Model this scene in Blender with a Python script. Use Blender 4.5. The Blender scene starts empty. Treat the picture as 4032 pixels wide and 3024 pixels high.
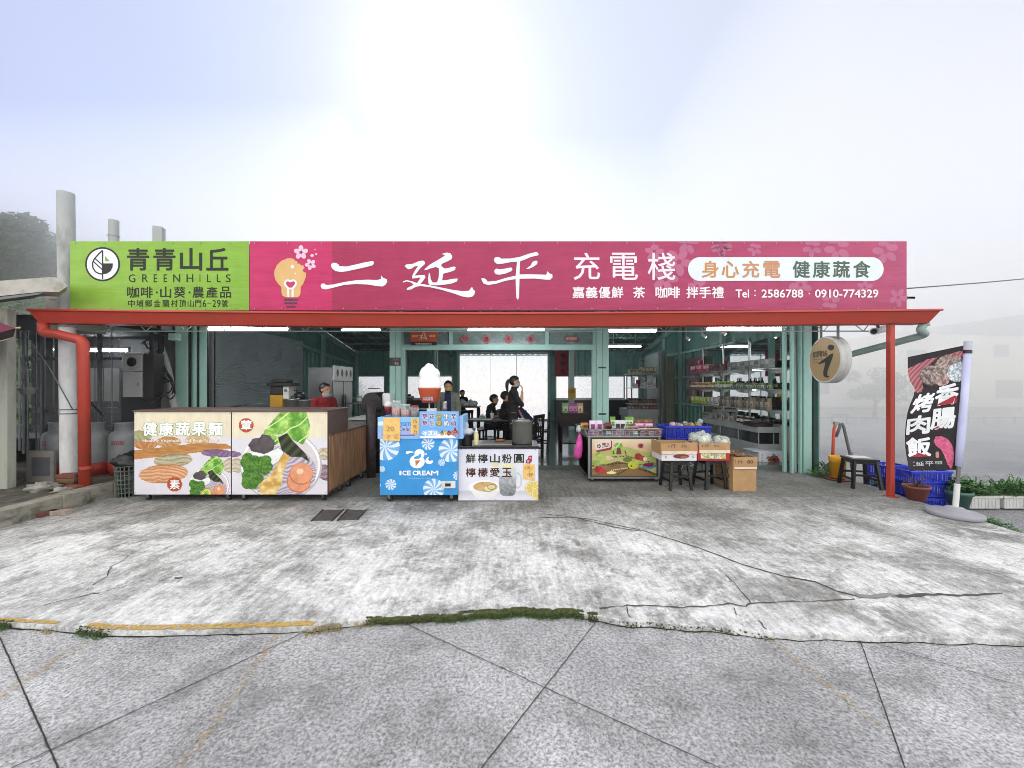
import bpy, bmesh, math, random
import numpy as np
from mathutils import Vector, Matrix, noise as mnoise
from math import radians as R, sin, cos, pi

random.seed(7); rng = np.random.default_rng(7)
S = bpy.context.scene
COL = S.collection

# ---------------------------------------------------------------- camera, sky, sun, exposure
F = 1514.0; CU = 2016.0; HV = 1518.0; CH = 1.5
cam_d = bpy.data.cameras.new('camera'); cam = bpy.data.objects.new('camera', cam_d); COL.objects.link(cam)
cam.location = (0, 0, CH); cam.rotation_euler = (R(90), 0, 0)
cam_d.sensor_width = 36; cam_d.lens = F / 4032 * 36; cam_d.shift_y = 6 / 4032
cam_d.clip_start = 0.05; cam_d.clip_end = 2000
S.camera = cam

SUN_EL, SUN_AZ = 38.0, -9.0        # behind the shop, a little left of the axis
W = bpy.data.worlds.new('World'); S.world = W; W.use_nodes = True
nt = W.node_tree; nt.nodes.clear()
N = nt.nodes.new; L = nt.links.new
out = N('ShaderNodeOutputWorld'); bg = N('ShaderNodeBackground'); bg2 = N('ShaderNodeBackground'); add = N('ShaderNodeAddShader')
sky = N('ShaderNodeTexSky'); sky.sky_type = 'NISHITA'; sky.sun_disc = False
sky.sun_elevation = R(SUN_EL); sky.sun_rotation = R(SUN_AZ); sky.dust_density = 0.5; sky.air_density = 1.0
bg.inputs['Strength'].default_value = 0.05
L(sky.outputs[0], bg.inputs['Color'])
# fog and cloud layer: bright white around the veiled sun, lavender away from it
tc = N('ShaderNodeTexCoord'); nz = N('ShaderNodeTexNoise'); nz.inputs['Scale'].default_value = 1.6; nz.inputs['Detail'].default_value = 5; nz.inputs['Roughness'].default_value = 0.45
L(tc.outputs['Generated'], nz.inputs['Vector'])
sd = Vector((sin(R(2)) * cos(R(48)), cos(R(2)) * cos(R(48)), sin(R(48))))
dot = N('ShaderNodeVectorMath'); dot.operation = 'DOT_PRODUCT'; dot.inputs[1].default_value = (0.10, 0.75, 0.62)
L(tc.outputs['Generated'], dot.inputs[0])
sx = N('ShaderNodeSeparateXYZ'); L(tc.outputs['Generated'], sx.inputs[0])
def M(op, a, b=None, clamp=False):
    m = N('ShaderNodeMath'); m.operation = op; m.use_clamp = clamp
    for i, x in enumerate((a, b)):
        if x is None: continue
        if isinstance(x, (int, float)): m.inputs[i].default_value = x
        else: L(x, m.inputs[i])
    return m.outputs[0]
f0 = M('ADD', M('MULTIPLY', dot.outputs['Value'], 1.0), M('MULTIPLY', M('SUBTRACT', nz.outputs[0], 0.5), 0.60))
ramp = N('ShaderNodeValToRGB'); cr = ramp.color_ramp
cr.elements[0].position = 0.42; cr.elements[0].color = (0.56, 0.56, 0.82, 1)
cr.elements[1].position = 1.05 - 0.06; cr.elements[1].color = (0.72, 0.78, 0.90, 1)
e = cr.elements.new(0.70); e.color = (0.62, 0.66, 0.88, 1)
L(f0, ramp.inputs[0])
# right side turns greyer white
mixr = N('ShaderNodeMixRGB'); mixr.inputs[2].default_value = (0.80, 0.79, 0.88, 1)
L(M('MULTIPLY', M('ADD', sx.outputs['X'], -0.1), 2.0, True), mixr.inputs[0]); L(ramp.outputs[0], mixr.inputs[1])
# fog whitening close to the horizon
mixh = N('ShaderNodeMixRGB'); mixh.inputs[2].default_value = (1.75, 1.74, 1.78, 1)
L(M('SUBTRACT', 1.0, M('MULTIPLY', M('ABSOLUTE', M('ADD', sx.outputs['Z'], 0.03)), 4.5), True), mixh.inputs[0]); L(mixr.outputs[0], mixh.inputs[1])
sdot = N('ShaderNodeVectorMath'); sdot.operation = 'DOT_PRODUCT'
dsun = Vector((-336 / F, 1, 1298 / F)).normalized(); sdot.inputs[1].default_value = dsun[:]
L(tc.outputs['Generated'], sdot.inputs[0])
glow = M('MULTIPLY', M('POWER', M('MAXIMUM', sdot.outputs['Value'], 0.0), 120.0), 0.25)
addc = N('ShaderNodeMixRGB'); addc.blend_type = 'ADD'; addc.inputs[0].default_value = 1
L(mixh.outputs[0], addc.inputs[1]); L(glow, addc.inputs[2])
# added sky gain behind the viewer and at the zenith, lights yard and fronts
gy = M('MULTIPLY', M('SUBTRACT', 0.15, sx.outputs['Y']), 2.0, True); gz = M('MULTIPLY', M('SUBTRACT', sx.outputs['Z'], 0.72), 4.0, True)
gup = M('MULTIPLY', M('MAXIMUM', gy, gz), M('MULTIPLY', M('ADD', sx.outputs['Z'], 0.15), 4.0, True))
neu = N('ShaderNodeMixRGB'); neu.inputs[2].default_value = (1.0, 0.965, 0.90, 1); L(gup, neu.inputs[0]); L(addc.outputs[0], neu.inputs[1])
L(neu.outputs[0], bg2.inputs['Color']); L(M('MULTIPLY', M('ADD', M('MULTIPLY', gup, 1.35), 1.0), 0.78), bg2.inputs['Strength'])
L(bg.outputs[0], add.inputs[0]); L(bg2.outputs[0], add.inputs[1]); L(add.outputs[0], out.inputs[0])

sun_d = bpy.data.lights.new('sun', 'SUN'); sun = bpy.data.objects.new('sun', sun_d); COL.objects.link(sun)
sun_d.energy = 0.6; sun_d.angle = R(12); sun_d.color = (1, 0.97, 0.93)
sun.rotation_euler = (-dsun).to_track_quat('-Z', 'Y').to_euler()

S.view_settings.view_transform = 'Standard'; S.view_settings.look = 'None'
S.view_settings.exposure = 0.03; S.view_settings.gamma = 1
S.view_settings.use_curve_mapping = False
S.render.engine = 'CYCLES'
S.cycles.use_denoising = True; S.cycles.filter_width = 0.9; S.render.filter_size = 0.9
try: S.cycles.denoiser = 'OPENIMAGEDENOISE'
except Exception: pass
S.cycles.max_bounces = 9; S.cycles.diffuse_bounces = 4; S.cycles.glossy_bounces = 3
S.cycles.transmission_bounces = 6; S.cycles.transparent_max_bounces = 16; S.cycles.volume_bounces = 6
S.cycles.caustics_reflective = False; S.cycles.caustics_refractive = False

# ---------------------------------------------------------------- helpers
def P(u, v, Y): return Vector(((u - CU) / F * Y, Y, CH - (v - HV) / F * Y))
def YG(v, z=0.0): return (CH - z) * F / (v - HV)
def G(u, v, z=0.0):
    y = YG(v, z); return Vector(((u - CU) / F * y, y, z))
def X(u, Y): return (u - CU) / F * Y
def Z(v, Y): return CH - (v - HV) / F * Y
def cv(ox, oy, s): return lambda pts: [(ox + x / s, oy + y / s) for x, y in pts]

def lin(h):
    if isinstance(h, str):
        h = h.lstrip('#'); c = [int(h[i:i + 2], 16) / 255 for i in (0, 2, 4)]
    else: c = list(h)
    return tuple(x / 12.92 if x <= 0.04045 else ((x + 0.055) / 1.055) ** 2.4 for x in c)

MATS = {}
def mat(name, col, rough=0.6, metal=0.0, var=0.12, scale=6.0, bump=0.0, bscale=40.0, emit=None, estr=0.0, dirt=None, streak=None, spec=0.5):
    """procedural surface: base colour varied by noise, optional dirt blotches and directional streaks"""
    if name in MATS: return MATS[name]
    m = bpy.data.materials.new(name); m.use_nodes = True; t = m.node_tree; b = t.nodes['Principled BSDF']
    c = lin(col); b.inputs['Roughness'].default_value = rough; b.inputs['Metallic'].default_value = metal
    b.inputs['Specular IOR Level'].default_value = spec
    tcn = t.nodes.new('ShaderNodeTexCoord'); n = t.nodes.new('ShaderNodeTexNoise'); n.inputs['Scale'].default_value = scale; n.inputs['Detail'].default_value = 5
    src = tcn.outputs['Object']
    if streak:
        mp = t.nodes.new('ShaderNodeMapping'); mp.inputs['Scale'].default_value = streak; t.links.new(src, mp.inputs[0]); src2 = mp.outputs[0]
    else: src2 = src
    t.links.new(src2, n.inputs['Vector'])
    r = t.nodes.new('ShaderNodeValToRGB'); r.color_ramp.elements[0].position = 0.3; r.color_ramp.elements[1].position = 0.7
    r.color_ramp.elements[0].color = (*[x * (1 - var) for x in c], 1); r.color_ramp.elements[1].color = (*[min(1, x * (1 + var)) for x in c], 1)
    t.links.new(n.outputs[0], r.inputs[0]); last = r.outputs[0]
    if dirt:
        dc, dsc, amt = dirt
        n2 = t.nodes.new('ShaderNodeTexNoise'); n2.inputs['Scale'].default_value = dsc; n2.inputs['Detail'].default_value = 8; n2.inputs['Roughness'].default_value = 0.65
        t.links.new(src2, n2.inputs['Vector'])
        r2 = t.nodes.new('ShaderNodeValToRGB'); r2.color_ramp.elements[0].position = 0.48; r2.color_ramp.elements[1].position = 0.68
        r2.color_ramp.elements[1].color = (amt,) * 3 + (1,)
        t.links.new(n2.outputs[0], r2.inputs[0])
        mx = t.nodes.new('ShaderNodeMixRGB'); t.links.new(r2.outputs[0], mx.inputs[0]); t.links.new(last, mx.inputs[1]); mx.inputs[2].default_value = (*lin(dc), 1)
        last = mx.outputs[0]
    t.links.new(last, b.inputs['Base Color'])
    if bump:
        n3 = t.nodes.new('ShaderNodeTexNoise'); n3.inputs['Scale'].default_value = bscale; n3.inputs['Detail'].default_value = 4
        t.links.new(src2, n3.inputs['Vector']); bp = t.nodes.new('ShaderNodeBump'); bp.inputs['Strength'].default_value = bump; bp.inputs['Distance'].default_value = 0.01
        t.links.new(n3.outputs[0], bp.inputs['Height']); t.links.new(bp.outputs[0], b.inputs['Normal'])
    if emit:
        b.inputs['Emission Color'].default_value = (*lin(emit), 1); b.inputs['Emission Strength'].default_value = estr
    MATS[name] = m; return m

def glass_mat(name, col='ffffff', alpha=0.15, rough=0.05):
    if name in MATS: return MATS[name]
    m = bpy.data.materials.new(name); m.use_nodes = True; t = m.node_tree; t.nodes.clear()
    o = t.nodes.new('ShaderNodeOutputMaterial'); tr = t.nodes.new('ShaderNodeBsdfTransparent'); gl = t.nodes.new('ShaderNodeBsdfPrincipled')
    gl.inputs['Base Color'].default_value = (*lin(col), 1); gl.inputs['Roughness'].default_value = rough
    fr = t.nodes.new('ShaderNodeFresnel'); fr.inputs[0].default_value = 1.35
    a = t.nodes.new('ShaderNodeMath'); a.operation = 'ADD'; a.use_clamp = True; a.inputs[1].default_value = alpha; t.links.new(fr.outputs[0], a.inputs[0])
    n = t.nodes.new('ShaderNodeTexNoise'); n.inputs['Scale'].default_value = 9
    mu = t.nodes.new('ShaderNodeMath'); mu.operation = 'MULTIPLY'; mu.inputs[1].default_value = 0.15; t.links.new(n.outputs[0], mu.inputs[0])
    a2 = t.nodes.new('ShaderNodeMath'); a2.operation = 'ADD'; a2.use_clamp = True; t.links.new(a.outputs[0], a2.inputs[0]); t.links.new(mu.outputs[0], a2.inputs[1])
    mx = t.nodes.new('ShaderNodeMixShader'); t.links.new(a2.outputs[0], mx.inputs[0]); t.links.new(tr.outputs[0], mx.inputs[1]); t.links.new(gl.outputs[0], mx.inputs[2])
    t.links.new(mx.outputs[0], o.inputs[0]); MATS[name] = m; return m

def print_mat(name='printed_colours', rough=0.45, gain=1.0):
    if name in MATS: return MATS[name]
    m = bpy.data.materials.new(name); m.use_nodes = True; t = m.node_tree; b = t.nodes['Principled BSDF']
    a = t.nodes.new('ShaderNodeVertexColor'); a.layer_name = 'Col'
    n = t.nodes.new('ShaderNodeTexNoise'); n.inputs['Scale'].default_value = 5; n.inputs['Detail'].default_value = 6
    tcn = t.nodes.new('ShaderNodeTexCoord'); t.links.new(tcn.outputs['Object'], n.inputs['Vector'])
    r = t.nodes.new('ShaderNodeValToRGB'); r.color_ramp.elements[0].color = (0.88 * gain,) * 3 + (1,); r.color_ramp.elements[1].color = (gain,) * 3 + (1,)
    r.color_ramp.elements[0].position = 0.25; r.color_ramp.elements[1].position = 0.6
    t.links.new(n.outputs[0], r.inputs[0])
    mx = t.nodes.new('ShaderNodeMixRGB'); mx.blend_type = 'MULTIPLY'; mx.inputs[0].default_value = 1
    t.links.new(a.outputs[0], mx.inputs[1]); t.links.new(r.outputs[0], mx.inputs[2]); t.links.new(mx.outputs[0], b.inputs['Base Color'])
    b.inputs['Roughness'].default_value = rough; b.inputs['Specular IOR Level'].default_value = 0.3
    MATS[name] = m; return m

ORG = {}
def thing(name, label, cat, loc=(0, 0, 0), group=None, rz=0.0):
    o = bpy.data.objects.new(name, None); COL.objects.link(o); o.empty_display_size = 0.1
    o.location = loc; o.rotation_euler = (0, 0, rz); o['label'] = label; o['category'] = cat
    if group: o['group'] = group
    ORG[o.name] = Vector(loc); return o
def tag(o, label=None, cat=None, group=None, kind=None):
    for k, v in (('label', label), ('category', cat), ('group', group), ('kind', kind)):
        if v: o[k] = v
    return o

class MB:
    """collects shapes into one mesh; verts in world coordinates (or local to a thing at the origin)"""
    def __init__(s): s.v = []; s.f = []; s.m = []; s.c = {}; s.sm = []
    def add(s, vs, fs, mi=0, smooth=False, col=None):
        o = len(s.v); s.v += [tuple(x) for x in vs]
        for f in fs:
            if col is not None: s.c[len(s.f)] = col
            s.f.append([i + o for i in f]); s.m.append(mi); s.sm.append(smooth)
        return s
    def box(s, a, b, mi=0, rot=None, piv=None, bev=0.0, col=None, smooth=False):
        x0, y0, z0 = a; x1, y1, z1 = b
        if x0 > x1: x0, x1 = x1, x0
        if y0 > y1: y0, y1 = y1, y0
        if z0 > z1: z0, z1 = z1, z0
        bev = min(bev, (x1 - x0) * .45, (y1 - y0) * .45, (z1 - z0) * .45)
        if bev <= 0:
            vs = [Vector((x, y, z)) for z in (z0, z1) for y in (y0, y1) for x in (x0, x1)]
            fs = [(0, 2, 3, 1), (4, 5, 7, 6), (0, 1, 5, 4), (2, 6, 7, 3), (0, 4, 6, 2), (1, 3, 7, 5)]
        else:
            bm = bmesh.new(); bmesh.ops.create_cube(bm, size=1)
            for v in bm.verts: v.co = Vector(((x0 + x1) / 2 + v.co.x * (x1 - x0), (y0 + y1) / 2 + v.co.y * (y1 - y0), (z0 + z1) / 2 + v.co.z * (z1 - z0)))
            bmesh.ops.bevel(bm, geom=bm.edges[:], offset=bev, segments=2, affect='EDGES', profile=0.6)
            bm.verts.index_update(); vs = [v.co.copy() for v in bm.verts]; fs = [[v.index for v in f.verts] for f in bm.faces]; bm.free()
        if rot is not None:
            piv = Vector(piv) if piv is not None else Vector(((x0 + x1) / 2, (y0 + y1) / 2, (z0 + z1) / 2))
            vs = [rot @ (v - piv) + piv for v in vs]
        return s.add(vs, fs, mi, smooth, col)
    def cyl(s, p0, p1, r0, r1=None, n=16, mi=0, caps=True, smooth=True, col=None):
        r1 = r0 if r1 is None else r1; p0 = Vector(p0); p1 = Vector(p1); d = (p1 - p0)
        if d.length < 1e-6: return s
        q = d.to_track_quat('Z', 'Y'); vs = []
        for p, r in ((p0, r0), (p1, r1)):
            for i in range(n): a = 2 * pi * i / n; vs.append(p + q @ Vector((cos(a) * r, sin(a) * r, 0)))
        fs = [(i, (i + 1) % n, n + (i + 1) % n, n + i) for i in range(n)]
        s.add(vs, fs, mi, smooth, col)
        if caps: s.add(vs[:n], [list(range(n))[::-1]], mi, False, col); s.add(vs[n:], [list(range(n))], mi, False, col)
        return s
    def lathe(s, prof, c=(0, 0, 0), n=24, mi=0, smooth=True, sx=1, sy=1, col=None, closed=False):
        c = Vector(c); vs = []; k = len(prof)
        for r, z in prof:
            for i in range(n): a = 2 * pi * i / n; vs.append(c + Vector((cos(a) * r * sx, sin(a) * r * sy, z)))
        fs = [(j * n + i, j * n + (i + 1) % n, (j + 1) * n + (i + 1) % n, (j + 1) * n + i) for j in range(k - 1) for i in range(n)]
        if prof[0][0] > 1e-5 and not closed: fs.append(list(range(n))[::-1])
        if prof[-1][0] > 1e-5 and not closed: fs.append([(k - 1) * n + i for i in range(n)])
        return s.add(vs, fs, mi, smooth, col)
    def tube(s, pts, r, n=8, mi=0, col=None, closed=False):
        pts = [Vector(p) for p in pts]; rs = r if isinstance(r, (list, tuple)) else [r] * len(pts); vs = []; up = None
        for i, p in enumerate(pts):
            a = pts[i - 1] if i > 0 else (pts[-1] if closed else p); b = pts[(i + 1) % len(pts)] if (i < len(pts) - 1 or closed) else p
            d = (b - a).normalized()
            if up is None: up = d.orthogonal().normalized()
            up = (up - d * up.dot(d)); up = up.normalized() if up.length > 1e-6 else d.orthogonal().normalized()
            w = d.cross(up)
            for k in range(n): t = 2 * pi * k / n; vs.append(p + (up * cos(t) + w * sin(t)) * rs[i])
        m = len(pts); rng_ = m if closed else m - 1
        fs = [(i * n + k, i * n + (k + 1) % n, ((i + 1) % m) * n + (k + 1) % n, ((i + 1) % m) * n + k) for i in range(rng_) for k in range(n)]
        if not closed: fs += [list(range(n))[::-1], [(m - 1) * n + k for k in range(n)]]
        return s.add(vs, fs, mi, True, col)
    def blob(s, c, r, mi=0, rough=0.0, n=14, seed=0, col=None, sub=None):
        c = Vector(c); r = Vector(r) if not isinstance(r, (int, float)) else Vector((r, r, r)); vs = []; m = n // 2 + 1
        for j in range(m + 1):
            th = pi * j / m
            for i in range(n):
                a = 2 * pi * i / n; d = Vector((sin(th) * cos(a), sin(th) * sin(a), cos(th)))
                k = 1 + rough * mnoise.noise(d * 2.2 + Vector((seed * 3.1, seed, 0))) if rough else 1
                vs.append(c + Vector((d.x * r.x, d.y * r.y, d.z * r.z)) * k)
        fs = [(j * n + i, (j + 1) * n + i, (j + 1) * n + (i + 1) % n, j * n + (i + 1) % n) for j in range(m) for i in range(n)]
        return s.add(vs, fs, mi, True, col)
    def prism(s, poly, f0, f1, mi=0, smooth=False, col=None):
        """poly: list of 2D; f0,f1 map (x,y)->3D for the two faces"""
        n = len(poly); vs = [f0(*p) for p in poly] + [f1(*p) for p in poly]
        fs = [(i, (i + 1) % n, n + (i + 1) % n, n + i) for i in range(n)] + [list(range(n))[::-1], [n + i for i in range(n)]]
        return s.add(vs, fs, mi, smooth, col)
    def bar(s, p0, p1, w, h=None, mi=0, up=(0, 0, 1)):
        """rectangular bar between two points"""
        h = h or w; p0 = Vector(p0); p1 = Vector(p1); d = (p1 - p0).normalized(); up = Vector(up)
        sd_ = d.cross(up)
        if sd_.length < 1e-4: sd_ = d.orthogonal()
        sd_.normalize(); u2 = sd_.cross(d).normalized()
        vs = [p + sd_ * a * w / 2 + u2 * b * h / 2 for p in (p0, p1) for a, b in ((-1, -1), (1, -1), (1, 1), (-1, 1))]
        return s.add(vs, [(0, 1, 2, 3), (7, 6, 5, 4), (0, 4, 5, 1), (1, 5, 6, 2), (2, 6, 7, 3), (3, 7, 4, 0)], mi)
    def build(s, name, mats, parent=None, label=None, cat=None, group=None, kind=None, fix=True):
        me = bpy.data.meshes.new(name); off = Vector((0, 0, 0))
        if parent is not None:
            off = ORG.get(parent.name, off)
        me.from_pydata([Vector(v) - off for v in s.v], [], s.f)
        for m in (mats if isinstance(mats, (list, tuple)) else [mats]): me.materials.append(m)
        me.polygons.foreach_set('material_index', s.m); me.polygons.foreach_set('use_smooth', s.sm)
        if s.c:
            ca = me.color_attributes.new('Col', 'FLOAT_COLOR', 'CORNER'); arr = np.ones((len(me.loops), 4), dtype=np.float32)
            st = np.zeros(len(me.polygons), dtype=np.int32); tt = np.zeros(len(me.polygons), dtype=np.int32)
            me.polygons.foreach_get('loop_start', st); me.polygons.foreach_get('loop_total', tt)
            for k, c in s.c.items(): arr[st[k]:st[k] + tt[k], :3] = c
            ca.data.foreach_set('color', arr.ravel())
        me.update(); 
        if fix and not s.c:
            bm = bmesh.new(); bm.from_mesh(me); bmesh.ops.recalc_face_normals(bm, faces=bm.faces[:]); bm.to_mesh(me); bm.free()
        o = bpy.data.objects.new(name, me); COL.objects.link(o)
        if parent is not None: o.parent = parent; ORG[o.name] = off
        tag(o, label, cat, group, kind); return o

# ---- lettering: outlines of the built-in font, laid flat as printed shapes
_TC = {}
def text_shape(s, bold=0.0):
    k = (s, bold)
    if k in _TC: return _TC[k]
    c = bpy.data.curves.new('lettering', 'FONT'); c.body = s; c.size = 1; c.offset = bold; c.resolution_u = 3; c.fill_mode = 'BOTH'
    o = bpy.data.objects.new('lettering', c); COL.objects.link(o)
    dg = bpy.context.evaluated_depsgraph_get(); me = bpy.data.meshes.new_from_object(o.evaluated_get(dg))
    vs = np.array([v.co[:2] for v in me.vertices]) if len(me.vertices) else np.zeros((1, 2)); fs = [list(p.vertices) for p in me.polygons]
    bpy.data.objects.remove(o); bpy.data.curves.remove(c); bpy.data.meshes.remove(me)
    _TC[k] = (vs, fs); return _TC[k]

class Art:
    """flat printed artwork; fmap(u, v, layer) gives the 3D place of a point of the print"""
    def __init__(s, fmap): s.f = fmap; s.mb = MB()
    def poly(s, pts, col, ly=1):
        s.mb.add([s.f(u, v, ly) for u, v in pts], [list(range(len(pts)))], 0, False, lin(col)); return s
    def ell(s, u, v, ru, rv=None, col='ffffff', ly=1, n=24, a0=0, rot=0):
        rv = rv or ru; c, sn = cos(rot), sin(rot)
        return s.poly([(u + ru * cos(t) * c - rv * sin(t) * sn, v + ru * cos(t) * sn + rv * sin(t) * c) for t in [2 * pi * i / n + a0 for i in range(n)]], col, ly)
    def rect(s, u0, v0, u1, v1, col, ly=1): return s.poly([(u0, v0), (u1, v0), (u1, v1), (u0, v1)], col, ly)
    def rrect(s, u0, v0, u1, v1, r, col, ly=1, n=8):
        pts = []
        for cx, cy, a in ((u1 - r, v0 + r, -90), (u1 - r, v1 - r, 0), (u0 + r, v1 - r, 90), (u0 + r, v0 + r, 180)):
            for i in range(n + 1): t = R(a + 90 * i / n); pts.append((cx + r * cos(t), cy + r * sin(t)))
        return s.poly(pts, col, ly)
    def stroke(s, pts, w, col, ly=1):
        for i in range(len(pts) - 1):
            (x0, y0), (x1, y1) = pts[i], pts[i + 1]; d = math.hypot(x1 - x0, y1 - y0) or 1; nx, ny = -(y1 - y0) / d * w / 2, (x1 - x0) / d * w / 2
            s.poly([(x0 + nx, y0 + ny), (x1 + nx, y1 + ny), (x1 - nx, y1 - ny), (x0 - nx, y0 - ny)], col, ly + 0.02 * i % 0.3)
        return s
    def ring(s, u, v, r0, r1, col, ly=1, n=36, a0=0, a1=2 * pi):
        for i in range(n):
            t0 = a0 + (a1 - a0) * i / n; t1 = a0 + (a1 - a0) * (i + 1) / n
            s.poly([(u + r0 * cos(t0), v + r0 * sin(t0)), (u + r1 * cos(t0), v + r1 * sin(t0)), (u + r1 * cos(t1), v + r1 * sin(t1)), (u + r0 * cos(t1), v + r0 * sin(t1))], col, ly)
        return s
    def text(s, t, u0, v0, u1, v1, col, ly=1, bold=0.0, shear=0.0, keep=None):
        vs, fs = text_shape(t, 0.0)
        mn = vs.min(0); mx = vs.max(0); sz = np.maximum(mx - mn, 1e-3); q = (vs - mn) / sz
        # heavier weights: the outline printed again, shifted around a small circle
        em = min((u1 - u0) / sz[0], (v1 - v0) / sz[1]) * .93 * max(0, bold) * .72
        n = 0 if bold <= 0 else (6 if bold < .03 else 10)
        sh = [(0, 0)] + [(em * cos(2 * pi * i / n + .3), em * sin(2 * pi * i / n + .3)) for i in range(n)]
        for k, (du, dv) in enumerate(sh):
            s.mb.add([s.f(u0 + (x + shear * y) * (u1 - u0) + du, v1 - y * (v1 - v0) + dv, ly + k * .04) for x, y in q], fs, 0, False, lin(col))
        return s
    def raster(s, u0, v0, u1, v1, nx, ny, fn, ly=0):
        uu, vv = np.meshgrid(u0 + (np.arange(nx) + .5) * (u1 - u0) / nx, v0 + (np.arange(ny) + .5) * (v1 - v0) / ny)
        rgb = np.clip(fn(uu, vv), 0, 1); rgb = np.where(rgb <= 0.04045, rgb / 12.92, ((rgb + 0.055) / 1.055) ** 2.4)
        vs = [s.f(u0 + i * (u1 - u0) / nx, v0 + j * (v1 - v0) / ny, ly) for j in range(ny + 1) for i in range(nx + 1)]
        o = len(s.mb.v); s.mb.v += [tuple(x) for x in vs]; w = nx + 1
        for j in range(ny):
            for i in range(nx):
                a = o + j * w + i; s.mb.c[len(s.mb.f)] = tuple(rgb[j, i]); s.mb.f.append([a, a + 1, a + w + 1, a + w]); s.mb.m.append(0); s.mb.sm.append(False)
        return s
    def build(s, name, parent, m=None, **k): return s.mb.build(name, m or print_mat(), parent, fix=False, **k)

def flat(Y, lean=0.0, v0=0): # print on a frontal plane
    return lambda u, v, ly: P(u, v, Y - lean * (v0 - v) - ly * 0.0015)

# numpy picture helpers (colours in sRGB 0..1)
def hx(h): return np.array([int(h[i:i + 2], 16) / 255 for i in (0, 2, 4)])
_NG = rng.random((64, 64))
def vnoise(x, y, s=1.0):
    x = x / s; y = y / s; xi = np.floor(x).astype(int); yi = np.floor(y).astype(int); fx = x - xi; fy = y - yi
    fx = fx * fx * (3 - 2 * fx); fy = fy * fy * (3 - 2 * fy); g = lambda a, b: _NG[a % 64, b % 64]
    return (g(xi, yi) * (1 - fx) + g(xi + 1, yi) * fx) * (1 - fy) + (g(xi, yi + 1) * (1 - fx) + g(xi + 1, yi + 1) * fx) * fy
def fbm(x, y, s): return (vnoise(x, y, s) * .5 + vnoise(x + 9, y + 5, s / 2) * .3 + vnoise(x + 3, y + 17, s / 4) * .2)
def inpoly(x, y, pts):
    m = np.zeros(x.shape, bool); n = len(pts)
    for i in range(n):
        x0, y0 = pts[i]; x1, y1 = pts[(i + 1) % n]
        if y0 == y1: continue
        c = ((y0 > y) != (y1 > y)) & (x < (x1 - x0) * (y - y0) / (y1 - y0) + x0); m ^= c
    return m
def inell(x, y, cx, cy, rx, ry, rot=0):
    dx, dy = x - cx, y - cy; a = dx * cos(rot) + dy * sin(rot); b = -dx * sin(rot) + dy * cos(rot)
    return (a / rx) ** 2 + (b / ry) ** 2 < 1
def put(img, m, c):
    c = np.broadcast_to(c, img.shape) if np.ndim(c) == 1 else c
    img[m] = c[m]; return img
# ================================================================ SETTING
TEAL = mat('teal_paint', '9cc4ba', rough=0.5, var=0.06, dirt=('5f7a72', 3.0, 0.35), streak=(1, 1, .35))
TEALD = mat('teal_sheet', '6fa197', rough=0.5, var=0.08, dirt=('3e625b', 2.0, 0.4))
RED = mat('red_oxide_paint', 'b03a2a', rough=0.5, var=0.10, scale=3, dirt=('7a3a2c', 3.0, 0.45), streak=(1, 1, .5))
WHT = mat('white_enamel', 'd8d8d6', rough=0.5, var=0.04, dirt=('8c8c86', 5, 0.3))
BLK = mat('black_plastic', '1a1a1b', rough=0.4, var=0.2)
DARKW = mat('dark_stained_wood', '100c0a', rough=0.35, var=0.3, scale=12, streak=(1, 1, .2))
STEEL = mat('brushed_steel', '9a9a98', rough=0.32, metal=0.9, var=0.1, scale=20, streak=(1, 1, .1))
GREYM = mat('grey_metal', '6e7072', rough=0.5, metal=0.4, var=0.1)
CARDB = mat('cardboard', 'b08c64', rough=0.85, var=0.08, scale=9, bump=0.1, bscale=60, dirt=('8f6c48', 6, 0.25))
CONC = mat('weathered_concrete', 'a9a8a0', rough=0.9, var=0.15, scale=8, bump=0.4, bscale=30, dirt=('5c5a50', 5, 0.7))
LEAF = mat('leaf_green', '3f6a2c', rough=0.55, var=0.35, scale=9)
LEAFD = mat('leaf_dark', '2c4a26', rough=0.6, var=0.35, scale=9)

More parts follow.
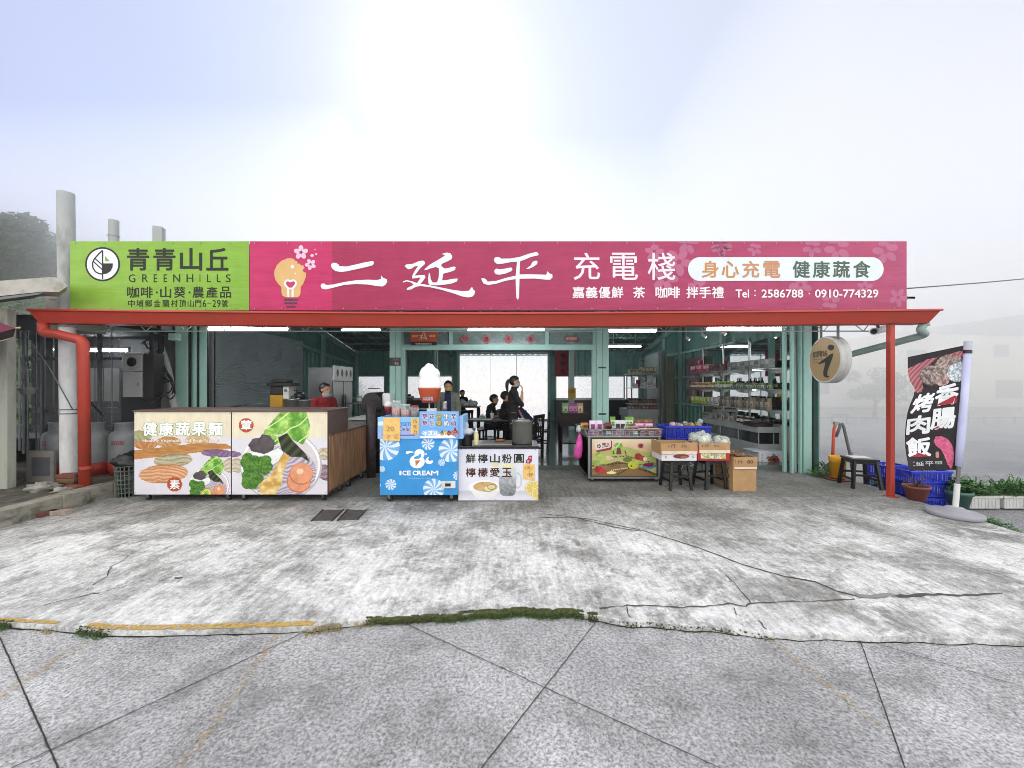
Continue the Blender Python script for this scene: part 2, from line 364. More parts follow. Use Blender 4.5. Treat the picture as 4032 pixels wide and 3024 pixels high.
def ground_mat(kind):
    m = bpy.data.materials.new('concrete_' + kind); m.use_nodes = True; t = m.node_tree; b = t.nodes['Principled BSDF']
    n_ = t.nodes.new; l_ = t.links.new
    tcn = n_('ShaderNodeTexCoord'); src = tcn.outputs['Object']
    def noise(scale, sc=(1, 1, 1), det=6, ro=0.6, dist=0.0, loc=(0, 0, 0), rz=0):
        mp = n_('ShaderNodeMapping'); mp.inputs['Scale'].default_value = sc; mp.inputs['Location'].default_value = loc; mp.inputs['Rotation'].default_value = (0, 0, rz); l_(src, mp.inputs[0])
        n = n_('ShaderNodeTexNoise'); n.inputs['Scale'].default_value = scale; n.inputs['Detail'].default_value = det; n.inputs['Roughness'].default_value = ro; n.inputs['Distortion'].default_value = dist
        l_(mp.outputs[0], n.inputs['Vector']); return n.outputs[0]
    def rampv(x, p0, p1, a=0.0, b_=1.0):
        r = n_('ShaderNodeMapRange'); r.inputs[1].default_value = p0; r.inputs[2].default_value = p1; r.inputs[3].default_value = a; r.inputs[4].default_value = b_; r.clamp = True; l_(x, r.inputs[0]); return r.outputs[0]
    def mth(op, a, b_):
        q = n_('ShaderNodeMath'); q.operation = op
        for i, x in enumerate((a, b_)):
            if isinstance(x, (int, float)): q.inputs[i].default_value = x
            else: l_(x, q.inputs[i])
        return q.outputs[0]
    def mix(f, a, c, bl='MIX'):
        q = n_('ShaderNodeMixRGB'); q.blend_type = bl
        for i, x in enumerate((f, a, c)):
            if isinstance(x, (int, float)): q.inputs[i].default_value = x
            elif isinstance(x, tuple): q.inputs[i].default_value = (*x, 1)
            else: l_(x, q.inputs[i])
        return q.outputs[0]
    if kind == 'yard':
        base = mix(rampv(noise(1.1, (1, .8, 1), 7, 0.6), 0.36, 0.64), lin('a2a3a2'), lin('d9dada'))
        # rain-washed stains, damp blotches, faint broom strokes
        st = noise(1.5, (1, 1.1, 1), 10, 0.70, 0.3)
        base = mix(rampv(st, 0.47, 0.60, 0, .70), base, lin('6d6c68'))
        patch = noise(5, (1.2, .9, 1), 9, .75, 0.5, (3, 1, 0))
        base = mix(rampv(patch, 0.52, 0.66, 0, .65), base, lin('64635f'))
        base = mix(rampv(noise(3.2, (1, 1, 1), 8, .7, .6, (8, 3, 0)), 0.54, 0.66, 0, .7), base, lin('dcdddd'))
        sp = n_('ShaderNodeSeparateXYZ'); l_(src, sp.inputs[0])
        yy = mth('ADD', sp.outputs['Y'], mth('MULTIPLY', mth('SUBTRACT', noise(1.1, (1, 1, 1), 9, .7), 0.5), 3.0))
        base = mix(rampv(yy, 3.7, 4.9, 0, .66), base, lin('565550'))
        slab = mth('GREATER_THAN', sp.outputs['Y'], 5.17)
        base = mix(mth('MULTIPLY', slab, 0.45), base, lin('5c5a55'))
        fine = noise(30, (1, .06, 1), 3, .5); base = mix(0.16, base, mix(rampv(fine, .35, .65), lin('4a4a48'), lin('ffffff')), 'OVERLAY')
        fine2 = noise(70, (1, .8, 1), 6, .8); base = mix(0.34, base, mix(rampv(fine2, .3, .7), lin('303030'), lin('ffffff')), 'OVERLAY')
        mid = noise(24, (1, .75, 1), 10, .82, .2, (4, 7, 0)); base = mix(0.42, base, mix(rampv(mid, .36, .62), lin('38383a'), lin('ffffff')), 'OVERLAY')
        dk = noise(15, (1, .8, 1), 9, .8, .3, (9, 2, 0)); base = mix(rampv(dk, .56, .66, 0, .55), base, lin('5a5955'))
        bh = mth('ADD', mth('MULTIPLY', fine, 0.6), mth('MULTIPLY', fine2, 0.5)); bs = 0.4
    elif kind == 'road':
        base = mix(rampv(noise(.9, (1, 1, 1), 8, .65), 0.35, 0.65), lin('8e8f90'), lin('b8b9ba'))
        sp_ = noise(60, (1, 1, 1), 4, .85); base = mix(0.6, base, mix(rampv(sp_, .38, .60), lin('2c2b2c'), lin('f6f6f8')), 'OVERLAY')
        sp2 = noise(150, (1, 1, 1), 3, .8, 0, (5, 2, 0)); base = mix(rampv(sp2, .56, .68, 0, .75), base, lin('cbcbcc')); base = mix(rampv(sp2, .43, .34, 0, .7), base, lin('4c4c4b'))
        sp3 = noise(2.4, (1, 1, 1), 9, .72, .4, (1, 2, 0)); base = mix(rampv(sp3, .48, .64, 0, .5), base, lin('5c5b5a'))
        bh = mth('ADD', sp_, sp2); bs = 0.6
    else:
        base = mix(rampv(noise(.5, (1, 1, 1), 8, .65), 0.35, 0.65), lin('77787a'), lin('929396'))
        sp_ = noise(60, (1, 1, 1), 2, .8); base = mix(0.5, base, mix(rampv(sp_, .4, .6), lin('2c2b2c'), lin('e6e6e8')), 'OVERLAY'); bh = sp_; bs = .5
    l_(base, b.inputs['Base Color']); b.inputs['Roughness'].default_value = 0.85; b.inputs['Specular IOR Level'].default_value = 0.25
    bp = n_('ShaderNodeBump'); bp.inputs['Strength'].default_value = bs; bp.inputs['Distance'].default_value = 0.006; l_(bh, bp.inputs['Height']); l_(bp.outputs[0], b.inputs['Normal'])
    return m
YARD = ground_mat('yard'); ROADM = ground_mat('road'); LOTM = ground_mat('lot')

# --- yard slab with its broken front edge and sloping right side
edge = [(-900, 2440), (-300, 2447), (0, 2449), (150, 2458), (300, 2470), (410, 2482), (600, 2484), (800, 2480), (1000, 2474), (1230, 2466), (1330, 2452), (1458, 2437), (1600, 2432), (1740, 2424), (1823, 2420), (1900, 2410),
        (2000, 2404), (2150, 2406), (2280, 2410), (2335, 2424), (2399, 2437), (2480, 2446), (2560, 2450), (2700, 2462), (2820, 2468), (2927, 2482), (2980, 2490), (3100, 2496), (3220, 2500), (3383, 2503), (3600, 2508), (3800, 2514), (4032, 2521), (4400, 2530)]
front = []
random.seed(3)
for i in range(len(edge) - 1):
    a, b = G(*edge[i]), G(*edge[i + 1]); n = max(1, int((b - a).length / 0.05))
    for k in range(n):
        p = a.lerp(b, k / n); j = 0.004 if edge[i][0] < 1230 else 0.006; p.y += (0 if edge[i][0] < 1230 else .022) * mnoise.noise(Vector((p.x * 6, 0, 0)))
        front.append((p.x, p.y + random.uniform(-j, j)))
b = G(*edge[-1]); front.append((b.x, b.y))
outline = front + [(5.25, 2.6), (5.22, 3.4), (5.18, 3.95), (5.24, 4.6), (5.28, 5.15), (5.36, 5.6), (5.5, 6.84), (-5.42, 6.84), (-5.45, 5.4), (-5.40, 4.0), (-5.36, 2.4)]
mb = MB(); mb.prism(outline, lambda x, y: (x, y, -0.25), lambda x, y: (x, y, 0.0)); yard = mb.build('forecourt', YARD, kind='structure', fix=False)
# --- road
mb = MB(); mb.box((-60, -30, -0.4), (60, 2.62, -0.035)); road = mb.build('road', ROADM, kind='structure')
tar = mat('joint_dark', '2e2d2d', rough=0.8); 
def strip(mb, pts, w, z, mi=0, jit=0.0):
    q = [Vector((p[0], p[1], z)) for p in pts]; L_ = []; R_ = []
    for i, p in enumerate(q):
        d = (q[min(i + 1, len(q) - 1)] - q[max(i - 1, 0)]).normalized(); n = Vector((-d.y, d.x, 0)); ww = (w[i] if isinstance(w, list) else w) * (1 + random.uniform(-jit, jit))
        L_.append(p + n * ww / 2); R_.append(p - n * ww / 2)
    k = len(q); mb.add(L_ + R_, [(i, i + 1, k + i + 1, k + i) for i in range(k - 1)], mi)
def gline(a, b, z, n=12, jit=0.0):
    A, B = G(*a, z), G(*b, z); return [(A.x + (B.x - A.x) * i / n + random.uniform(-jit, jit), A.y + (B.y - A.y) * i / n + random.uniform(-jit, jit)) for i in range(n + 1)]
mb = MB()
for k, (a, b, w) in enumerate((((0, 2512), (240, 3050), .006), ((1230, 2476), (-200, 3140), .005), ((1586, 2452), (2950, 3080), .004), ((2350, 2446), (1870, 3060), .0045), ((3381, 2508), (3575, 3060), .005), ((3330, 2500), (4200, 2760), .004))):
    strip(mb, gline(a, b, -.033, 90, .0012), w, -0.0305 + 0.0006 * k, 0, .3)
jt = mb.build('joint', tar, road)
yel = bpy.data.materials.new('worn_yellow_paint'); yel.use_nodes = True; t = yel.node_tree; bs_ = t.nodes['Principled BSDF']; bs_.inputs['Base Color'].default_value = (*lin('b59650'), 1); bs_.inputs['Roughness'].default_value = .8
nn = t.nodes.new('ShaderNodeTexNoise'); nn.inputs['Scale'].default_value = 40; nn.inputs['Detail'].default_value = 8; tcn = t.nodes.new('ShaderNodeTexCoord'); t.links.new(tcn.outputs['Object'], nn.inputs['Vector'])
rr = t.nodes.new('ShaderNodeMapRange'); rr.inputs[1].default_value = .46; rr.inputs[2].default_value = .80; rr.inputs[3].default_value = 0; rr.inputs[4].default_value = .85; t.links.new(nn.outputs[0], rr.inputs[0]); t.links.new(rr.outputs[0], bs_.inputs['Alpha'])
yel2 = yel.copy(); yel2.name = 'yellow_edge_paint'; [setattr(n.inputs[4], 'default_value', 1.0) or setattr(n.inputs[1], 'default_value', .36) or setattr(n.inputs[2], 'default_value', .50) for n in yel2.node_tree.nodes if n.type == 'MAP_RANGE']
mb = MB()
strip(mb, gline((350, 2525), (-80, 2790), -.031, 8), .07, -.0265); strip(mb, gline((1095, 2500), (690, 3060), -.031, 8), .05, -.0265); strip(mb, gline((3030, 2515), (3460, 2860), -.031, 8), .045, -.0265)
mb.build('painted_line', yel, road)
mb = MB()
e2 = [(q[0], q[1]) for q in front if G(330, 2470).x < q[0] < G(1235, 2466).x]
strip(mb, [(x, y + .028) for x, y in e2], .05, .004); 
strip(mb, [(q[0], q[1] + .02) for q in front if q[0] < G(200, 2470).x and q[0] > -5.3], .03, .004)
mb.build('painted_edge', yel2, yard)
# cracks and the long patched trench
cr_m = mat('dark_crack_filler', '4a4845', rough=0.9, var=.25, scale=20); cr_g = mat('grey_mortar_patch', '7f807e', rough=0.9)
rc = cv(2016, 1850, 1.097)
mb = MB()
def crack(pts, w, mi=0, z=.003, jit=.012, wj=.5):
    q = [G(*p) for p in pts]; o = []
    for i in range(len(q) - 1):
        n = max(2, int((q[i + 1] - q[i]).length / .04))
        for k in range(n):
            p = q[i].lerp(q[i + 1], k / n); o.append((p.x + random.uniform(-jit, jit), p.y + random.uniform(-jit, jit)))
    o.append((q[-1].x, q[-1].y)); ww = [w * (1 + random.uniform(-wj, wj)) for _ in o] if not isinstance(w, tuple) else [(w[0] + (w[1] - w[0]) * i / len(o)) * (1 + random.uniform(-wj, wj)) for i in range(len(o))]
    strip(mb, o, ww, z, mi)
crack(rc([(130, 190), (330, 213), (400, 228), (560, 262), (800, 335), (1000, 412), (1180, 462), (1240, 472), (1310, 485), (1400, 523), (1490, 546)]), (.009, .02), 0, .003, .004, .3)
crack(rc([(120, 206), (280, 208), (440, 248), (560, 266)]), .014, 0, .0035, .004)
crack(rc([(1490, 546), (1560, 550), (1620, 540), (1660, 545)]), .045, 1, .004, .003, .2)
crack(rc([(1660, 548), (1720, 545), (1800, 540), (1850, 540), (1920, 545), (2000, 542), (2080, 538), (2120, 534)]), (.035, .008), 0, .0045, .006, .45)
for c, w in (([(375, 600), (500, 588), (600, 590), (740, 596), (880, 590), (940, 580), (1010, 590), (1030, 578), (1140, 572), (1300, 570), (1480, 560)], .009), ([(1030, 578), (1000, 535), (960, 490), (920, 455)], .006),
             ([(500, 592), (505, 625), (512, 640)], .006), ([(1065, 650), (1085, 680), (1100, 690)], .007), ([(960, 600), (970, 630)], .005), ([(800, 130), (770, 100), (740, 75)], .006), ([(700, 180), (560, 160)], .004)):
    crack(rc(c), w, 0, .005, .007)
lc = cv(0, 1850, 1.097)
for c, w in (([(185, 588), (260, 568), (330, 556), (400, 535), (430, 534)], .009), ([(400, 500), (430, 480), (460, 462), (480, 420), (530, 395), (555, 370)], .006), ([(750, 470), (790, 468)], .02), ([(430, 534), (560, 500), (620, 480)], .004)):
    crack(lc(c), w, 0, .005, .006)
mb.build('crack', [cr_m, cr_g], yard)
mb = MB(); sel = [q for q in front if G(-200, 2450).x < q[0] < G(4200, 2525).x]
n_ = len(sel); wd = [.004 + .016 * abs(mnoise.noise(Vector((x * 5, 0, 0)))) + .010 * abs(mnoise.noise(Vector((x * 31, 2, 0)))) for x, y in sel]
mb.add([(x, y + .012, -.0325) for x, y in sel] + [(x, y - w_, -.0325) for (x, y), w_ in zip(sel, wd)], [(i, i + 1, n_ + i + 1, n_ + i) for i in range(n_ - 1)]); mb.build('edge_gap_shadow', mat('gap_shadow', '22211d', rough=.95, var=.4, scale=30), road)  # dark strip on the road, paints the shadow in the crevice below the slab
# slab joint of the covered strip
# floor inside, the step in front of it
FL = mat('shop_floor_paint', '5e6664', rough=0.12, var=0.15, scale=2, dirt=('3c4240', 1.5, .5))
mb = MB(); mb.box((-6.6, 6.84, -0.3), (5.4, 15.95, 0.08)); mb.build('floor', FL, kind='structure')
# lower ground right of the yard, raised strip on the left, valley behind
mb = MB(); nx, ny = 40, 40
mb = MB()
def terr(x, y):
    z = -0.22
    if y > 16.3 and x < 8 + (y - 16.3) * .9: z -= min(140, (y - 16.3) * .9)
    elif y > 40: z -= min(30, (y - 40) * .5)
    if x < -12 and y < 40: z = max(z, -0.22 + min(9, (-12 - x) * .45 * max(0, min(1, (y - 8) / 10)))) if y > 8 else z
    if y < 2.7: z = -0.42
    return z + 0.02 * mnoise.noise(Vector((x * 3, y * 3, 0)))
xs = [-400, -200, -100, -60, -40, -30, -24, -18, -14, -12, -10, -8, -7, -6, -5, 0, 4, 5.0, 5.3, 5.8, 6.4, 7, 7.9, 8.1, 10, 14, 20, 30, 45, 70, 120, 400]
ys = [-60, -10, 2.6, 2.65, 3, 3.4, 3.8, 4.2, 4.6, 5, 5.4, 5.8, 6.3, 7, 8, 10, 12, 14, 15.5, 16.2, 16.4, 18, 20, 24, 30, 38, 45, 60, 90, 150, 300, 700]
vs = [(x, y, terr(x, y)) for y in ys for x in xs]; w = len(xs)
mb.add(vs, [(j * w + i, j * w + i + 1, (j + 1) * w + i + 1, (j + 1) * w + i) for j in range(len(ys) - 1) for i in range(w - 1)], 0, True)
mb.build('ground', LOTM, kind='structure')
SOIL = mat('raised_soil', '4b473e', rough=.95, var=.3, scale=5, bump=.6, bscale=12, dirt=('7d7a70', 7, .6))
mb = MB(); mb.box((-9.5, 2.2, -0.3), (-5.56, 8.2, 0.155)); mb.build('raised_strip', SOIL, kind='structure')
KERB = mat('kerb_concrete', '8d8b80', rough=.9, var=.2, scale=6, bump=.5, bscale=18, dirt=('3d3b33', 5, .85), streak=(1, 1, 1.6))
mb = MB()
for k in range(12):
    a = 2.2 + k * .3; mb.box((-5.555, a, -.2), (-5.37 + .008 * math.sin(k * 3.3), a + .3, .185 + .004 * math.sin(k * 1.7)), bev=.012)
mb.build('kerb', KERB, kind='structure')
# drain cover pair
IRON = mat('rusty_cover_iron', '4a4542', rough=.7, var=.2, scale=14, dirt=('332e2b', 9, .5))
dc = cv(1100, 1850, 3.16)
mb = MB()
for q in ([(410, 635), (655, 632), (785, 502), (548, 502)], [(728, 632), (972, 620), (1075, 505), (852, 498)]):
    pts = [G(*p) for p in dc(q)]
    mb.prism([(p.x, p.y) for p in pts], lambda x, y: (x, y, -.02), lambda x, y: (x, y, .006), 0)
    c = sum(pts, Vector()) / 4
    for s_ in (-1, 1): mb.cyl((c.x + s_ * .05, c.y, .004), (c.x + s_ * .05, c.y, .010), .008, n=8)
t_ = thing('drain_cover', 'pair of rusty iron drain lids set in the concrete yard', 'drain cover', (G(*dc([(690, 570)])[0])[:2]) + (0,)); mb.build('lid', IRON, t_)
mb = MB()
for q in ([(400, 640), (540, 500)], [(655, 640), (800, 495)], [(722, 638), (852, 494)], [(975, 622), (1085, 500)]):
    a, b = [G(*p) for p in dc(q)]; mb.bar((a.x, a.y, .005), (b.x, b.y, .005), .012, .012)
mb.build('frame', BLK, t_)

# moss, weeds along the broken edge
random.seed(11)
MOSS = mat('moss', '46502a', rough=.95, var=.5, scale=60, dirt=('2a2418', 40, .7))
DRYG = mat('dry_grass', '8f8157', rough=.9, var=.3)
mb = MB()
def onedge(u0, u1, n, dv=0):
    sel = [q for q in front if G(u0, 2450).x <= q[0] <= G(u1, 2450).x]
    return [random.choice(sel) for _ in range(n)] if sel else []
for (u0, u1, n, up_) in ((1780, 2345, 2200, .026), (340, 480, 160, .008), (1440, 1800, 700, .012), (-20, 60, 120, .01), (2400, 3000, 120, .004)):
    for x, y in onedge(u0, u1, n):
        x += random.uniform(-.03, .03); q_ = random.random(); dy = random.uniform(-.02, up_); y += dy; z = .001 if dy > .004 else random.uniform(-.033, -.004); r = random.uniform(.003, .0075); h = random.uniform(.003, .010)
        mb.lathe([(r, 0), (r * .7, h * .7), (0.0001, h)], (x, y, z), 5)
for (u0, u1, wd) in ((1840, 2340, .014), (1440, 1840, .004)):
    sel = [q for q in front if G(u0, 2450).x <= q[0] <= G(u1, 2450).x]; n_ = len(sel)
    tp = [(x, y + .004 + wd * (.35 + .65 * abs(mnoise.noise(Vector((x * 9, 0, 1))))) * min(1, 4 * i / n_, 4 * (n_ - i) / n_ + .1), .0025) for i, (x, y) in enumerate(sel)]
    ed = [(x, y - .003, .0028) for x, y in sel]; bt = [(x, y - .005 - .012 * abs(mnoise.noise(Vector((x * 14, 3, 1)))), -.0335) for x, y in sel]
    mb.add(tp + ed + bt, [(k * n_ + i, k * n_ + i + 1, (k + 1) * n_ + i + 1, (k + 1) * n_ + i) for k in range(2) for i in range(n_ - 1)], 0, True)
mb.build('moss', MOSS, kind='stuff', label='strip of green moss along the broken concrete edge')
mb = MB(); mbd = MB()
for (u0, u1, n, dry, hh) in ((350, 480, 150, 0, .022), (1240, 1370, 110, 1, .055), (1400, 1470, 60, 1, .05), (1720, 2320, 500, 0, .03), (180, 260, 40, 1, .03), (-30, 60, 60, 0, .03)):
    for x, y in onedge(u0, u1, n):
        x += random.uniform(-.03, .03); y += random.uniform(-.04, .01); a = random.uniform(0, 2 * pi); l = random.uniform(.4, 1) * hh; b = Vector((x, y, -.035))
        d = Vector((cos(a), sin(a), 0)); s_ = Vector((-sin(a), cos(a), 0)) * .0018; m1 = b + d * l * .35 + Vector((0, 0, l * .7)); tp = b + d * l * .9 + Vector((0, 0, l * .9))
        (mbd if dry else mb).add([b - s_, b + s_, m1 + s_, m1 - s_, tp], [(0, 1, 2, 3), (3, 2, 4)])
mb.v and mb.build('grass', LEAF, kind='stuff', label='short green weeds growing in the gap before the yard'); mbd.build('dry_grass', DRYG, kind='stuff', label='dry straw-coloured weeds at the end of the yellow edge')
# ================================================================ SHOP BUILDING
shop = thing('shop_building', 'single-storey teal metal shop with red gutter and wide open front', 'shop building', (0, 6.84, 0))
BY = 15.7; LX = -6.41; RX = 5.3; EY = 5.15; FY = 6.85
def roofz(y): return 2.62 + (y - EY) * .235 if y < 10.4 else 3.85 - (y - 10.4) * .19
def corr(mb, p0, du, dv, nu, pitch, depth, nrm, mi=0):
    """trapezoid-ribbed sheet: p0 origin, du direction of ribs spacing, dv full vector of rib length"""
    p0 = Vector(p0); du = Vector(du); dv = Vector(dv); nrm = Vector(nrm); L0 = du.length; u_ = du.normalized(); t = 0; prof = [(0, 0)]
    while t < L0:
        for a, d in ((pitch * .60, 0), (pitch * .68, depth), (pitch * .92, depth), (pitch, 0)): prof.append((min(L0, t + a), d))
        t += pitch
    A = [p0 + u_ * a + nrm * d for a, d in prof]; B = [p + dv for p in A]; k = len(A)
    mb.add(A + B, [(i, i + 1, k + i + 1, k + i) for i in range(k - 1)], mi)
# roof
mb = MB()
corr(mb, (-6.45, 5.34, roofz(5.34) + .04), (12.05, 0, 0), (0, 10.4 - 5.34, 3.89 - roofz(5.34)), 0, .25, .03, (0, 0, 1))
corr(mb, (-6.45, 10.4, 3.93), (11.9, 0, 0), (0, 5.9, -.19 * 5.9), 0, .25, .03, (0, 0, 1))
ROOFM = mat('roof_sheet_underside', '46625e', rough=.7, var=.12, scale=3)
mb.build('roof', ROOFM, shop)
# side walls
mb = MB(); corr(mb, (LX, FY + .1, .08), (0, BY - FY - .1, 0), (0, 0, 2.45), 0, .25, .035, (1, 0, 0))
ys_ = [FY + .1, 8.5, 10.4, 12.5, BY]
mb.add([(LX - .012, y, 0.0) for y in ys_] + [(LX - .012, y, roofz(y) + .05) for y in ys_], [(i, i + 1, 6 + i, 5 + i) for i in range(4)])
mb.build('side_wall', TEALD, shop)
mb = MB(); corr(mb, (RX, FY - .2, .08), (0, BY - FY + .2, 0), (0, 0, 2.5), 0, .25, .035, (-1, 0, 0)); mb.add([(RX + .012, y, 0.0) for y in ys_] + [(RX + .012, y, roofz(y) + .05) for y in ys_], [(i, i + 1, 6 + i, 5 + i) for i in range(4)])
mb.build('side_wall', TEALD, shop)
# girts, posts, rafters
mb = MB()
for y in (12.84,):
    mb.box((LX + .03, y, .08), (LX + .13, y + .12, roofz(y)))
mb.box((LX + .04, BY - .12, .08), (LX + .16, BY - .01, roofz(BY)))
mb.bar((LX + .08, 11.0, 2.76), (LX + .08, BY, 2.30), .06, .09); mb.bar((LX + .09, 7.0, 1.0), (LX + .09, BY, 1.0), .05, .05)
mb.bar((LX + .09, 10.4, 3.72), (LX + .09, BY, 2.70), .10, .14); mb.bar((LX + .09, 7.0, 2.95), (LX + .09, 10.4, 3.72), .10, .14)
mb.bar((RX - .09, 10.4, 3.72), (RX - .09, BY, 2.70), .10, .14); mb.bar((RX - .09, 7.0, 2.95), (RX - .09, 10.4, 3.72), .10, .14)
for y in (9.5, 11.9, 13.2): mb.box((RX - .12, y, .08), (RX - .036, y + .10, roofz(y)))
for z in (.95, 1.75, 2.5): mb.bar((RX - .07, 9.0, z), (RX - .07, BY, z), .05, .06)
mb.box((RX - .16, BY - .14, .08), (RX - .037, BY - .01, roofz(BY)))
mb.build('wall_frame', TEAL, shop)
mb = MB()
for x in (-2.45, 1.75):
    mb.bar((x, 5.3, 2.62), (x, 10.4, 3.74), .10, .16); mb.bar((x, 10.4, 3.74), (x, BY, 2.74), .10, .16)
for y in (6.3, 7.6, 9.0, 10.3, 11.7, 13.0, 14.4):
    z = roofz(y) - .03; mb.bar((-6.3, y, z), (RX - .05, y, z), .06, .05)
    if y in (7.6, 9.0, 11.7, 13.0, 14.4): mb.bar((-6.3, y, z - .22), (RX - .05, y, z - .22), .025, .025)
    if y in (9.0, 11.7, 13.0, 14.4):
        n = 26
        for i in range(n):
            x0 = -6.3 + i * 11.5 / n; mb.bar((x0, y, z), (x0 + .22, y, z - .22), .012); mb.bar((x0 + .22, y, z - .22), (x0 + .44, y, z), .012)
mb.build('rafter', mat('rafter_paint', '5f857e', rough=.5, var=.1), shop)
# the light truss that runs under the gutter
mb = MB(); Y = 5.55
for (y, vb) in ((5.55, 1304),):
    zb = Z(vb, y); zt = Z(1277, y)
    mb.cyl((X(375, y), y, zb), (X(3420, y), y, zb), .009, n=8); mb.cyl((X(300, y), y + .02, zt), (X(3600, y), y + .02, zt), .012, n=8)
    u = 260
    while u < 3440:
        for s_, k in ((-1, 30), (1, 26)): mb.cyl((X(u, y), y, zb), (X(u + s_ * k, y), y + .02, zt), .0065, n=6)
        u += 157
mb.build('truss', mat('truss_paint', 'a9c0b6', rough=.5), shop)
# canopy underside plates near the eave
mb = MB(); mb.box((X(180, 5.3), 5.30, 2.42), (X(3640, 5.3), 5.36, 2.49)); mb.build('eave_beam', RED, shop)
# gutter
mb = MB(); gl, gr = X(160, EY), X(3650, EY)
def gut(x, flare, dz): # section points at x
    return [(x + flare * 1.0, EY - .115, 2.507 + dz), (x + flare * 1.0, EY - .13, 2.483 + dz), (x + flare * .75, EY - .10, 2.475 + dz), (x, EY - .02, 2.335 + dz), (x, EY + .14, 2.335 + dz), (x, EY + .14, 2.50 + dz), (x, EY + .13, 2.50 + dz), (x, EY + .13, 2.345 + dz), (x, EY - .01, 2.345 + dz), (x + flare * .7, EY - .09, 2.478 + dz), (x + flare, EY - .105, 2.507 + dz)]
secs = []; n = 30
for i in range(n + 1):
    t = i / n; x = gl + (gr - gl) * t; fl = -.04 if i == 0 else (.085 if i == n else 0); secs.append(gut(x, fl, -.045 * sin(pi * t)))
k = len(secs[0]); mb.add([p for s_ in secs for p in s_], [(i * k + j, i * k + (j + 1) % k, (i + 1) * k + (j + 1) % k, (i + 1) * k + j) for i in range(n) for j in range(k)], 0)
for s_ in (secs[0], secs[-1]): mb.add(s_[:6], [list(range(6))])
mb.build('gutter', RED, shop)
# red post, left red downpipes, right green downpipe
mb = MB(); x = X(3507, 5.2); mb.box((x - .032, 5.17, 0.0), (x + .032, 5.235, 2.36), bev=.006); mb.box((x - .06, 5.14, .0), (x + .06, 5.26, .008)); mb.build('post', RED, shop)
lp = cv(0, 1250, 1.9517)
def pipe(pts, Ys, r, name, m, coll=()):
    mb = MB(); raw = [P(u, v, y) for (u, v), y in zip(pts, Ys)]; out_ = [raw[0]]
    for i in range(1, len(raw) - 1): # rounded elbows
        a, b, c = raw[i - 1], raw[i], raw[i + 1]; d = min(.07, (b - a).length * .45, (c - b).length * .45)
        p, q = b + (a - b).normalized() * d, b + (c - b).normalized() * d
        for t in (0, .25, .5, .75, 1): out_.append(p * (1 - t) ** 2 + b * 2 * t * (1 - t) + q * t * t)
    out_.append(raw[-1]); mb.tube(out_, r, 16)
    for (u, v, y) in coll: c = P(u, v, y); mb.cyl(c - Vector((0, 0, .02)), c + Vector((0, 0, .02)), r * 1.12, n=16)
    return mb.build(name, m, shop)
pipe(lp([(335, 40), (335, 120), (440, 128), (640, 178), (655, 1330)]), [5.15, 5.15, 5.10, 5.05, 5.05], .060, 'downpipe', RED, [(350 - 10, 1290 + 550, 5.05)])
pipe(lp([(612, 210), (635, 1320)]), [5.12, 5.10], .030, 'downpipe', RED)
GPI = mat('green_grey_pipe', '8fa39b', rough=.45, var=.1)
pipe([(3640, 1272), (3622, 1300), (3650, 1316), (3340, 1398), (3215, 1440), (3212, 1850)], [5.2, 5.2, 5.25, 6.0, 6.75, 6.75], .048, 'downpipe', GPI, [(3640, 1278, 5.2)])
# ---- back wall with its openings
def wallseg(mb, u0, u1, z0, z1, y=BY, t=.06): mb.box((X(u0, BY), y, z0), (X(u1, BY), y + t, z1))
mb = MB(); sill = Z(1570, BY); wt = Z(1480, BY); dt = Z(1384, BY); top = roofz(BY) + .06
opens = [(1407, 1516), (1602, 1782), (2187, 2345), (2375, 2460), (2466, 2524)]
us = [1392] + [x for o in opens for x in o] + [2535]
# below sills (not at the big opening), above windows
for a, b in ((1392, 1800), (2166, 2535)): wallseg(mb, a, b, .08, sill - .02)
for a, b in ((1392, 1800), (2166, 2535)):
    corr(mb, (X(a, BY), BY, wt), (X(b, BY) - X(a, BY), 0, 0), (0, 0, top - wt), 0, .25, .03, (0, -1, 0)); wallseg(mb, a, b, wt + .03, top, BY + .01)
wallseg(mb, 1800, 2166, dt, top)
for a, b in ((1392, 1407), (1516, 1602), (1782, 1800), (2166, 2187), (2345, 2375), (2524, 2535)): wallseg(mb, a, b, sill - .02, wt + .03)
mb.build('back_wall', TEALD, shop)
ALU = mat('aluminium_frame', '9fb3ad', rough=.35, metal=.3)
GL = glass_mat('clear_glass', alpha=0.03)
for a, b in opens:
    mb = MB(); x0, x1 = X(a, BY), X(b, BY)
    for p, q in (((x0, BY - .02, sill - .02), (x1, BY + .05, sill + .03)), ((x0, BY - .02, wt - .03), (x1, BY + .05, wt + .02)), ((x0, BY - .02, sill + .03), (x0 + .04, BY + .05, wt - .03)), ((x1 - .04, BY - .02, sill + .03), (x1, BY + .05, wt - .03))): mb.box(p, q)
    w_ = mb.build('window', ALU, shop); mb = MB(); mb.box((x0 + .04, BY + .02, sill + .03), (x1 - .04, BY + .026, wt - .03)); mb.build('pane', GL, w_)
mb = MB(); x0, x1 = X(1800, BY), X(2166, BY)
mb.box((x0, BY - .04, .08), (x0 + .10, BY + .08, dt)); mb.box((x1 - .10, BY - .04, .08), (x1, BY + .08, dt)); mb.box((x0 + .1, BY - .04, .08), (x1 - .1, BY + .08, .13)); mb.box((x0 + .1, BY - .04, dt - .05), (x1 - .1, BY + .08, dt))
for u in (1933, 2033): xx = X(u, BY); mb.box((xx - .012, BY - .01, .13), (xx + .012, BY + .03, dt - .05))
w_ = mb.build('sliding_door', TEAL, shop)
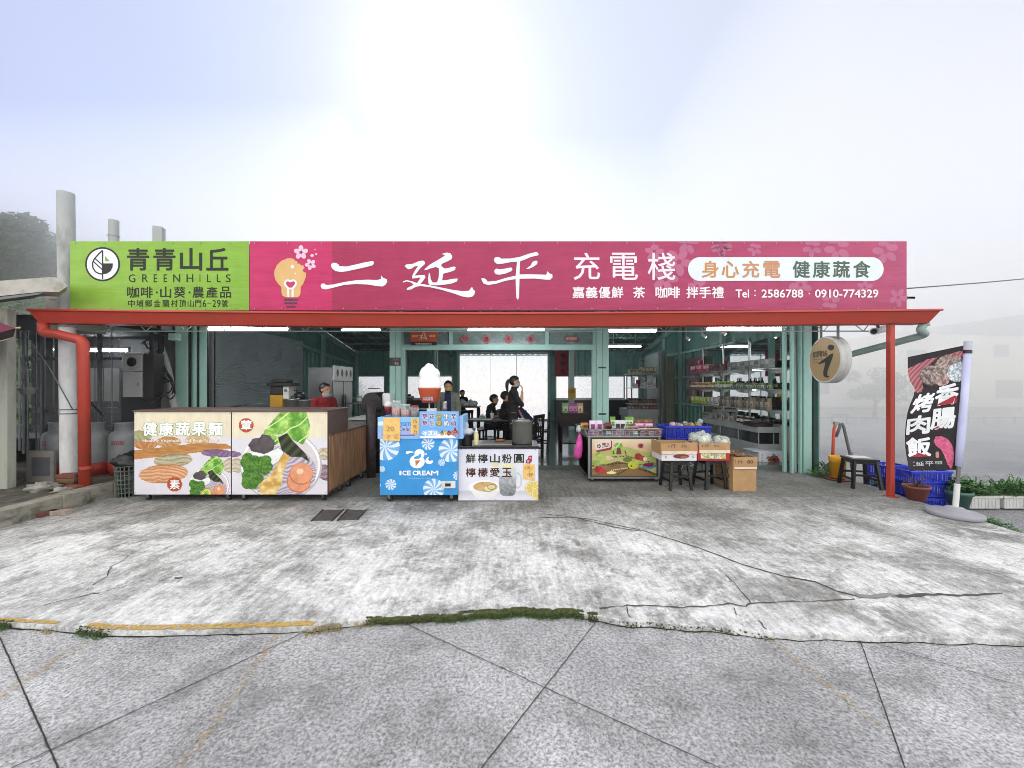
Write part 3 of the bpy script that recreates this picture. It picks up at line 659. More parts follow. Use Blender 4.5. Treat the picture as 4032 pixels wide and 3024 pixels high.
for a, b in ((1803, 1933), (1933, 2033), (2033, 2163)):
    mb = MB(); mb.box((X(a, BY) + .03, BY + .04, .13), (X(b, BY) - .03, BY + .046, dt - .05)); mb.build('pane', GL, w_)
mb = MB(); yy = BY + 1.1 # veranda roof truss behind the door
zb, zt = Z(1399, yy), Z(1386, yy) + .14; mb.bar((X(1800, yy), yy, zb), (X(2160, yy), yy, zb), .03); mb.bar((X(1790, yy), yy, zt), (X(2170, yy), yy, zt), .04)
for i in range(7):
    u = 1830 + i * 51; mb.bar((X(u, yy), yy, zb), (X(u + 22, yy), yy, zt), .018); mb.bar((X(u, yy), yy, zb), (X(u - 22, yy), yy, zt), .018)
corr(mb, (X(1780, yy), yy - 1.0, zt + .05), (4.3, 0, 0), (0, 1.6, -.1), 0, .12, .03, (0, 0, 1)); mb.build('veranda_truss', TEALD, shop)
# ---- mid columns and front frame of the dining room
for a, b in ((1538, 1582), (2347, 2394)):
    mb = MB(); x0, x1 = X(a, FY), X(b, FY); xm = (x0 + x1) / 2
    mb.box((x0, FY - .06, 0.0), (xm - .003, FY + .14, 3.0), bev=.006); mb.box((xm + .003, FY - .06, 0.0), (x1, FY + .14, 3.0), bev=.006); mb.box((x0 + .02, FY - .03, 2.55), (x1 - .02, FY + .1, 2.7))
    c_ = mb.build('column', TEAL, shop)
    if a > 2000:
        for v in (1448, 1629): mb = MB(); mb.box((x0 + .03, FY - .066, Z(v + 3, FY)), (x1 - .05, FY - .058, Z(v - 3, FY))); mb.build('latch_slot', BLK, c_)
mb = MB(); Yf = FY + .02
def fr(u0, v0, u1, v1, d=.08, y=Yf): mb.box((X(u0, y), y - d / 2, Z(v1, y)), (X(u1, y), y + d / 2, Z(v0, y)))
fr(1582, 1358, 2347, 1379, .12); fr(1582, 1290, 2347, 1302, .10); fr(1582, 1302, 1592, 1358, .09); fr(2333, 1302, 2347, 1358, .09)
fr(1770, 1302, 1783, 1358, .09); fr(2147, 1302, 2160, 1358, .09)
fr(1582, 1379, 1597, 1838, .10); fr(2331, 1379, 2347, 1838, .10)
mb.build('transom_frame', TEAL, shop)
MILK = glass_mat('dusty_transom_glass', '8fa8a2', alpha=.30, rough=.25)
for a, b in ((1592, 1770), (1783, 2147), (2160, 2333)):
    mb = MB(); mb.box((X(a, Yf), Yf, Z(1358, Yf)), (X(b, Yf), Yf + .006, Z(1302, Yf))); mb.build('transom_pane', MILK, shop)
# inner posts of the far room half
for u, y, w, in ((1716, 12.4, .10), (2252, 12.4, .16)):
    mb = MB(); mb.box((X(u, y) - w / 2, y, .08), (X(u, y) + w / 2, y + .12, roofz(y))); mb.build('inner_post', TEAL, shop)
for u, y in ((1722, 12.2), (2241, 12.2)): mb = MB(); mb.cyl((X(u, y), y, .08), (X(u, y), y, 3.3), .028, n=12); mb.build('steel_pipe', STEEL, shop)
# mirror wall on the right
MIR = mat('mirror_glass', 'dfe6e4', rough=.02, metal=1.0, var=.01)
mb = MB(); mb.box((RX - .13, 7.12, .75), (RX - .12, 10.4, 2.45)); mb.build('mirror', MIR, shop)
mb = MB()
for y in (7.10, 8.35, 9.4, 10.4): mb.box((RX - .15, y, .1), (RX - .118, y + .03, 2.5))
mb.build('mirror_frame', STEEL, shop)
WALLW = mat('painted_board', '9aa39f', rough=.6, var=.08)
mb = MB(); mb.box((RX - .13, 6.75, 0.0), (RX - .05, 7.08, 2.7)); mb.box((RX - .12, 7.13, .08), (RX - .06, 10.4, .75)); mb.build('wall_board', WALLW, shop)
# partition post and panel inside right
mb = MB(); y = 11.5; mb.box((X(2604, y), y, .08), (X(2622, y), y + .1, 2.55)); mb.box((X(2598, y), y + .1, .08), (X(2602, y) , y + 1.3, 2.5)); mb.build('partition', mat('grey_partition', '6d7573', rough=.4), shop)
mb = MB(); mb.box((X(2624, 11.2), 11.2, .08), (X(2655, 11.2), 11.24, 2.35)); mb.build('door', mat('olive_door', '5d6350', rough=.6), shop)
# folded shutter panels
def folded(us, y0, z1, base, lab):
    t_ = thing('folding_door', lab, 'folding door', (X(us[0], y0), y0, 0))
    for i in range(len(us) - 1):
        mb = MB(); x0, x1 = X(us[i], y0), X(us[i + 1], y0) - .012; o = base[i]
        mb.box((x0, y0 + o, .0), (x1, y0 + o + .06, z1), bev=.008); p_ = mb.build('leaf', TEAL, t_)
        mb = MB(); mb.box((x1, y0 + o + .012, .01), (x1 + .012, y0 + o + .05, z1 - .01)); mb.build('edge_seal', BLK, p_)
    return t_
folded([690, 742, 760, 775, 806], 6.55, 2.55, [0, .06, .0, .05], 'stack of folded teal door leaves left of the grey plaster wall')
folded([3104, 3118, 3132, 3152, 3163, 3196], 6.55, 2.6, [.1, .0, .07, .0, -.02], 'stack of folded teal door leaves behind the round sign')
# plaster board on the kitchen wall
PLA = bpy.data.materials.new('combed_plaster'); PLA.use_nodes = True; t = PLA.node_tree; b_ = t.nodes['Principled BSDF']; b_.inputs['Roughness'].default_value = .9
tcn = t.nodes.new('ShaderNodeTexCoord'); wv = t.nodes.new('ShaderNodeTexWave'); wv.inputs['Scale'].default_value = 9; wv.inputs['Distortion'].default_value = 9; wv.inputs['Detail'].default_value = 1; wv.inputs['Detail Scale'].default_value = .35; wv.bands_direction = 'Z'
ns = t.nodes.new('ShaderNodeTexNoise'); ns.inputs['Scale'].default_value = 1.8; ns.inputs['Detail'].default_value = 5
t.links.new(tcn.outputs['Object'], wv.inputs['Vector']); t.links.new(tcn.outputs['Object'], ns.inputs['Vector'])
mr = t.nodes.new('ShaderNodeMapRange'); mr.inputs[1].default_value = .45; mr.inputs[2].default_value = .55; t.links.new(ns.outputs[0], mr.inputs[0])
mu = t.nodes.new('ShaderNodeMath'); mu.operation = 'MULTIPLY'; t.links.new(wv.outputs['Fac'], mu.inputs[0]); t.links.new(mr.outputs[0], mu.inputs[1])
rp = t.nodes.new('ShaderNodeValToRGB'); rp.color_ramp.elements[0].color = (*lin('c0ccd0'), 1); rp.color_ramp.elements[1].color = (*lin('dde6e8'), 1); t.links.new(mu.outputs[0], rp.inputs[0])
n2 = t.nodes.new('ShaderNodeMixRGB'); n2.blend_type = 'MULTIPLY'; n2.inputs[0].default_value = .2; t.links.new(rp.outputs[0], n2.inputs[1]); t.links.new(ns.outputs[0], n2.inputs[2]); t.links.new(n2.outputs[0], b_.inputs['Base Color'])
bp = t.nodes.new('ShaderNodeBump'); bp.inputs['Strength'].default_value = .8; bp.inputs['Distance'].default_value = .02; t.links.new(mu.outputs[0], bp.inputs['Height']); t.links.new(bp.outputs[0], b_.inputs['Normal'])
mb = MB(); mb.box((LX + .04, 7.95, .3), (LX + .10, 11.6, 2.83)); mb.build('plaster_panel', PLA, shop)
# wires along the front
WIRE = mat('black_cable', '151515', rough=.6)

# ================================================================ BANNERS
BYb = 5.19
VINYL = print_mat('banner_vinyl', .38); t = VINYL.node_tree; b_ = t.nodes['Principled BSDF']
tcn = t.nodes.new('ShaderNodeTexCoord'); mp = t.nodes.new('ShaderNodeMapping'); mp.inputs['Scale'].default_value = (1.1, 1, 5); mp.inputs['Rotation'].default_value = (0, R(12), 0); t.links.new(tcn.outputs['Object'], mp.inputs[0])
ns = t.nodes.new('ShaderNodeTexNoise'); ns.inputs['Scale'].default_value = 1.3; ns.inputs['Detail'].default_value = 3; t.links.new(mp.outputs[0], ns.inputs['Vector'])
bp = t.nodes.new('ShaderNodeBump'); bp.inputs['Strength'].default_value = .35; bp.inputs['Distance'].default_value = .04; t.links.new(ns.outputs[0], bp.inputs['Height']); t.links.new(bp.outputs[0], b_.inputs['Normal'])
def bmap(u, v, ly):
    y = BYb - (1222 - v) / 272 * .05 - ly * .0016; return P(u, v, y)
def banner(u0, u1, col, col2, name, label, parts):
    t_ = thing(name, label, 'sign banner', (X((u0 + u1) / 2, BYb), BYb, Z(1222, BYb)))
    c0, c1 = hx(col), hx(col2)
    a = Art(lambda u, v, ly: bmap(u, v, ly)); nx = int((u1 - u0) / 12)
    def fn(U, V):
        k = np.clip((U - u0) / (u1 - u0), 0, 1)[..., None]; img = c0 * (1 - k) + c1 * k
        img = img * (1 + .05 * (fbm(U, V * 2, 120) - .5))[..., None] * (1 + .03 * (fbm(U * .3, V, 14) - .5))[..., None]
        return parts(U, V, img)
    a.raster(u0, 950, u1, 1222, nx, 24, fn)
    o = a.build('sheet', t_, VINYL); for_p = o.data.polygons; for_p.foreach_set('use_smooth', [True] * len(for_p))
    mb = MB()  # box frame behind the sheet
    y0 = BYb + .03
    for z in (Z(1218, BYb), Z(1086, BYb), Z(956, BYb)): mb.bar((X(u0, y0) + .03, y0 + .02, z), (X(u1, y0) - .03, y0 + .02, z), .03)
    n = max(2, int((u1 - u0) / 270))
    for i in range(n + 1): x = X(u0, y0) + .03 + (X(u1, y0) - X(u0, y0) - .06) * i / n; mb.bar((x, y0 + .045, Z(1238, BYb)), (x, y0 + .045, Z(954, BYb)), .03)
    mb.build('frame', GREYM, t_)
    mb = MB()
    for v in (957, 1214):
        u = u0 + 20
        while u < u1 - 8: p = bmap(u, v, 2); mb.cyl(p, p + Vector((0, -.004, 0)), .008, n=8); u += 123 + random.uniform(-25, 25)
    mb.build('eyelet', STEEL, t_)
    return t_
gb = banner(276, 981, '8fb946', '86b43c', 'banner_sign', 'lime green shop banner with black lettering and round leaf logo', lambda U, V, im: im)
ga = cv(0, 900, 2.212)
a = Art(bmap)
BK = '22261f'
c = ga([(893, 310)])[0]; k = 1 / 2.212
a.ell(c[0], c[1], 152 * k, 149 * k, BK, 1, 40); a.ell(c[0], c[1], 137 * k, 134 * k, 'eef0f6', 2, 40)
a.stroke(ga([(893, 440), (893, 190), (860, 220), (820, 265), (806, 300), (808, 340), (830, 375), (862, 392), (893, 396)]), 11 * k, BK, 3)
a.stroke(ga([(828, 262), (893, 318)]), 9 * k, BK, 3.1); a.stroke(ga([(812, 285), (893, 360)]), 9 * k, BK, 3.1)
a.poly(ga([(893, 303), (982, 303), (980, 335), (965, 368), (935, 390), (893, 398)]), BK, 3.2)
a.poly(ga([(914, 238), (955, 284), (914, 284)]), '7cae48', 3.2)
for i, ch in enumerate('青青山丘'):
    x0 = (1108, 1338, 1570, 1800)[i]; (ux0, vy0), (ux1, vy1) = ga([(x0, 172), (x0 + 186, 362)]); a.text(ch, ux0, vy0, ux1, vy1, BK, 2, .028)
x = 1122
for i, ch in enumerate('GREENHILLS'):
    xs_ = (1120, 1238, 1338, 1425, 1508, 1624, 1738, 1802, 1888, 1966)[i]; w = (58, 50, 30, 30, 60, 58, 5, 34, 34, 42)[i]
    (q0, w0), (q1, w1) = ga([(xs_, 398), (xs_ + w, 466)]); a.text(ch, q0, w0, q1, w1, BK, 2, -.004 if ch != 'I' else -.01)
for ch, xx, ww in (('咖', 1108, 100), ('啡', 1228, 100), ('山', 1396, 92), ('葵', 1514, 100), ('農', 1676, 98), ('產', 1795, 98), ('品', 1918, 92)):
    (q0, w0), (q1, w1) = ga([(xx, 506), (xx + ww, 602)]); a.text(ch, q0, w0, q1, w1, BK, 2, .018)
for xx in (1365, 1650): c = ga([(xx, 556)])[0]; a.ell(c[0], c[1], 9 * k, 9 * k, BK, 2, 10)
xx = 1115
for ch, w in zip('中埔鄉金蘭村頂山門6-29號', [66, 70, 70, 70, 70, 66, 68, 60, 60, 34, 40, 34, 34, 60]):
    h0, h1 = (620, 682) if ch != '-' else (648, 652); (q0, w0), (q1, w1) = ga([(xx, h0), (xx + w * .86, h1)]); a.text(ch, q0, w0, q1, w1, BK, 2, .006); xx += w + 5.6
a.build('lettering', gb)

A1, B1, C1 = cv(950, 900, 2.212), cv(1900, 900, 2.212), cv(2700, 900, 2.212)
random.seed(5)
blossoms = [(1780 + 0, 0, 0)]
bl = [B1([(1495, 210)])[0] + (40,), B1([(1710, 290)])[0] + (60,), B1([(1790, 130)])[0] + (45,), B1([(1590, 440)])[0] + (55,), B1([(2080, 150)])[0] + (45,), C1([(310, 150)])[0] + (45,), C1([(100, 500)])[0] + (40,), C1([(1320, 180)])[0] + (55,), C1([(1000, 490)])[0] + (50,),
      C1([(1740, 200)])[0] + (55,), C1([(1260, 630)])[0] + (40,), C1([(1850, 600)])[0] + (40,), C1([(600, 180)])[0] + (30,), C1([(1100, 170)])[0] + (40,), C1([(1560, 510)])[0] + (34,)]
def pinkbg(U, V, im):
    im = np.where((U < 1303)[..., None], hx('c42e66') * np.ones(3), im)
    k = np.clip((1215 - V) / 260, 0, 1) * np.clip((U - 2700) / 700, 0, 1)
    return im
pk = banner(983, 3570, 'a52650', 'b04a70', 'banner_sign', 'long magenta shop banner with white brush lettering and light bulb logo', pinkbg)
a = Art(bmap)
for (u, v, r) in bl:
    for q in range(5):
        t0 = q * 2 * pi / 5 + u; cu, cv_ = u + cos(t0) * r * .55, v + sin(t0) * r * .55
        vv = max(955, min(1216, cv_)); a.ell(cu, vv, r * .42, min(r * .27, vv - 951, 1220 - vv), 'b9688a', 1 + q * .02, 12, rot=t0 if abs(vv - cv_) < 1 and 975 < vv < 1200 else 0)
WT = 'e9eef6'
for pts in ([(783, 310), (800, 297), (828, 300), (850, 315), (855, 328), (920, 330), (1000, 312), (1080, 293), (1145, 282), (1157, 295), (1148, 318), (1100, 332), (1000, 355), (920, 372), (870, 378), (820, 370), (795, 350), (782, 330)],
            [(690, 500), (700, 480), (722, 478), (740, 492), (800, 487), (900, 465), (1000, 450), (1100, 445), (1180, 448), (1215, 440), (1220, 408), (1237, 430), (1268, 440), (1272, 465), (1255, 490), (1230, 505), (1180, 500), (1100, 487), (1000, 483), (900, 490), (800, 515), (740, 530), (705, 525)],
            [(1422, 325), (1440, 312), (1490, 308), (1545, 285), (1580, 278), (1600, 290), (1598, 310), (1560, 345), (1525, 390), (1510, 410), (1560, 405), (1598, 405), (1605, 425), (1580, 460), (1560, 480), (1650, 495), (1750, 515), (1850, 535), (1930, 545), (1985, 540), (1998, 520), (2010, 508), (2020, 530), (2036, 545), (2030, 575), (2010, 595), (1970, 600), (1920, 590), (1850, 565), (1750, 535), (1650, 512), (1560, 500), (1520, 508), (1480, 530), (1440, 535), (1445, 518), (1500, 490), (1480, 470), (1440, 460), (1410, 472), (1410, 460), (1440, 448), (1490, 460), (1530, 475), (1555, 440), (1560, 425), (1520, 432), (1490, 435), (1488, 415), (1510, 370), (1540, 325), (1510, 330), (1480, 350), (1455, 355), (1435, 340)],
            [(1742, 222), (1790, 208), (1822, 216), (1838, 242), (1832, 266), (1800, 284), (1745, 308), (1742, 325), (1770, 348), (1800, 345), (1850, 330), (1868, 335), (1862, 360), (1820, 378), (1775, 388), (1758, 395), (1750, 450), (1780, 450), (1850, 437), (1885, 435), (1880, 460), (1830, 480), (1760, 490), (1700, 495), (1640, 490), (1630, 475), (1628, 430), (1635, 380), (1645, 400), (1650, 440), (1668, 470), (1705, 468), (1718, 430), (1722, 380), (1720, 345), (1695, 335), (1640, 350), (1610, 362), (1592, 358), (1640, 315), (1700, 280), (1755, 248), (1778, 230)]):
    a.poly(A1(pts), WT, 3)
for pts in ([(98, 265), (115, 248), (145, 250), (165, 262), (250, 260), (330, 245), (400, 220), (470, 203), (485, 215), (488, 232), (420, 248), (370, 270), (328, 285), (325, 320), (322, 400), (400, 398), (500, 400), (555, 402), (565, 370), (580, 388), (608, 400), (610, 425), (590, 445), (550, 445), (450, 435), (322, 437), (320, 520), (318, 600), (308, 622), (295, 605), (290, 520), (288, 440), (200, 455), (120, 480), (50, 492), (10, 480), (-4, 458), (-12, 435), (10, 432), (28, 440), (45, 462), (120, 455), (200, 430), (288, 410), (295, 340), (300, 290), (250, 292), (180, 305), (130, 310), (105, 292)],
            [(102, 365), (118, 348), (150, 355), (200, 348), (250, 338), (262, 355), (250, 372), (200, 392), (150, 402), (118, 398), (104, 382)], [(380, 350), (420, 320), (435, 290), (465, 278), (480, 288), (475, 310), (440, 335), (400, 352)]):
    a.poly(B1(pts), WT, 3)
for ch, x0, x1 in (('充', 795, 1022), ('電', 1112, 1352), ('棧', 1440, 1678)):
    (q0, w0), (q1, w1) = B1([(x0, 212), (x1, 446)]); a.text(ch, q0, w0, q1, w1, 'f0e4ee', 3, .012)
xx = [785, 900, 1012, 1125, 1313, 1508, 1618, 1777, 1890, 2000]
for ch, x0 in zip('嘉義優鮮茶咖啡拌手禮', xx): (q0, w0), (q1, w1) = B1([(x0, 508), (x0 + 100, 604)]); a.text(ch, q0, w0, q1, w1, 'f6ecf2', 3, .034)
(q0, w0), (q1, w1) = C1([(20, 249), (1724, 456)]); a.rrect(q0, w0, q1, w1, (w1 - w0) / 2 - .01, 'e4ecf0', 3, 10)
for ch, x0, cc in (('身', 142, 'c98f5a'), ('心', 316, 'c98f5a'), ('充', 496, 'c9906a'), ('電', 678, 'c9906a'), ('健', 935, '51665a'), ('康', 1110, '51665a'), ('蔬', 1285, '51665a'), ('食', 1462, '51665a')):
    (q0, w0), (q1, w1) = C1([(x0, 284), (x0 + 144, 426)]); a.text(ch, q0, w0, q1, w1, cc, 4, .03)
(q0, w0), (q1, w1) = C1([(436, 532), (550, 600)]); a.text('Tel', q0, w0, q1, w1, 'f6ecf2', 3, .03)
for yy in (542, 582): c = C1([(604, yy)])[0]; a.ell(c[0], c[1], 3, 3, 'f6ecf2', 3, 8)
(q0, w0), (q1, w1) = C1([(662, 532), (1022, 600)]); a.text('2586788', q0, w0, q1, w1, 'f6ecf2', 3, .032)
c = C1([(1076, 566)])[0]; a.ell(c[0], c[1], 3, 3, 'f6ecf2', 3, 8)
(q0, w0), (q1, w1) = C1([(1128, 532), (1676, 600)]); a.text('0910-774329', q0, w0, q1, w1, 'f6ecf2', 3, .032)
a.build('lettering', pk)
# bulb logo
a = Art(bmap); q = A1
bulb = [(452, 262), (430, 258), (400, 260), (350, 280), (310, 318), (288, 370), (287, 410), (300, 450), (320, 480), (350, 510), (350, 560), (360, 585), (385, 599), (490, 599), (510, 585), (517, 560), (517, 510), (540, 480), (560, 430), (566, 385), (545, 380), (537, 368), (540, 352), (552, 345), (540, 320), (520, 322), (510, 305), (490, 306), (488, 285), (470, 280), (462, 268)]
a.poly(q(bulb), 'e0b57a', 2); c = q([(446, 333)])[0]; a.ell(c[0], c[1], 7.5, 7, 'f4ecec', 3, 14); c = q([(472, 391)])[0]; a.ell(c[0], c[1], 3, 3, 'f4ecec', 3, 10)
heart = [(428, 462), (415, 452), (398, 450), (382, 462), (378, 480), (390, 500), (408, 520), (410, 598)]; heart2 = [(428, 462), (441, 452), (458, 450), (474, 462), (478, 480), (466, 500), (448, 520), (447, 598)]
a.poly(q([(428, 462), (415, 452), (398, 450), (382, 462), (378, 480), (390, 500), (412, 520), (444, 520), (466, 500), (478, 480), (474, 462), (458, 450), (441, 452)]), 'c0416c', 2.5)
a.stroke(q(heart), 8, 'f2f0f2', 3); a.stroke(q(heart2), 8, 'f2f0f2', 3.1); a.stroke(q([(408, 522), (448, 522)]), 7, 'f2f0f2', 3.2)
for y0, x0, x1 in ((612, 370, 492), (642, 372, 490), (672, 390, 474)): a.poly(q([(x0, y0), (x1, y0), (x1 - 4, y0 + 16), (x0 + 4, y0 + 16)]), '5a3a50', 2)
for cx, cy, r in ((520, 208, 64), (603, 312, 50)):
    for i in range(5):
        t0 = -pi / 2 + pi / 5 + i * 2 * pi / 5 + (pi / 5 if r == 64 else 0.2); c = q([(cx + cos(t0) * r * .58, cy + sin(t0) * r * .58)])[0]; a.ell(c[0], c[1], r * .42 * k, r * .33 * k, 'efc6dc', 3 + .05 * i, 14, rot=t0)
        a.stroke(q([(cx, cy), (cx + cos(t0 + .2) * r * .4, cy + sin(t0 + .2) * r * .4)]), 1.2, '7a3050', 3.6)
for cx, cy, r in ((617, 235, 15), (652, 223, 10), (642, 183, 6)): c = q([(cx, cy)])[0]; a.ell(c[0], c[1], r * k, r * k * .9, 'efc6dc', 3, 8)
a.build('logo', pk)
# power line to the right
pw = thing('power_line', 'thin grey power line from the banner end to the right', 'power line', P(3560, 1136, 5.5)); mb = MB()
pts = [P(3540, 1138, 5.3), P(3700, 1126, 5.6), P(3880, 1112, 6.0), P(4032, 1098, 6.4), P(4300, 1060, 7.2)]; mb.tube(pts, .009, 6); mb.build('cable', GREYM, pw)
mb = MB(); mb.cyl(P(3530, 1139, 5.3), P(3548, 1137.5, 5.3), .02, n=8); mb.build('insulator', WHT, pw)

# fluorescent tubes
TUBE = mat('lit_tube', 'ffffff', emit='f4fbff', estr=95.0)
def tube_light(u0, u1, v, Y, lab):
    t_ = thing('tube_light', lab, 'tube light', (X((u0 + u1) / 2, Y), Y, Z(v, Y)), 'lit fluorescent tubes under the roof')
    mb = MB(); x0, x1 = X(u0, Y), X(u1, Y); z = Z(v, Y); mb.cyl((x0 + .02, Y, z), (x1 - .02, Y, z), .017, n=12); mb.build('tube', TUBE, t_)
    mb = MB(); mb.box((x0, Y - .03, z + .035), (x1, Y + .03, z + .075), bev=.005)
    for x in (x0 + .01, x1 - .01): mb.box((x - .012, Y - .018, z - .02), (x + .012, Y + .018, z + .04))
    mb.bar((x0 + .2, Y, z + .07), (x0 + .2, Y, roofz(Y) + .05), .012); mb.bar((x1 - .2, Y, z + .07), (x1 - .2, Y, roofz(Y) + .05), .012)
    mb.build('housing', WHT, t_)
tube_light(817, 1142, 1296, 5.75, 'lit tube light above the grey plaster wall')
tube_light(1344, 1501, 1301, 8.6, 'lit tube light in the kitchen, left of the column with the house number')
tube_light(1838, 2148, 1301, 5.75, 'lit tube light above the diamond shaped door papers')
tube_light(2391, 2587, 1304, 8.2, 'front lit tube light between right column and display shelves')
tube_light(2391, 2526, 1365, 12.0, 'deeper lower tube light behind the right column')
tube_light(2776, 3080, 1298, 5.9, 'lit tube light above the mirrored goods shelves')
tube_light(-60, 60, 1290, 60, 'x') if False else None
# ================================================================ FRONT ROW: COUNTERS AND CARTS
def caster(mb, x, y, r=.035, a=0.0, z0=0.0, top=.11):
    d = Vector((cos(a), sin(a), 0)); s_ = Vector((-sin(a), cos(a), 0)); c = Vector((x, y, z0 + r)) + d * .02
    mb.cyl(c - s_ * .012, c + s_ * .012, r, n=18, mi=1); mb.cyl(c - s_ * .016, c + s_ * .016, r * .35, n=10, mi=0)
    for k in (-1, 1): p = c + s_ * .018 * k; mb.prism([(-.022, 0), (.012, 0), (.02, .05), (-.03, .05)], lambda q, w, p=p: p + d * q + Vector((0, 0, w)) - s_ * .0015, lambda q, w, p=p: p + d * q + Vector((0, 0, w)) + s_ * .0015, 0)
    mb.cyl((x, y, z0 + r + .05), (x, y, z0 + top), .014, n=10, mi=0)
    mb.box((x - .03, y - .03, z0 + top - .004), (x + .03, y + .03, z0 + top), 0)
E_ = cv(500, 1200, 1.9522)
YC = 4.97
PRL = cv(500, 1200, 1.9522)
def tocrop(fx, ox, oy, s): return lambda U, V: fx((U - ox) * s, (V - oy) * s)
GRN = hx('7fae3d')
def noodles(img, x, y, cx, cy, rx, ry, c0, c1, rot=0, fr=9.0, seed=0):
    dx, dy = x - cx, y - cy; a = dx * cos(rot) + dy * sin(rot); b = -dx * sin(rot) + dy * cos(rot)
    m = (a / rx) ** 2 + (b / ry) ** 2 < 1 + .15 * (vnoise(a + seed * 7, b, 20) - .5)
    st = .5 + .5 * np.sin((b + 10 * np.sin(a / rx * 2.2 + seed) + 6 * vnoise(a, b, 40)) / fr * 6.28)
    st = np.clip(st * (1.15 - .6 * (b / ry) ** 2) + .35 * (vnoise(a * .6, b * 2, 9) - .5), 0, 1)[..., None]; col = hx(c0) * st + hx(c1) * (1 - st); img[m] = col[m]; return img
def leafy(img, x, y, pts, base='7fb53c', sc=18):
    m = inpoly(x, y, pts); n = fbm(x, y, sc * 3)[..., None]; v = fbm(x + 50, y, sc)[..., None]
    n = np.clip((n - .3) * 2.2, 0, 1); col = hx('5c9a34') * (1 - n) + hx('b9dd78') * n; col = col * (.85 + .3 * v); vein = (np.abs(np.sin((x * .8 + y * 1.1 + 40 * vnoise(x, y, 70)) / 46)) > .992)[..., None]; col = np.where(vein, hx('d6ecaa') * np.ones(3), col); img[m] = col[m]; return img
def broc(img, x, y, cx, cy, r, seed=0):
    for i in range(9):
        t0 = i * 2.4 + seed; rr_ = r * .55 * math.sqrt(i / 9); px, py = cx + cos(t0) * rr_, cy + sin(t0) * rr_
        m = inell(x, y, px, py, r * .48, r * .44); n = vnoise(x + i * 11, y, r * .12)[..., None]; col = hx('2f5c22') * (1 - n) + hx('6f9f3f') * n; img[m] = col[m]
    return img
def bowlfood(img, x, y, cx, cy, k, veg=False):
    """one bowl print, drawn in a frame where the big bowl has radius 300"""
    X_ = (x - cx) / k; Y_ = (y - cy) / k
    m = inell(X_, Y_, 4, 6, 314, 270); img[m] = hx('bdb8c2'); m = inell(X_, Y_, 0, 0, 305, 262); img[m] = hx('f4f2f3'); m = inell(X_, Y_, 0, 5, 288, 245); img[m] = hx('d8d0d2')
    m2 = inell(X_, Y_, 10, 60, 265, 205); st = (.5 + .5 * np.sin((X_ * .5 + Y_ + 60 * vnoise(X_, Y_, 60)) / 4.2))[..., None]; col = hx('978ca0') * (1 - st) + hx('d3cbd8') * st; img[m2] = col[m2]
    t = img.copy()
    leafy(t, X_, Y_, [(-160, -180), (-120, -270), (-40, -360), (30, -440), (120, -455), (200, -400), (228, -300), (215, -220), (170, -155), (100, -190), (0, -235), (-80, -225)])
    leafy(t, X_, Y_, [(-170, -150), (-150, -205), (-90, -235), (-20, -220), (20, -190), (-40, -150), (-100, -160)])
    m = inpoly(X_, Y_, [(-250, -150), (-215, -200), (-160, -210), (-140, -235), (-80, -225), (-40, -170), (-60, -100), (-140, -80), (-220, -100)]); n = fbm(X_, Y_, 40)[..., None]; t[m] = (hx('3d3538') * (1 - n) + hx('6b6266') * n)[m]
    m = inpoly(X_, Y_, [(-245, -110), (-120, -80), (-20, -130), (20, -100), (10, -40), (-60, 0), (-180, -20), (-235, -60)]); t[m] = (hx('f2f4f5') * (.9 + .12 * n))[m]
    m = inpoly(X_, Y_, [(-20, -210), (50, -245), (90, -190), (190, -90), (225, -20), (160, -60), (80, -60), (10, -110)]); n2 = (.5 + .5 * np.sin((X_ + Y_) / 14))[..., None]; t[m] = (hx('23281c') * (1 - n2) + hx('4a5236') * n2)[m]
    broc(t, X_, Y_, -230, -10, 95, 0); broc(t, X_, Y_, -130, 0, 85, 1); broc(t, X_, Y_, -220, 110, 95, 2)
    for (ax, ay) in ((120, 130), (140, 70)):
        m = inell(X_, Y_, ax + 20, ay, 92, 85); t[m] = hx('c97a55'); m = inell(X_, Y_, ax + 22, ay - 5, 86, 78); nn_ = fbm(X_, Y_, 30)[..., None]; t[m] = (hx('e09a76') * (.92 + .16 * nn_))[m]
    m = inell(X_, Y_, 150, 50, 26, 22); t[m] = hx('f3cdb0')
    if veg:
        m = inell(X_, Y_, -50, 150, 82, 120, .5); t[m] = hx('a98f33'); m = inell(X_, Y_, -50, 150, 72, 108, .5); t[m] = hx('e3d067'); leafy(t, X_, Y_, [(-80, 90), (-20, 70), (0, 130), (-30, 190), (-80, 180)])
    else:
        m = inpoly(X_, Y_, [(40, -160 + 75), (75, -60), (55, -20), (20, 60), (10, 150), (-40, 230), (-100, 245), (-160, 220), (-165, 150), (-120, 110), (-60, 60), (-10, -40), (10, -80)]); nn_ = fbm(X_, Y_, 50)[..., None]; nn_ = np.clip((nn_ - .25) * 2, 0, 1); t[m] = (hx('c99a4c') * (1 - nn_) + hx('f4e2ac') * nn_)[m]
    img[:] = t; return img
def panel_bg(x, y):
    top = hx('e6dcc2') * (1 + .05 * (vnoise(x * 1.0, y * .1, 9) - .5) + .03 * (vnoise(x, y, 60) - .5))[..., None]; k = np.clip((y - 1000) / 40, 0, 1)[..., None]
    return top * (1 - k) + hx('dedbe4') * k
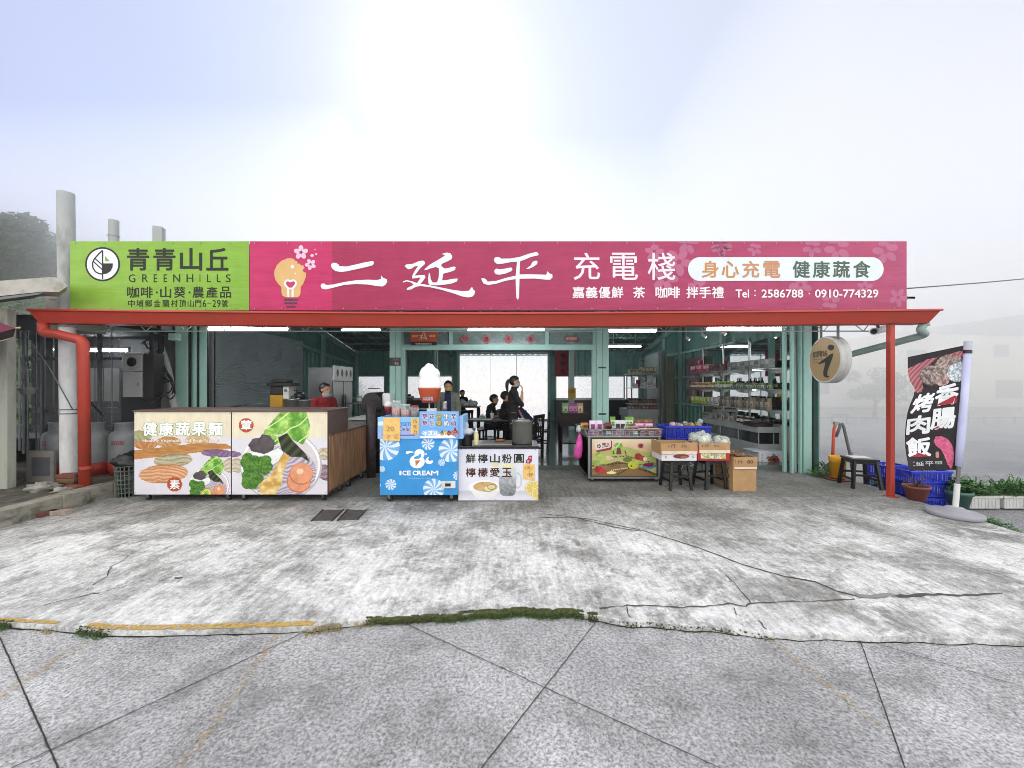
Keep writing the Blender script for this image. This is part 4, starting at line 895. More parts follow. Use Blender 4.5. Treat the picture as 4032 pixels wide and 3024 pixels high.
def panel1(x, y):
    img = panel_bg(x, y)
    for cx, cy, c0, c1 in ((140, 1070, 'e0a773', '9c5c33'), (100, 1010, 'c9c49a', '7d7a52'), (320, 1055, 'd9ab76', '9c6a3f'), (545, 1040, 'e6cfa2', 'b08f5c')): noodles(img, x, y, cx, cy, 95, 42, c0, c1, 0, 9, cx)
    m = inpoly(x, y, [(55, 1120), (560, 1062), (760, 1068), (800, 1090), (800, 1105), (300, 1165), (55, 1190)]); st = vnoise(x * .15, y, 7)[..., None]; img[m] = (hx('a8713e') * (1 - st) + hx('c99257') * st)[m]
    noodles(img, x, y, 700, 1142, 130, 30, 'a389a8', '5a3d63', .05, 9, 2); noodles(img, x, y, 355, 1195, 150, 52, 'dcd3b6', '77704f', -.08, 10, 3); noodles(img, x, y, 280, 1300, 190, 72, 'f0c7a0', 'b0683c', -.08, 11, 4); noodles(img, x, y, 810, 1235, 80, 60, 'ece3d2', '9b8a6c', 0, 10, 5)
    bowlfood(img, x, y, 630, 1390, .5, True)
    m = inell(x, y, 366, 1380, 58, 56); img[m] = hx('b5553a'); return img
def panel2(x, y):
    img = panel_bg(x, y); noodles(img, x, y, 700, 1142, 180, 32, 'a389a8', '5a3d63', .05, 9, 2); noodles(img, x, y, 850, 1235, 70, 55, 'ece3d2', '9b8a6c', 0, 10, 5); noodles(img, x, y, 1520, 1145, 60, 48, 'ece3d2', '8b7a5c', 0, 10, 5); noodles(img, x, y, 1530, 1290, 80, 60, 'c2a9b4', '5a4350', .3, 10, 6)
    bowlfood(img, x, y, 1180, 1230, 1.0, False)
    m = inell(x, y, 916, 926, 57, 55); img[m] = hx('b5553a'); return img
BRN = mat('dark_brown_edge', '5b4640', rough=.5, var=.2, scale=10)
def cart_panel(name, label, u0, u1, fn, txt):
    x0, x1 = X(u0, YC), X(u1, YC); z0, z1 = Z(1946, YC), Z(1622, YC)
    t_ = thing(name, label, 'counter', ((x0 + x1) / 2, YC + .2, 0), 'wheeled front counters with food pictures')
    mb = MB(); mb.box((x0, YC + .004, z0), (x1 - .004, YC + .62, z1 - .002), bev=.004); mb.build('body', BRN, t_)
    mb = MB(); mb.box((x0 - .01, YC - .012, z1 - .001), (x1 - .002, YC + .66, z1 + .024), bev=.004); mb.build('top', BRN, t_)
    a = Art(flat(YC)); a.raster(u0 + 1, 1621, u1 - 2, 1947, int((u1 - u0) / 2.0), 163, tocrop(fn, 500, 1200, 1.9522)); a.build('front_panel', t_, print_mat('glossy_print', .3))
    a = Art(flat(YC)); txt(a)
    for u in (u0 + 6, u1 - 8):
        for v in (1627, 1940): a.ell(u, v, 1.6, 1.6, '8a8680', 2, 8)
    a.build('lettering', t_, print_mat('glossy_print'))
    for x in (x0 + .10, x1 - .10):
        for y in (YC + .08, YC + .52): mb = MB(); caster(mb, x, y, .035, random.uniform(-.5, .5), 0, z0 + .003); mb.build('caster', [STEEL, BLK], t_)
    return t_
def t1(a):
    for i, ch in enumerate('健康蔬果麵'):
        (q0, w0), (q1, w1) = E_([(122 + i * 126, 905), (122 + i * 126 + 108, 1005)]); a.text(ch, q0, w0, q1, w1, '5e8a3a', 1.5, .085); a.text(ch, q0, w0, q1, w1, 'fafafa', 2, .045)
    (q0, w0), (q1, w1) = E_([(120, 1034), (738, 1060)]); a.text('Healthy Vegetable and Fruit Noodles', q0, w0, q1, w1, 'c59a86', 1.5, .04); a.text('Healthy Vegetable and Fruit Noodles', q0, w0, q1, w1, 'fbf4ee', 2, .012)
    (q0, w0), (q1, w1) = E_([(330, 1346), (404, 1416)]); a.text('素', q0, w0, q1, w1, 'fafafa', 2, .03)
def t2(a): (q0, w0), (q1, w1) = E_([(878, 888), (956, 962)]); a.text('葷', q0, w0, q1, w1, 'fafafa', 2, .03)
cart_panel('counter', 'left wheeled counter printed with noodle bundles and white lettering', 528, 911, panel1, t1)
cart_panel('counter', 'right wheeled counter printed with a big chicken noodle bowl', 912, 1291, panel2, t2)
# wooden side cabinet
WOOD = mat('knotty_cedar', '9a7150', rough=.6, var=.3, scale=3, streak=(6, 6, .8), dirt=('4f3524', 4, .7))
t_ = thing('side_cabinet', 'low knotty wooden cabinet on wheels beside the right food counter', 'cabinet', (-2.2, 5.5, 0))
xr = X(1291, YC) + .005; y0, y1 = YC + .03, 6.35; z1 = Z(1716, YC + .03); mb = MB()
n = 9
for i in range(n): a_ = y0 + (y1 - y0) * i / n; mb.box((xr - .02, a_ + .002, .13), (xr, a_ + (y1 - y0) / n - .002, z1), bev=.003)
mb.build('plank_side', WOOD, t_)
mb = MB(); mb.box((xr - .5, y0 + .64, .13), (xr - .022, y1, z1)); mb.build('body', WOOD, t_)
mb = MB(); mb.box((xr - .5, y0, z1), (xr + .015, y1 + .02, z1 + .02), bev=.004); mb.build('top', BRN, t_)
mb = MB(); caster(mb, xr - .08, y1 - .12, .035, 0, 0, .13); caster(mb, xr - .4, y1 - .12, .035, 0, 0, .13); caster(mb, xr - .08, y0 + .72, .035, 0, 0, .13)
mb.build('caster', [STEEL, BLK], t_)

# ---- ice cream cart
Fc = cv(1450, 1380, 2.676)
YI = 4.93
t_ = thing('ice_cream_cart', 'blue wheeled ice cream cart with swirl candy print', 'ice cream cart', (X(1650, YI), YI + .25, 0)); CART = t_
x0, x1 = X(Fc([(122, 0)])[0][0], YI), X(Fc([(940, 0)])[0][0], YI); zb, zt = Z(1950, YI), Z(1727, YI)
BLUEM = mat('blue_laminate', '3f9ad8', rough=.35, var=.05)
mb = MB(); mb.box((x0, YI + .003, zb), (x1, YI + .60, zt), bev=.004); mb.build('body', BLUEM, t_)
def swirlfn(sw, base):
    def fn(x, y):
        img = np.ones(x.shape + (3,)) * hx(base) * (1 + .02 * (vnoise(x, y, 80) - .5))[..., None]
        for cx, cy, r in sw:
            d = np.hypot(x - cx, y - cy); th = np.arctan2(y - cy, x - cx); m = d < r; arm = (np.sin(9 * th + d / r * 3.4) > .0)
            k = np.clip(d / r, 0, 1)[..., None]; cc = hx('8cc0ea') * (1 - k) + hx('6fa6dc') * k; cc = np.where(arm[..., None], hx('dce9f6') * np.ones(3), cc); img[m] = cc[m]
        return img
    return fn
a = Art(flat(YI)); sw = [(182, 1010, 150), (630, 980, 68), (870, 1050, 128), (772, 1180, 38), (145, 1250, 34), (238, 1412, 58), (690, 1462, 112), (940, 1320, 48), (118, 1420, 16)]
uu0, vv0 = Fc([(122, 930)])[0]; uu1, vv1 = Fc([(940, 1522)])[0]; a.raster(uu0, vv0, uu1, vv1, 205, 148, tocrop(swirlfn(sw, '3d94d6'), 1450, 1380, 2.676)); a.build('front_panel', t_, print_mat('glossy_print'))
a = Art(flat(YI)); f = Fc; WH = 'f4f8fb'
a.rrect(*f([(328, 1268)])[0], *f([(350, 1314)])[0], .5, WH, 2) ; 
for s_, xa, xb in (('C', 362, 400), ('E', 408, 446), ('C', 470, 510), ('R', 518, 560), ('E', 568, 604), ('A', 608, 658), ('M', 662, 736)):
    (q0, w0), (q1, w1) = f([(xa, 1268), (xb, 1314)]); a.text(s_, q0, w0, q1, w1, WH, 2, .05)
(q0, w0), (q1, w1) = f([(425, 1338), (655, 1352)]); a.text('Smooth sweet ice cream', q0, w0, q1, w1, 'a9d2ef', 2, .01)
c = f([(515, 1170)])[0]; a.ell(c[0], c[1], 30, 27, WH, 2, 24); c = f([(540, 1090)])[0]; a.ell(c[0], c[1], 20, 19, WH, 2.1, 24)
a.poly(f([(478, 1135), (500, 1115), (530, 1105), (545, 1085), (560, 1100), (555, 1125), (530, 1142), (495, 1145)]), '4a9bd6', 2.4)
a.poly(f([(495, 1158), (550, 1158), (500, 1222)]), 'c37a3e', 2.5)
a.poly(f([(395, 1078), (405, 1062), (440, 1058), (480, 1068), (480, 1074), (440, 1080), (410, 1092), (397, 1088)]), WH, 2)
a.poly(f([(605, 1150), (625, 1125), (640, 1120), (630, 1145), (645, 1165), (670, 1158), (685, 1160), (680, 1180), (655, 1198), (620, 1195), (600, 1175)]), WH, 2); c = f([(610, 1093)])[0]; a.ring(c[0], c[1], 1.8, 3.6, WH, 2, 12)
a.build('lettering', t_, print_mat('glossy_print'))
mb = MB(); (q0, w0), (q1, w1) = f([(772, 1376), (920, 1450)])
mb.box((X(q0, YI), YI - .012, Z(w1, YI)), (X(q1, YI), YI, Z(w0, YI)), 0, bev=.004); (q0, w0), (q1, w1) = f([(812, 1398), (870, 1430)]); mb.box((X(q0, YI), YI - .014, Z(w1, YI)), (X(q1, YI), YI - .008, Z(w0, YI)), 1); (q0, w0), (q1, w1) = f([(785, 1408), (805, 1430)]); mb.cyl((X(q0 + 3, YI), YI - .011, Z(w0 + 4, YI)), (X(q0 + 3, YI), YI - .018, Z(w0 + 4, YI)), .008, n=10, mi=0)
mb.build('lock_plate', [WHT, BLK], t_)
for x in (x0 + .09, x1 - .11):
    for y in (YI + .07, YI + .5): mb = MB(); caster(mb, x, y, .04, random.uniform(-.9, .9), 0, zb + .004); mb.build('caster', [STEEL, BLK], t_)
# upper tray, angled print boards
LBL = mat('light_blue_board', '8fb9e6', rough=.4, var=.05)
tx0, tx1 = X(f([(102, 0)])[0][0], YI), X(1824, YI)
mb = MB(); mb.box((tx0, YI - .01, zt), (tx1, YI + .62, zt + .015)); mb.box((tx0, YI - .01, zt + .015), (X(1650, YI), YI + .0, Z(1643, YI))); mb.box((tx0, YI + .0, zt + .015), (tx0 + .012, YI + .5, Z(1643, YI)))
mb.box((X(1808, YI), YI + .0, zt + .015), (X(1824, YI), YI + .55, Z(1640, YI))); mb.box((tx0 + .012, YI + .40, zt + .015), (tx1 - .03, YI + .41, Z(1650, YI)));  mb.box((tx0 + .012, YI + .0, zt + .19), (X(1650, YI), YI + .4, zt + .20)); mb.build('tray', LBL, t_)
def trayfn(x, y):
    k = np.clip((y - 700) / 220, 0, 1)[..., None]; img = hx('86c0ec') * (1 - k) + hx('a3b6e8') * k; img = img * np.ones(x.shape + (3,))
    m = inell(x, y, 330, 800, 130, 50); img[m] = hx('8dc2f2'); m = inell(x, y, 140, 770, 60, 22); img[m] = hx('d6ecf9'); m = inpoly(x, y, [(150, 888), (492, 886), (492, 898), (150, 900)]); img[m] = hx('7d55a8'); return img
a = Art(flat(YI - .0115)); a.raster(*f([(102, 702)])[0], *f([(540, 915)])[0], 110, 53, tocrop(trayfn, 1450, 1380, 2.676))
(q0, w0), (q1, w1) = f([(325, 755), (445, 795)]); a.text('ream', q0, w0, q1, w1, '4f7fc4', 1.2, .02); (q0, w0), (q1, w1) = f([(325, 798), (455, 852)]); a.text('Delici', q0, w0, q1, w1, 'f4f0fa', 1.2, .06); a.text('Delici', q0, w0, q1, w1, '5b2d82', 1.6, .02)
a.build('tray_print', t_, print_mat('glossy_print'))
# flavour board
def flav(x, y):
    k = np.clip((y - 640) / 290, 0, 1)[..., None]; img = (hx('7db7ee') * (1 - k) + hx('6aa6ea') * k) * np.ones(x.shape + (3,))
    m = inpoly(x, y, [(545, 905), (640, 900), (760, 880), (880, 890), (930, 925), (545, 922)]); img[m] = hx('eef4fa'); m = inell(x, y, 655, 870, 95, 30); img[m] = hx('9ad3f3')
    for cx, cy, r, c0, c1 in ((778, 872, 26, 'd9c3a2', '6d4a3c'), (815, 866, 22, 'e9e2b8', 'b5a15c'), (850, 872, 26, 'c98552', '6d3324'), (915, 862, 38, 'e7a9ae', '7a3a34')):
        m = inell(x, y, cx, cy, r, r * .95); n = vnoise(x, y, 9)[..., None]; img[m] = (hx(c0) * n + hx(c1) * (1 - n))[m]; m = inpoly(x, y, [(cx - r * .5, cy - r * .3), (cx, cy - r * 1.5), (cx + r * .5, cy - r * .3)]); img[m] = hx(c1)
    return img
mb = MB(); (q0, w0), (q1, w1) = f([(540, 642), (952, 928)]); yb = YI - .03; mb.box((X(q0, yb), yb, Z(w1, yb)), (X(q1, yb), yb + .012, Z(w0, yb))); fb = mb.build('flavour_board', LBL, t_)
a = Art(flat(yb)); a.raster(q0, w0, q1, w1, 104, 72, tocrop(flav, 1450, 1380, 2.676), .5)
for i, (c1_, c2_, cc, oc) in enumerate((('草', '莓', '8c2f5f', 'f6f4fa'), ('花', '生', '5c4a6e', 'f6f4fa'), ('芒', '果', 'd8c24a', '2a2a20'), ('牛', '奶', 'f2f2f0', '22242c'), ('芋', '頭', '5b3e78', 'f6f4fa'))):
    for ch, yy in ((c1_, 668), (c2_, 740)):
        (q0, w0), (q1, w1) = f([(568 + i * 76, yy), (568 + i * 76 + 54, yy + 56)]); a.text(ch, q0, w0, q1, w1, oc, 1.5, .11); a.text(ch, q0, w0, q1, w1, cc, 2, .035)
(q0, w0), (q1, w1) = f([(575, 845), (730, 900)]); a.text('冰淇淋', q0, w0, q1, w1, '4a86c9', 1.5, .08); a.text('冰淇淋', q0, w0, q1, w1, 'f2fafd', 2, .04)
a.build('lettering', fb, print_mat('glossy_print'))
# taped paper notes
PAPY = mat('yellow_paper', 'e6bd72', rough=.8, var=.06, scale=14, bump=.8, bscale=18)
def note(poly, lab, marks, Y, col=PAPY, name='paper_note'):
    c = f([(sum(p[0] for p in poly) / len(poly), sum(p[1] for p in poly) / len(poly))])[0]; t = thing(name, lab, 'paper note', P(c[0], c[1], Y))
    mb = MB(); nx_, ny_ = 6, 9; (a0, b0), (a1, b1), (a2, b2), (a3, b3) = poly; vs = []
    for j in range(ny_ + 1):
        for i in range(nx_ + 1):
            s_, q_ = i / nx_, j / ny_; xx = (a0 * (1 - s_) + a1 * s_) * (1 - q_) + (a3 * (1 - s_) + a2 * s_) * q_; yy = (b0 * (1 - s_) + b1 * s_) * (1 - q_) + (b3 * (1 - s_) + b2 * s_) * q_
            u, v = f([(xx, yy)])[0]; vs.append(P(u, v, Y - .002 - .006 * abs(sin(j * 1.9 + i)) * (q_)))
    mb.add(vs, [(j * (nx_ + 1) + i, j * (nx_ + 1) + i + 1, (j + 1) * (nx_ + 1) + i + 1, (j + 1) * (nx_ + 1) + i) for j in range(ny_) for i in range(nx_)], 0, False); mb.build('sheet', col, t)
    a = Art(flat(Y - .012)); marks(a); a.build('handwriting', t, print_mat('ink', .8)); return t
note([(160, 706), (334, 708), (334, 955), (154, 946)], 'large creased yellow price note taped on the ice cream cart', lambda a: (a.text('元', *f([(272, 880)])[0], *f([(318, 930)])[0], 'a8844e', 1, -.01), a.text('冰', *f([(190, 880)])[0], *f([(236, 930)])[0], 'b08c56', 1, -.01), a.text('20', *f([(190, 800)])[0], *f([(270, 850)])[0], 'b08c56', 1, -.01)), YI - .014)
note([(455, 712), (538, 714), (530, 884), (446, 876)], 'narrow yellow note with three brown handwritten characters on the ice cream cart', lambda a: [a.text(ch, *f([(470, 728 + 54 * i)])[0], *f([(512, 768 + 54 * i)])[0], '6b4f2a', 1, -.004) for i, ch in enumerate('巧克力')], YI - .014)

# things on the cart
JG = glass_mat('jar_glass', 'd8e6e8', alpha=.10)
def jar(u0, u1, v0, v1, Y, lab, fill, lidm, spoon=False, grp='topping jars on the ice cream cart'):
    x = X((u0 + u1) / 2, Y); r = (X(u1, Y) - X(u0, Y)) / 2; zb_, zt_ = Z(v1, Y), Z(v0, Y); h = zt_ - zb_
    t = thing('topping_jar', lab, 'jar', (x, Y, zb_), grp)
    mb = MB(); mb.lathe([(r * .9, 0), (r, .01), (r, h * .78), (r * .82, h * .86), (r * .82, h * .90)], (x, Y, zb_), 24, closed=True); mb.build('glass', JG, t)
    mb = MB(); mb.lathe([(0.001, .004), (r * .86, .006), (r * .9, h * .3), (r * .9, h * .50), (r * .5, h * .55), (.001, h * .53)], (x, Y, zb_), 20); mb.build('filling', fill, t)
    mb = MB(); mb.lathe([(r * .86, h * .88), (r * .9, h * .9), (r * .9, h * .985), (r * .7, h), (.001, h)], (x, Y, zb_), 24); mb.build('lid', lidm, t)
    if spoon: mb = MB(); mb.bar((x - r * .3, Y - r * .2, zb_ + h * .8), (x + r * .2, Y, zb_ + h * .45), .008, .004); mb.blob((x + r * .25, Y, zb_ + h * .42), (.012, .012, .006)); mb.build('scoop', WHT, t)
PINKF = mat('pink_candy', 'd9897c', rough=.6, var=.5, scale=70, dirt=('f1e6dc', 60, .9)); BRNF = mat('brown_candy', '8a6a5c', rough=.6, var=.6, scale=80, dirt=('d9c6b4', 60, .8)); LIDG = glass_mat('clear_lid', 'e6ecec', alpha=.25); REDL = mat('red_lid', 'a33241', rough=.4)
jar(1543, 1581, 1577, 1641, YI + .12, 'tall jar of pink and white candies on the cart', PINKF, LIDG, True)
jar(1579, 1617, 1591, 1642, YI + .10, 'lower clear jar with white scoop on the cart', PINKF, LIDG, True)
jar(1617, 1649, 1596, 1642, YI + .09, 'small jar with red lid on the cart', BRNF, REDL)
# little sundae figure left of the jars
t = thing('sundae_model', 'small plastic sundae model with red cup left of the jars', 'sundae model', P(1529, 1632, YI + .25)); c = P(1529, 1630, YI + .25)
mb = MB(); mb.lathe([(.025, 0), (.045, .05), (.055, .09), (.05, .10)], c, 18); mb.build('cup', mat('maroon_plastic', '7d2030', rough=.3), t); mb = MB(); mb.lathe([(.05, .10), (.056, .12), (.04, .15), (.03, .165), (.001, .18)], c, 18); mb.build('cream', WHT, t)
# big cone
YK = 5.15; t = thing('ice_cream_model', 'giant white soft-serve model in an orange cup on the cart', 'ice cream model', P(1692, 1640, YK)); cu = 1692
sc = YK / F
def cz(v): return Z(v, YK)
mb = MB(); c = Vector((X(cu, YK), YK, 0)); SO = mat('white_gloss_plastic', 'f7f7f7', rough=.3, var=.01)
prof = [(1530, 44), (1524, 45), (1515, 43), (1506, 44), (1498, 42), (1488, 37), (1480, 40), (1470, 40), (1462, 37), (1452, 31), (1446, 22), (1440, 14)]
n = 28; vs = []
for j, (v, r) in enumerate(prof):
    for i in range(n):
        a_ = 2 * pi * i / n; tw = 2.0 * sin(a_ + j * .8); vs.append(c + Vector((cos(a_) * (r + .04 * tw * 10) * sc, sin(a_) * r * sc, cz(v + tw * 1.4))))
mb.add(vs, [(j * n + i, j * n + (i + 1) % n, (j + 1) * n + (i + 1) % n, (j + 1) * n + i) for j in range(len(prof) - 1) for i in range(n)], 0, True); mb.add(vs[:n], [list(range(n))]); mb.add(vs[-n:], [list(range(n))])
mb.tube([P(1697, 1452, YK), P(1695, 1440, YK), P(1686, 1436, YK), P(1677, 1441, YK), P(1674, 1448, YK)], [.06, .036, .022, .014, .007], 12); mb.build('cream', SO, t)
ORC = mat('orange_plastic_cup', 'b04a24', rough=.35, var=.05)
mb = MB(); mb.lathe([((28) * sc, cz(1586)), (35 * sc, cz(1575)), (38 * sc, cz(1556)), (41 * sc, cz(1548)), (42 * sc, cz(1540)), (44.5 * sc, cz(1534)), (45 * sc, cz(1526)), (43 * sc, cz(1526))], c, 32)
cup = mb.build('cup', ORC, t)
a = Art(lambda u, v, ly: Vector((X(cu, YK) + sin((u - cu) / 42) * 41 * sc, YK - cos((u - cu) / 42) * (40.8 - (v - 1565) * .18) * sc - .002, Z(v, YK)))); a.text('冰淇淋霜', 1672, 1561, 1713, 1576, 'd8d0e6', 1, .03); a.build('lettering', cup, print_mat('ink'))
mb = MB(); mb.cyl(P(cu - 2, 1588, YK), P(cu - 2, 1622, YK), .009, n=10); mb.box((X(1683, YK), YK - .05, Z(1640, YK)), (X(1719, YK), YK + .05, Z(1608, YK)), bev=.008); mb.build('stand', WHT, t)
# stacked steel cups, blue tissue box
t = thing('cup_stack', 'stack of shiny steel cups behind the flavour board', 'cup stack', P(1751, 1640, YI + .2)); mb = MB(); c = P(1751, 1640, YI + .2); h = Z(1580, YI + .2) - c.z; r = .035
mb.lathe([(r * .8, 0)] + [(r * (1 if i % 2 else .93), h * .5 + i * h * .04) for i in range(10)] + [(r * .95, h * .93), (r * .7, h), (.001, h)], c, 20); mb.build('cup', STEEL, t)
t = thing('napkin_pack', 'pale blue napkin pack behind the flavour board', 'napkin pack', P(1788, 1628, YI + .15)); mb = MB(); c = P(1788, 1628, YI + .15); mb.box(c + Vector((-.05, -.03, -.06)), c + Vector((.055, .04, .02)), bev=.01); mb.build('pack', LBL, t)

# ---- lemon drink counter
YL = 4.98; t_ = thing('drink_counter', 'low counter with lemon drink picture and black top', 'counter', (X(1960, YL), YL + .3, 0))
(q0, w0), (q1, w1) = f([(950, 1036), (1792, 1580)]); x0, x1 = X(q0, YL), X(q1, YL)
mb = MB(); mb.box((x0 + .005, YL + .004, .01), (x1 - .005, YL + .55, Z(w0, YL))); mb.build('body', BLK, t_)
BTOP = mat('black_stone_top', '1c1c1e', rough=.15, var=.2)
mb = MB(); mb.box((x0 - .01, YL - .01, Z(w0, YL)), (x1 + .01, YL + .56, Z(w0, YL) + .035), bev=.006); mb.build('top', BTOP, t_); ZL = Z(w0, YL) + .035
def lemon(x, y):
    k = np.clip((y - 1040) / 420, 0, 1)[..., None]; img = (hx('d6d8e6') * (1 - k) + hx('e3e2ec') * k) * np.ones(x.shape + (3,)) * (1 + .03 * (fbm(x, y, 90) - .5))[..., None]
    m = y > 1470; kk = np.clip((y - 1470) / 20, 0, 1)[..., None]; img = img * (1 - .14 * kk * np.clip((1560 - y) / 90, 0, 1)[..., None])
    m = inell(x, y, 1230, 1445, 168, 78); img[m] = hx('f0eff0'); m = inpoly(x, y, [(1075, 1470), (1385, 1470), (1330, 1545), (1230, 1562), (1130, 1545)]); img[m] = hx('e8e7ea')
    n = fbm(x, y, 40)[..., None]; m = inell(x, y, 1235, 1435, 128, 52); img[m] = (hx('b58a56') * (1 - n) + hx('dcc090') * n)[m]
    for cx, cy, rx in ((1265, 1455, 52), (1300, 1438, 44)): m = inell(x, y, cx, cy, rx, rx * .68); img[m] = hx('8d8444'); m = inell(x, y, cx, cy, rx - 6, rx * .6 - 3); img[m] = (hx('d9d2a0') * (.9 + .2 * n))[m]
    m = inpoly(x, y, [(1372, 1330), (1400, 1318), (1530, 1318), (1562, 1330), (1560, 1440), (1548, 1512), (1520, 1532), (1420, 1532), (1392, 1512), (1378, 1440)]); nn_ = vnoise(x, y, 15)[..., None]; gr_ = np.clip((y - 1320) / 200, 0, 1)[..., None]; img[m] = ((hx('8e9194') * (1 - nn_) + hx('bcc0c4') * nn_) * (1.1 - .35 * gr_))[m]
    m = inpoly(x, y, [(1380, 1230), (1560, 1230), (1560, 1330), (1378, 1330)]); img[m] = hx('ccd3d6')
    ring = (np.hypot((x - 1575) / 45, (y - 1370) / 85) < 1) & (np.hypot((x - 1575) / 30, (y - 1370) / 68) > 1) & (x > 1560); img[ring] = hx('c3c8ce')
    for cx, cy in ((1340, 1205), (1440, 1215), (1500, 1230)): m = inell(x, y, cx, cy, 34, 26); img[m] = (hx('dfd9a6') * (.9 + .2 * n))[m]
    for cx, cy, r in ((1735, 1450, 82), (1790, 1505, 70)):
        d = np.hypot(x - cx, y - cy); th = np.arctan2(y - cy, x - cx); img[d < r] = hx('d9b84a'); img[d < r - 6] = hx('efe9c8'); mm = (d < r - 14) & (d > 8) & (np.abs(np.sin(4.5 * th)) > .22); img[mm] = hx('dcc260')
    return img
a = Art(flat(YL)); a.raster(q0, w0, q1, w1, 210, 136, tocrop(lemon, 1450, 1380, 2.676)); a.build('front_panel', t_, print_mat('glossy_print'))
a = Art(flat(YL))
for s_, y_, cc in (('鮮檸山粉圓', 1092, '27332a'), ('檸檬愛玉', 1238, '4a2226')):
    for i, ch in enumerate(s_): (g0, h0), (g1, h1) = f([(1030 + i * 127, y_), (1030 + i * 127 + 100, y_ + 92)]); a.text(ch, g0, h0, g1, h1, 'f4f4f6', 1.4, .075); a.text(ch, g0, h0, g1, h1, cc, 2, .04)
a.poly(f([(1690, 1110), (1728, 1106), (1722, 1170), (1700, 1192), (1658, 1188), (1664, 1155), (1684, 1140)]), '9c2433', 2)
a.text('手', *f([(1694, 1120)])[0], *f([(1720, 1146)])[0], 'f4f0f0', 3, .0); a.text('作', *f([(1672, 1156)])[0], *f([(1700, 1182)])[0], 'f4f0f0', 3, .0)
for x_, y_ in ((980, 1042), (1760, 1042), (1338, 1574)): c = f([(x_, y_)])[0]; a.ell(c[0], c[1], 1.8, 1.8, '77747a', 2, 8)
a.build('lettering', t_, print_mat('glossy_print'))
note([(1634, 1196), (1754, 1200), (1752, 1360), (1632, 1354)], 'yellow price note on the lemon drink counter', lambda a: (a.text('110', *f([(1652, 1216)])[0], *f([(1705, 1252)])[0], '8a7038', 1, -.008), a.text('杯', *f([(1690, 1290)])[0], *f([(1738, 1330)])[0], '8a7038', 1, -.008), a.stroke(f([(1735, 1220), (1675, 1315)]), 1, '8a7038', 1)), YL - .002)
# pot with ladle
t = thing('stock_pot', 'large steel stock pot with lid on the black counter top', 'pot', (X(2057, 5.25), 5.25, ZL)); c = Vector((X(2057, 5.25), 5.25, ZL)); r = X(2096, 5.25) - X(2057, 5.25); h = Z(1660, 5.25 - r) - ZL
POTM = mat('dull_steel', '8c8c88', rough=.35, metal=.7, var=.12, scale=5)
mb = MB(); mb.lathe([(r * .96, 0), (r, .01), (r, h - .012), (r * 1.04, h - .008), (r * 1.04, h), (r * .98, h), (r * .98, .02), (.001, .02)], c, 36); mb.build('body', POTM, t)
mb = MB(); mb.lathe([(r * 1.0, 0), (r * .8, .012), (.03, .02), (.001, .02)], c + Vector((-.01, .03, h)), 30); mb.box(c + Vector((-.05, .02, h + .02)), c + Vector((.03, .04, h + .035)), bev=.004); mb.build('lid', STEEL, t)
for s_ in (-1, 1): mb = MB(); mb.tube([c + Vector((s_ * r, -.04, h * .86)), c + Vector((s_ * (r + .022), -.04, h * .88)), c + Vector((s_ * (r + .022), .04, h * .88)), c + Vector((s_ * r, .04, h * .86))], .006, 8); mb.build('handle', STEEL, t)
mb = MB(); mb.tube([c + Vector((-r * .9, -.05, h + .012)), c + Vector((-r * 1.05, -.10, h + .02)), c + Vector((-r * 1.0, -.10, h - .02))], .006, 8); mb.build('ladle_hook', STEEL, t)
# straw basket with bagged cups
y_ = 5.12; t = thing('wire_basket', 'black slatted basket holding a plastic bag at the counter edge', 'basket', P(1839, 1755, y_)); c = Vector((X(1839, y_), y_, ZL)); rr_ = (X(1862, y_) - X(1816, y_)) / 2; hh = Z(1710, y_) - ZL
mb = MB()
for i in range(26): a_ = 2 * pi * i / 26; d = Vector((cos(a_), sin(a_), 0)); mb.bar(c + d * rr_ * .85, c + d * rr_ + Vector((0, 0, hh)), .006)
mb.tube([c + Vector((cos(a_) * rr_, sin(a_) * rr_, hh)) for a_ in [2 * pi * i / 20 for i in range(20)]], .005, 6, closed=True); mb.lathe([(.001, 0), (rr_ * .85, 0), (rr_ * .85, .02)], c, 20); mb.lathe([(rr_ * .8, .01), (rr_ * .92, hh * .9)], c, 20, closed=True); mb.build('basket', BLK, t)
PBAG = glass_mat('cloudy_plastic_bag', 'dfe4e8', alpha=.55, rough=.35)
mb = MB(); mb.blob(c + Vector((0, 0, hh + .03)), (rr_ * 1.1, rr_ * 1.0, .05), rough=.5, n=20, seed=3); mb.build('bag', PBAG, t)
t = thing('cup_stack', 'stack of clear plastic cups above the black basket', 'cup stack', P(1835, 1690, 5.22)); c = Vector((X(1835, 5.22), 5.22, ZL)); h = Z(1662, 5.22) - ZL; mb = MB()
mb.lathe([(.03, 0)] + [(.037 if i % 2 else .035, h * .3 + i * h * .06) for i in range(10)] + [(.028, h * .95), (.02, h), (.001, h)], c, 20); mb.build('cup', glass_mat('cup_plastic', 'e8eef2', alpha=.4), t)
y_ = 5.08; t = thing('squeeze_bottle', 'cream coloured squeeze bottle on the drink counter', 'bottle', P(1875, 1745, y_)); c = Vector((X(1875, y_), y_, ZL)); h = Z(1682, y_) - ZL; mb = MB(); mb.lathe([(.030, 0), (.032, .01), (.032, h * .6), (.026, h * .68), (.026, h * .7)], c, 20); mb.build('body', mat('cream_plastic', 'd9cf9e', rough=.4), t); mb = MB(); mb.lathe([(.027, h * .7), (.027, h * .76), (.012, h * .8), (.003, h)], c, 16); mb.build('nozzle', WHT, t)
y_ = 5.2; t = thing('cutting_board', 'grey tray with orange peel lying before the pot', 'tray', (X(1960, y_), y_, ZL)); mb = MB(); mb.box((X(1895, y_), 5.05, ZL), (X(2016, y_), 5.45, ZL + .012), bev=.004); mb.build('board', POTM, t)
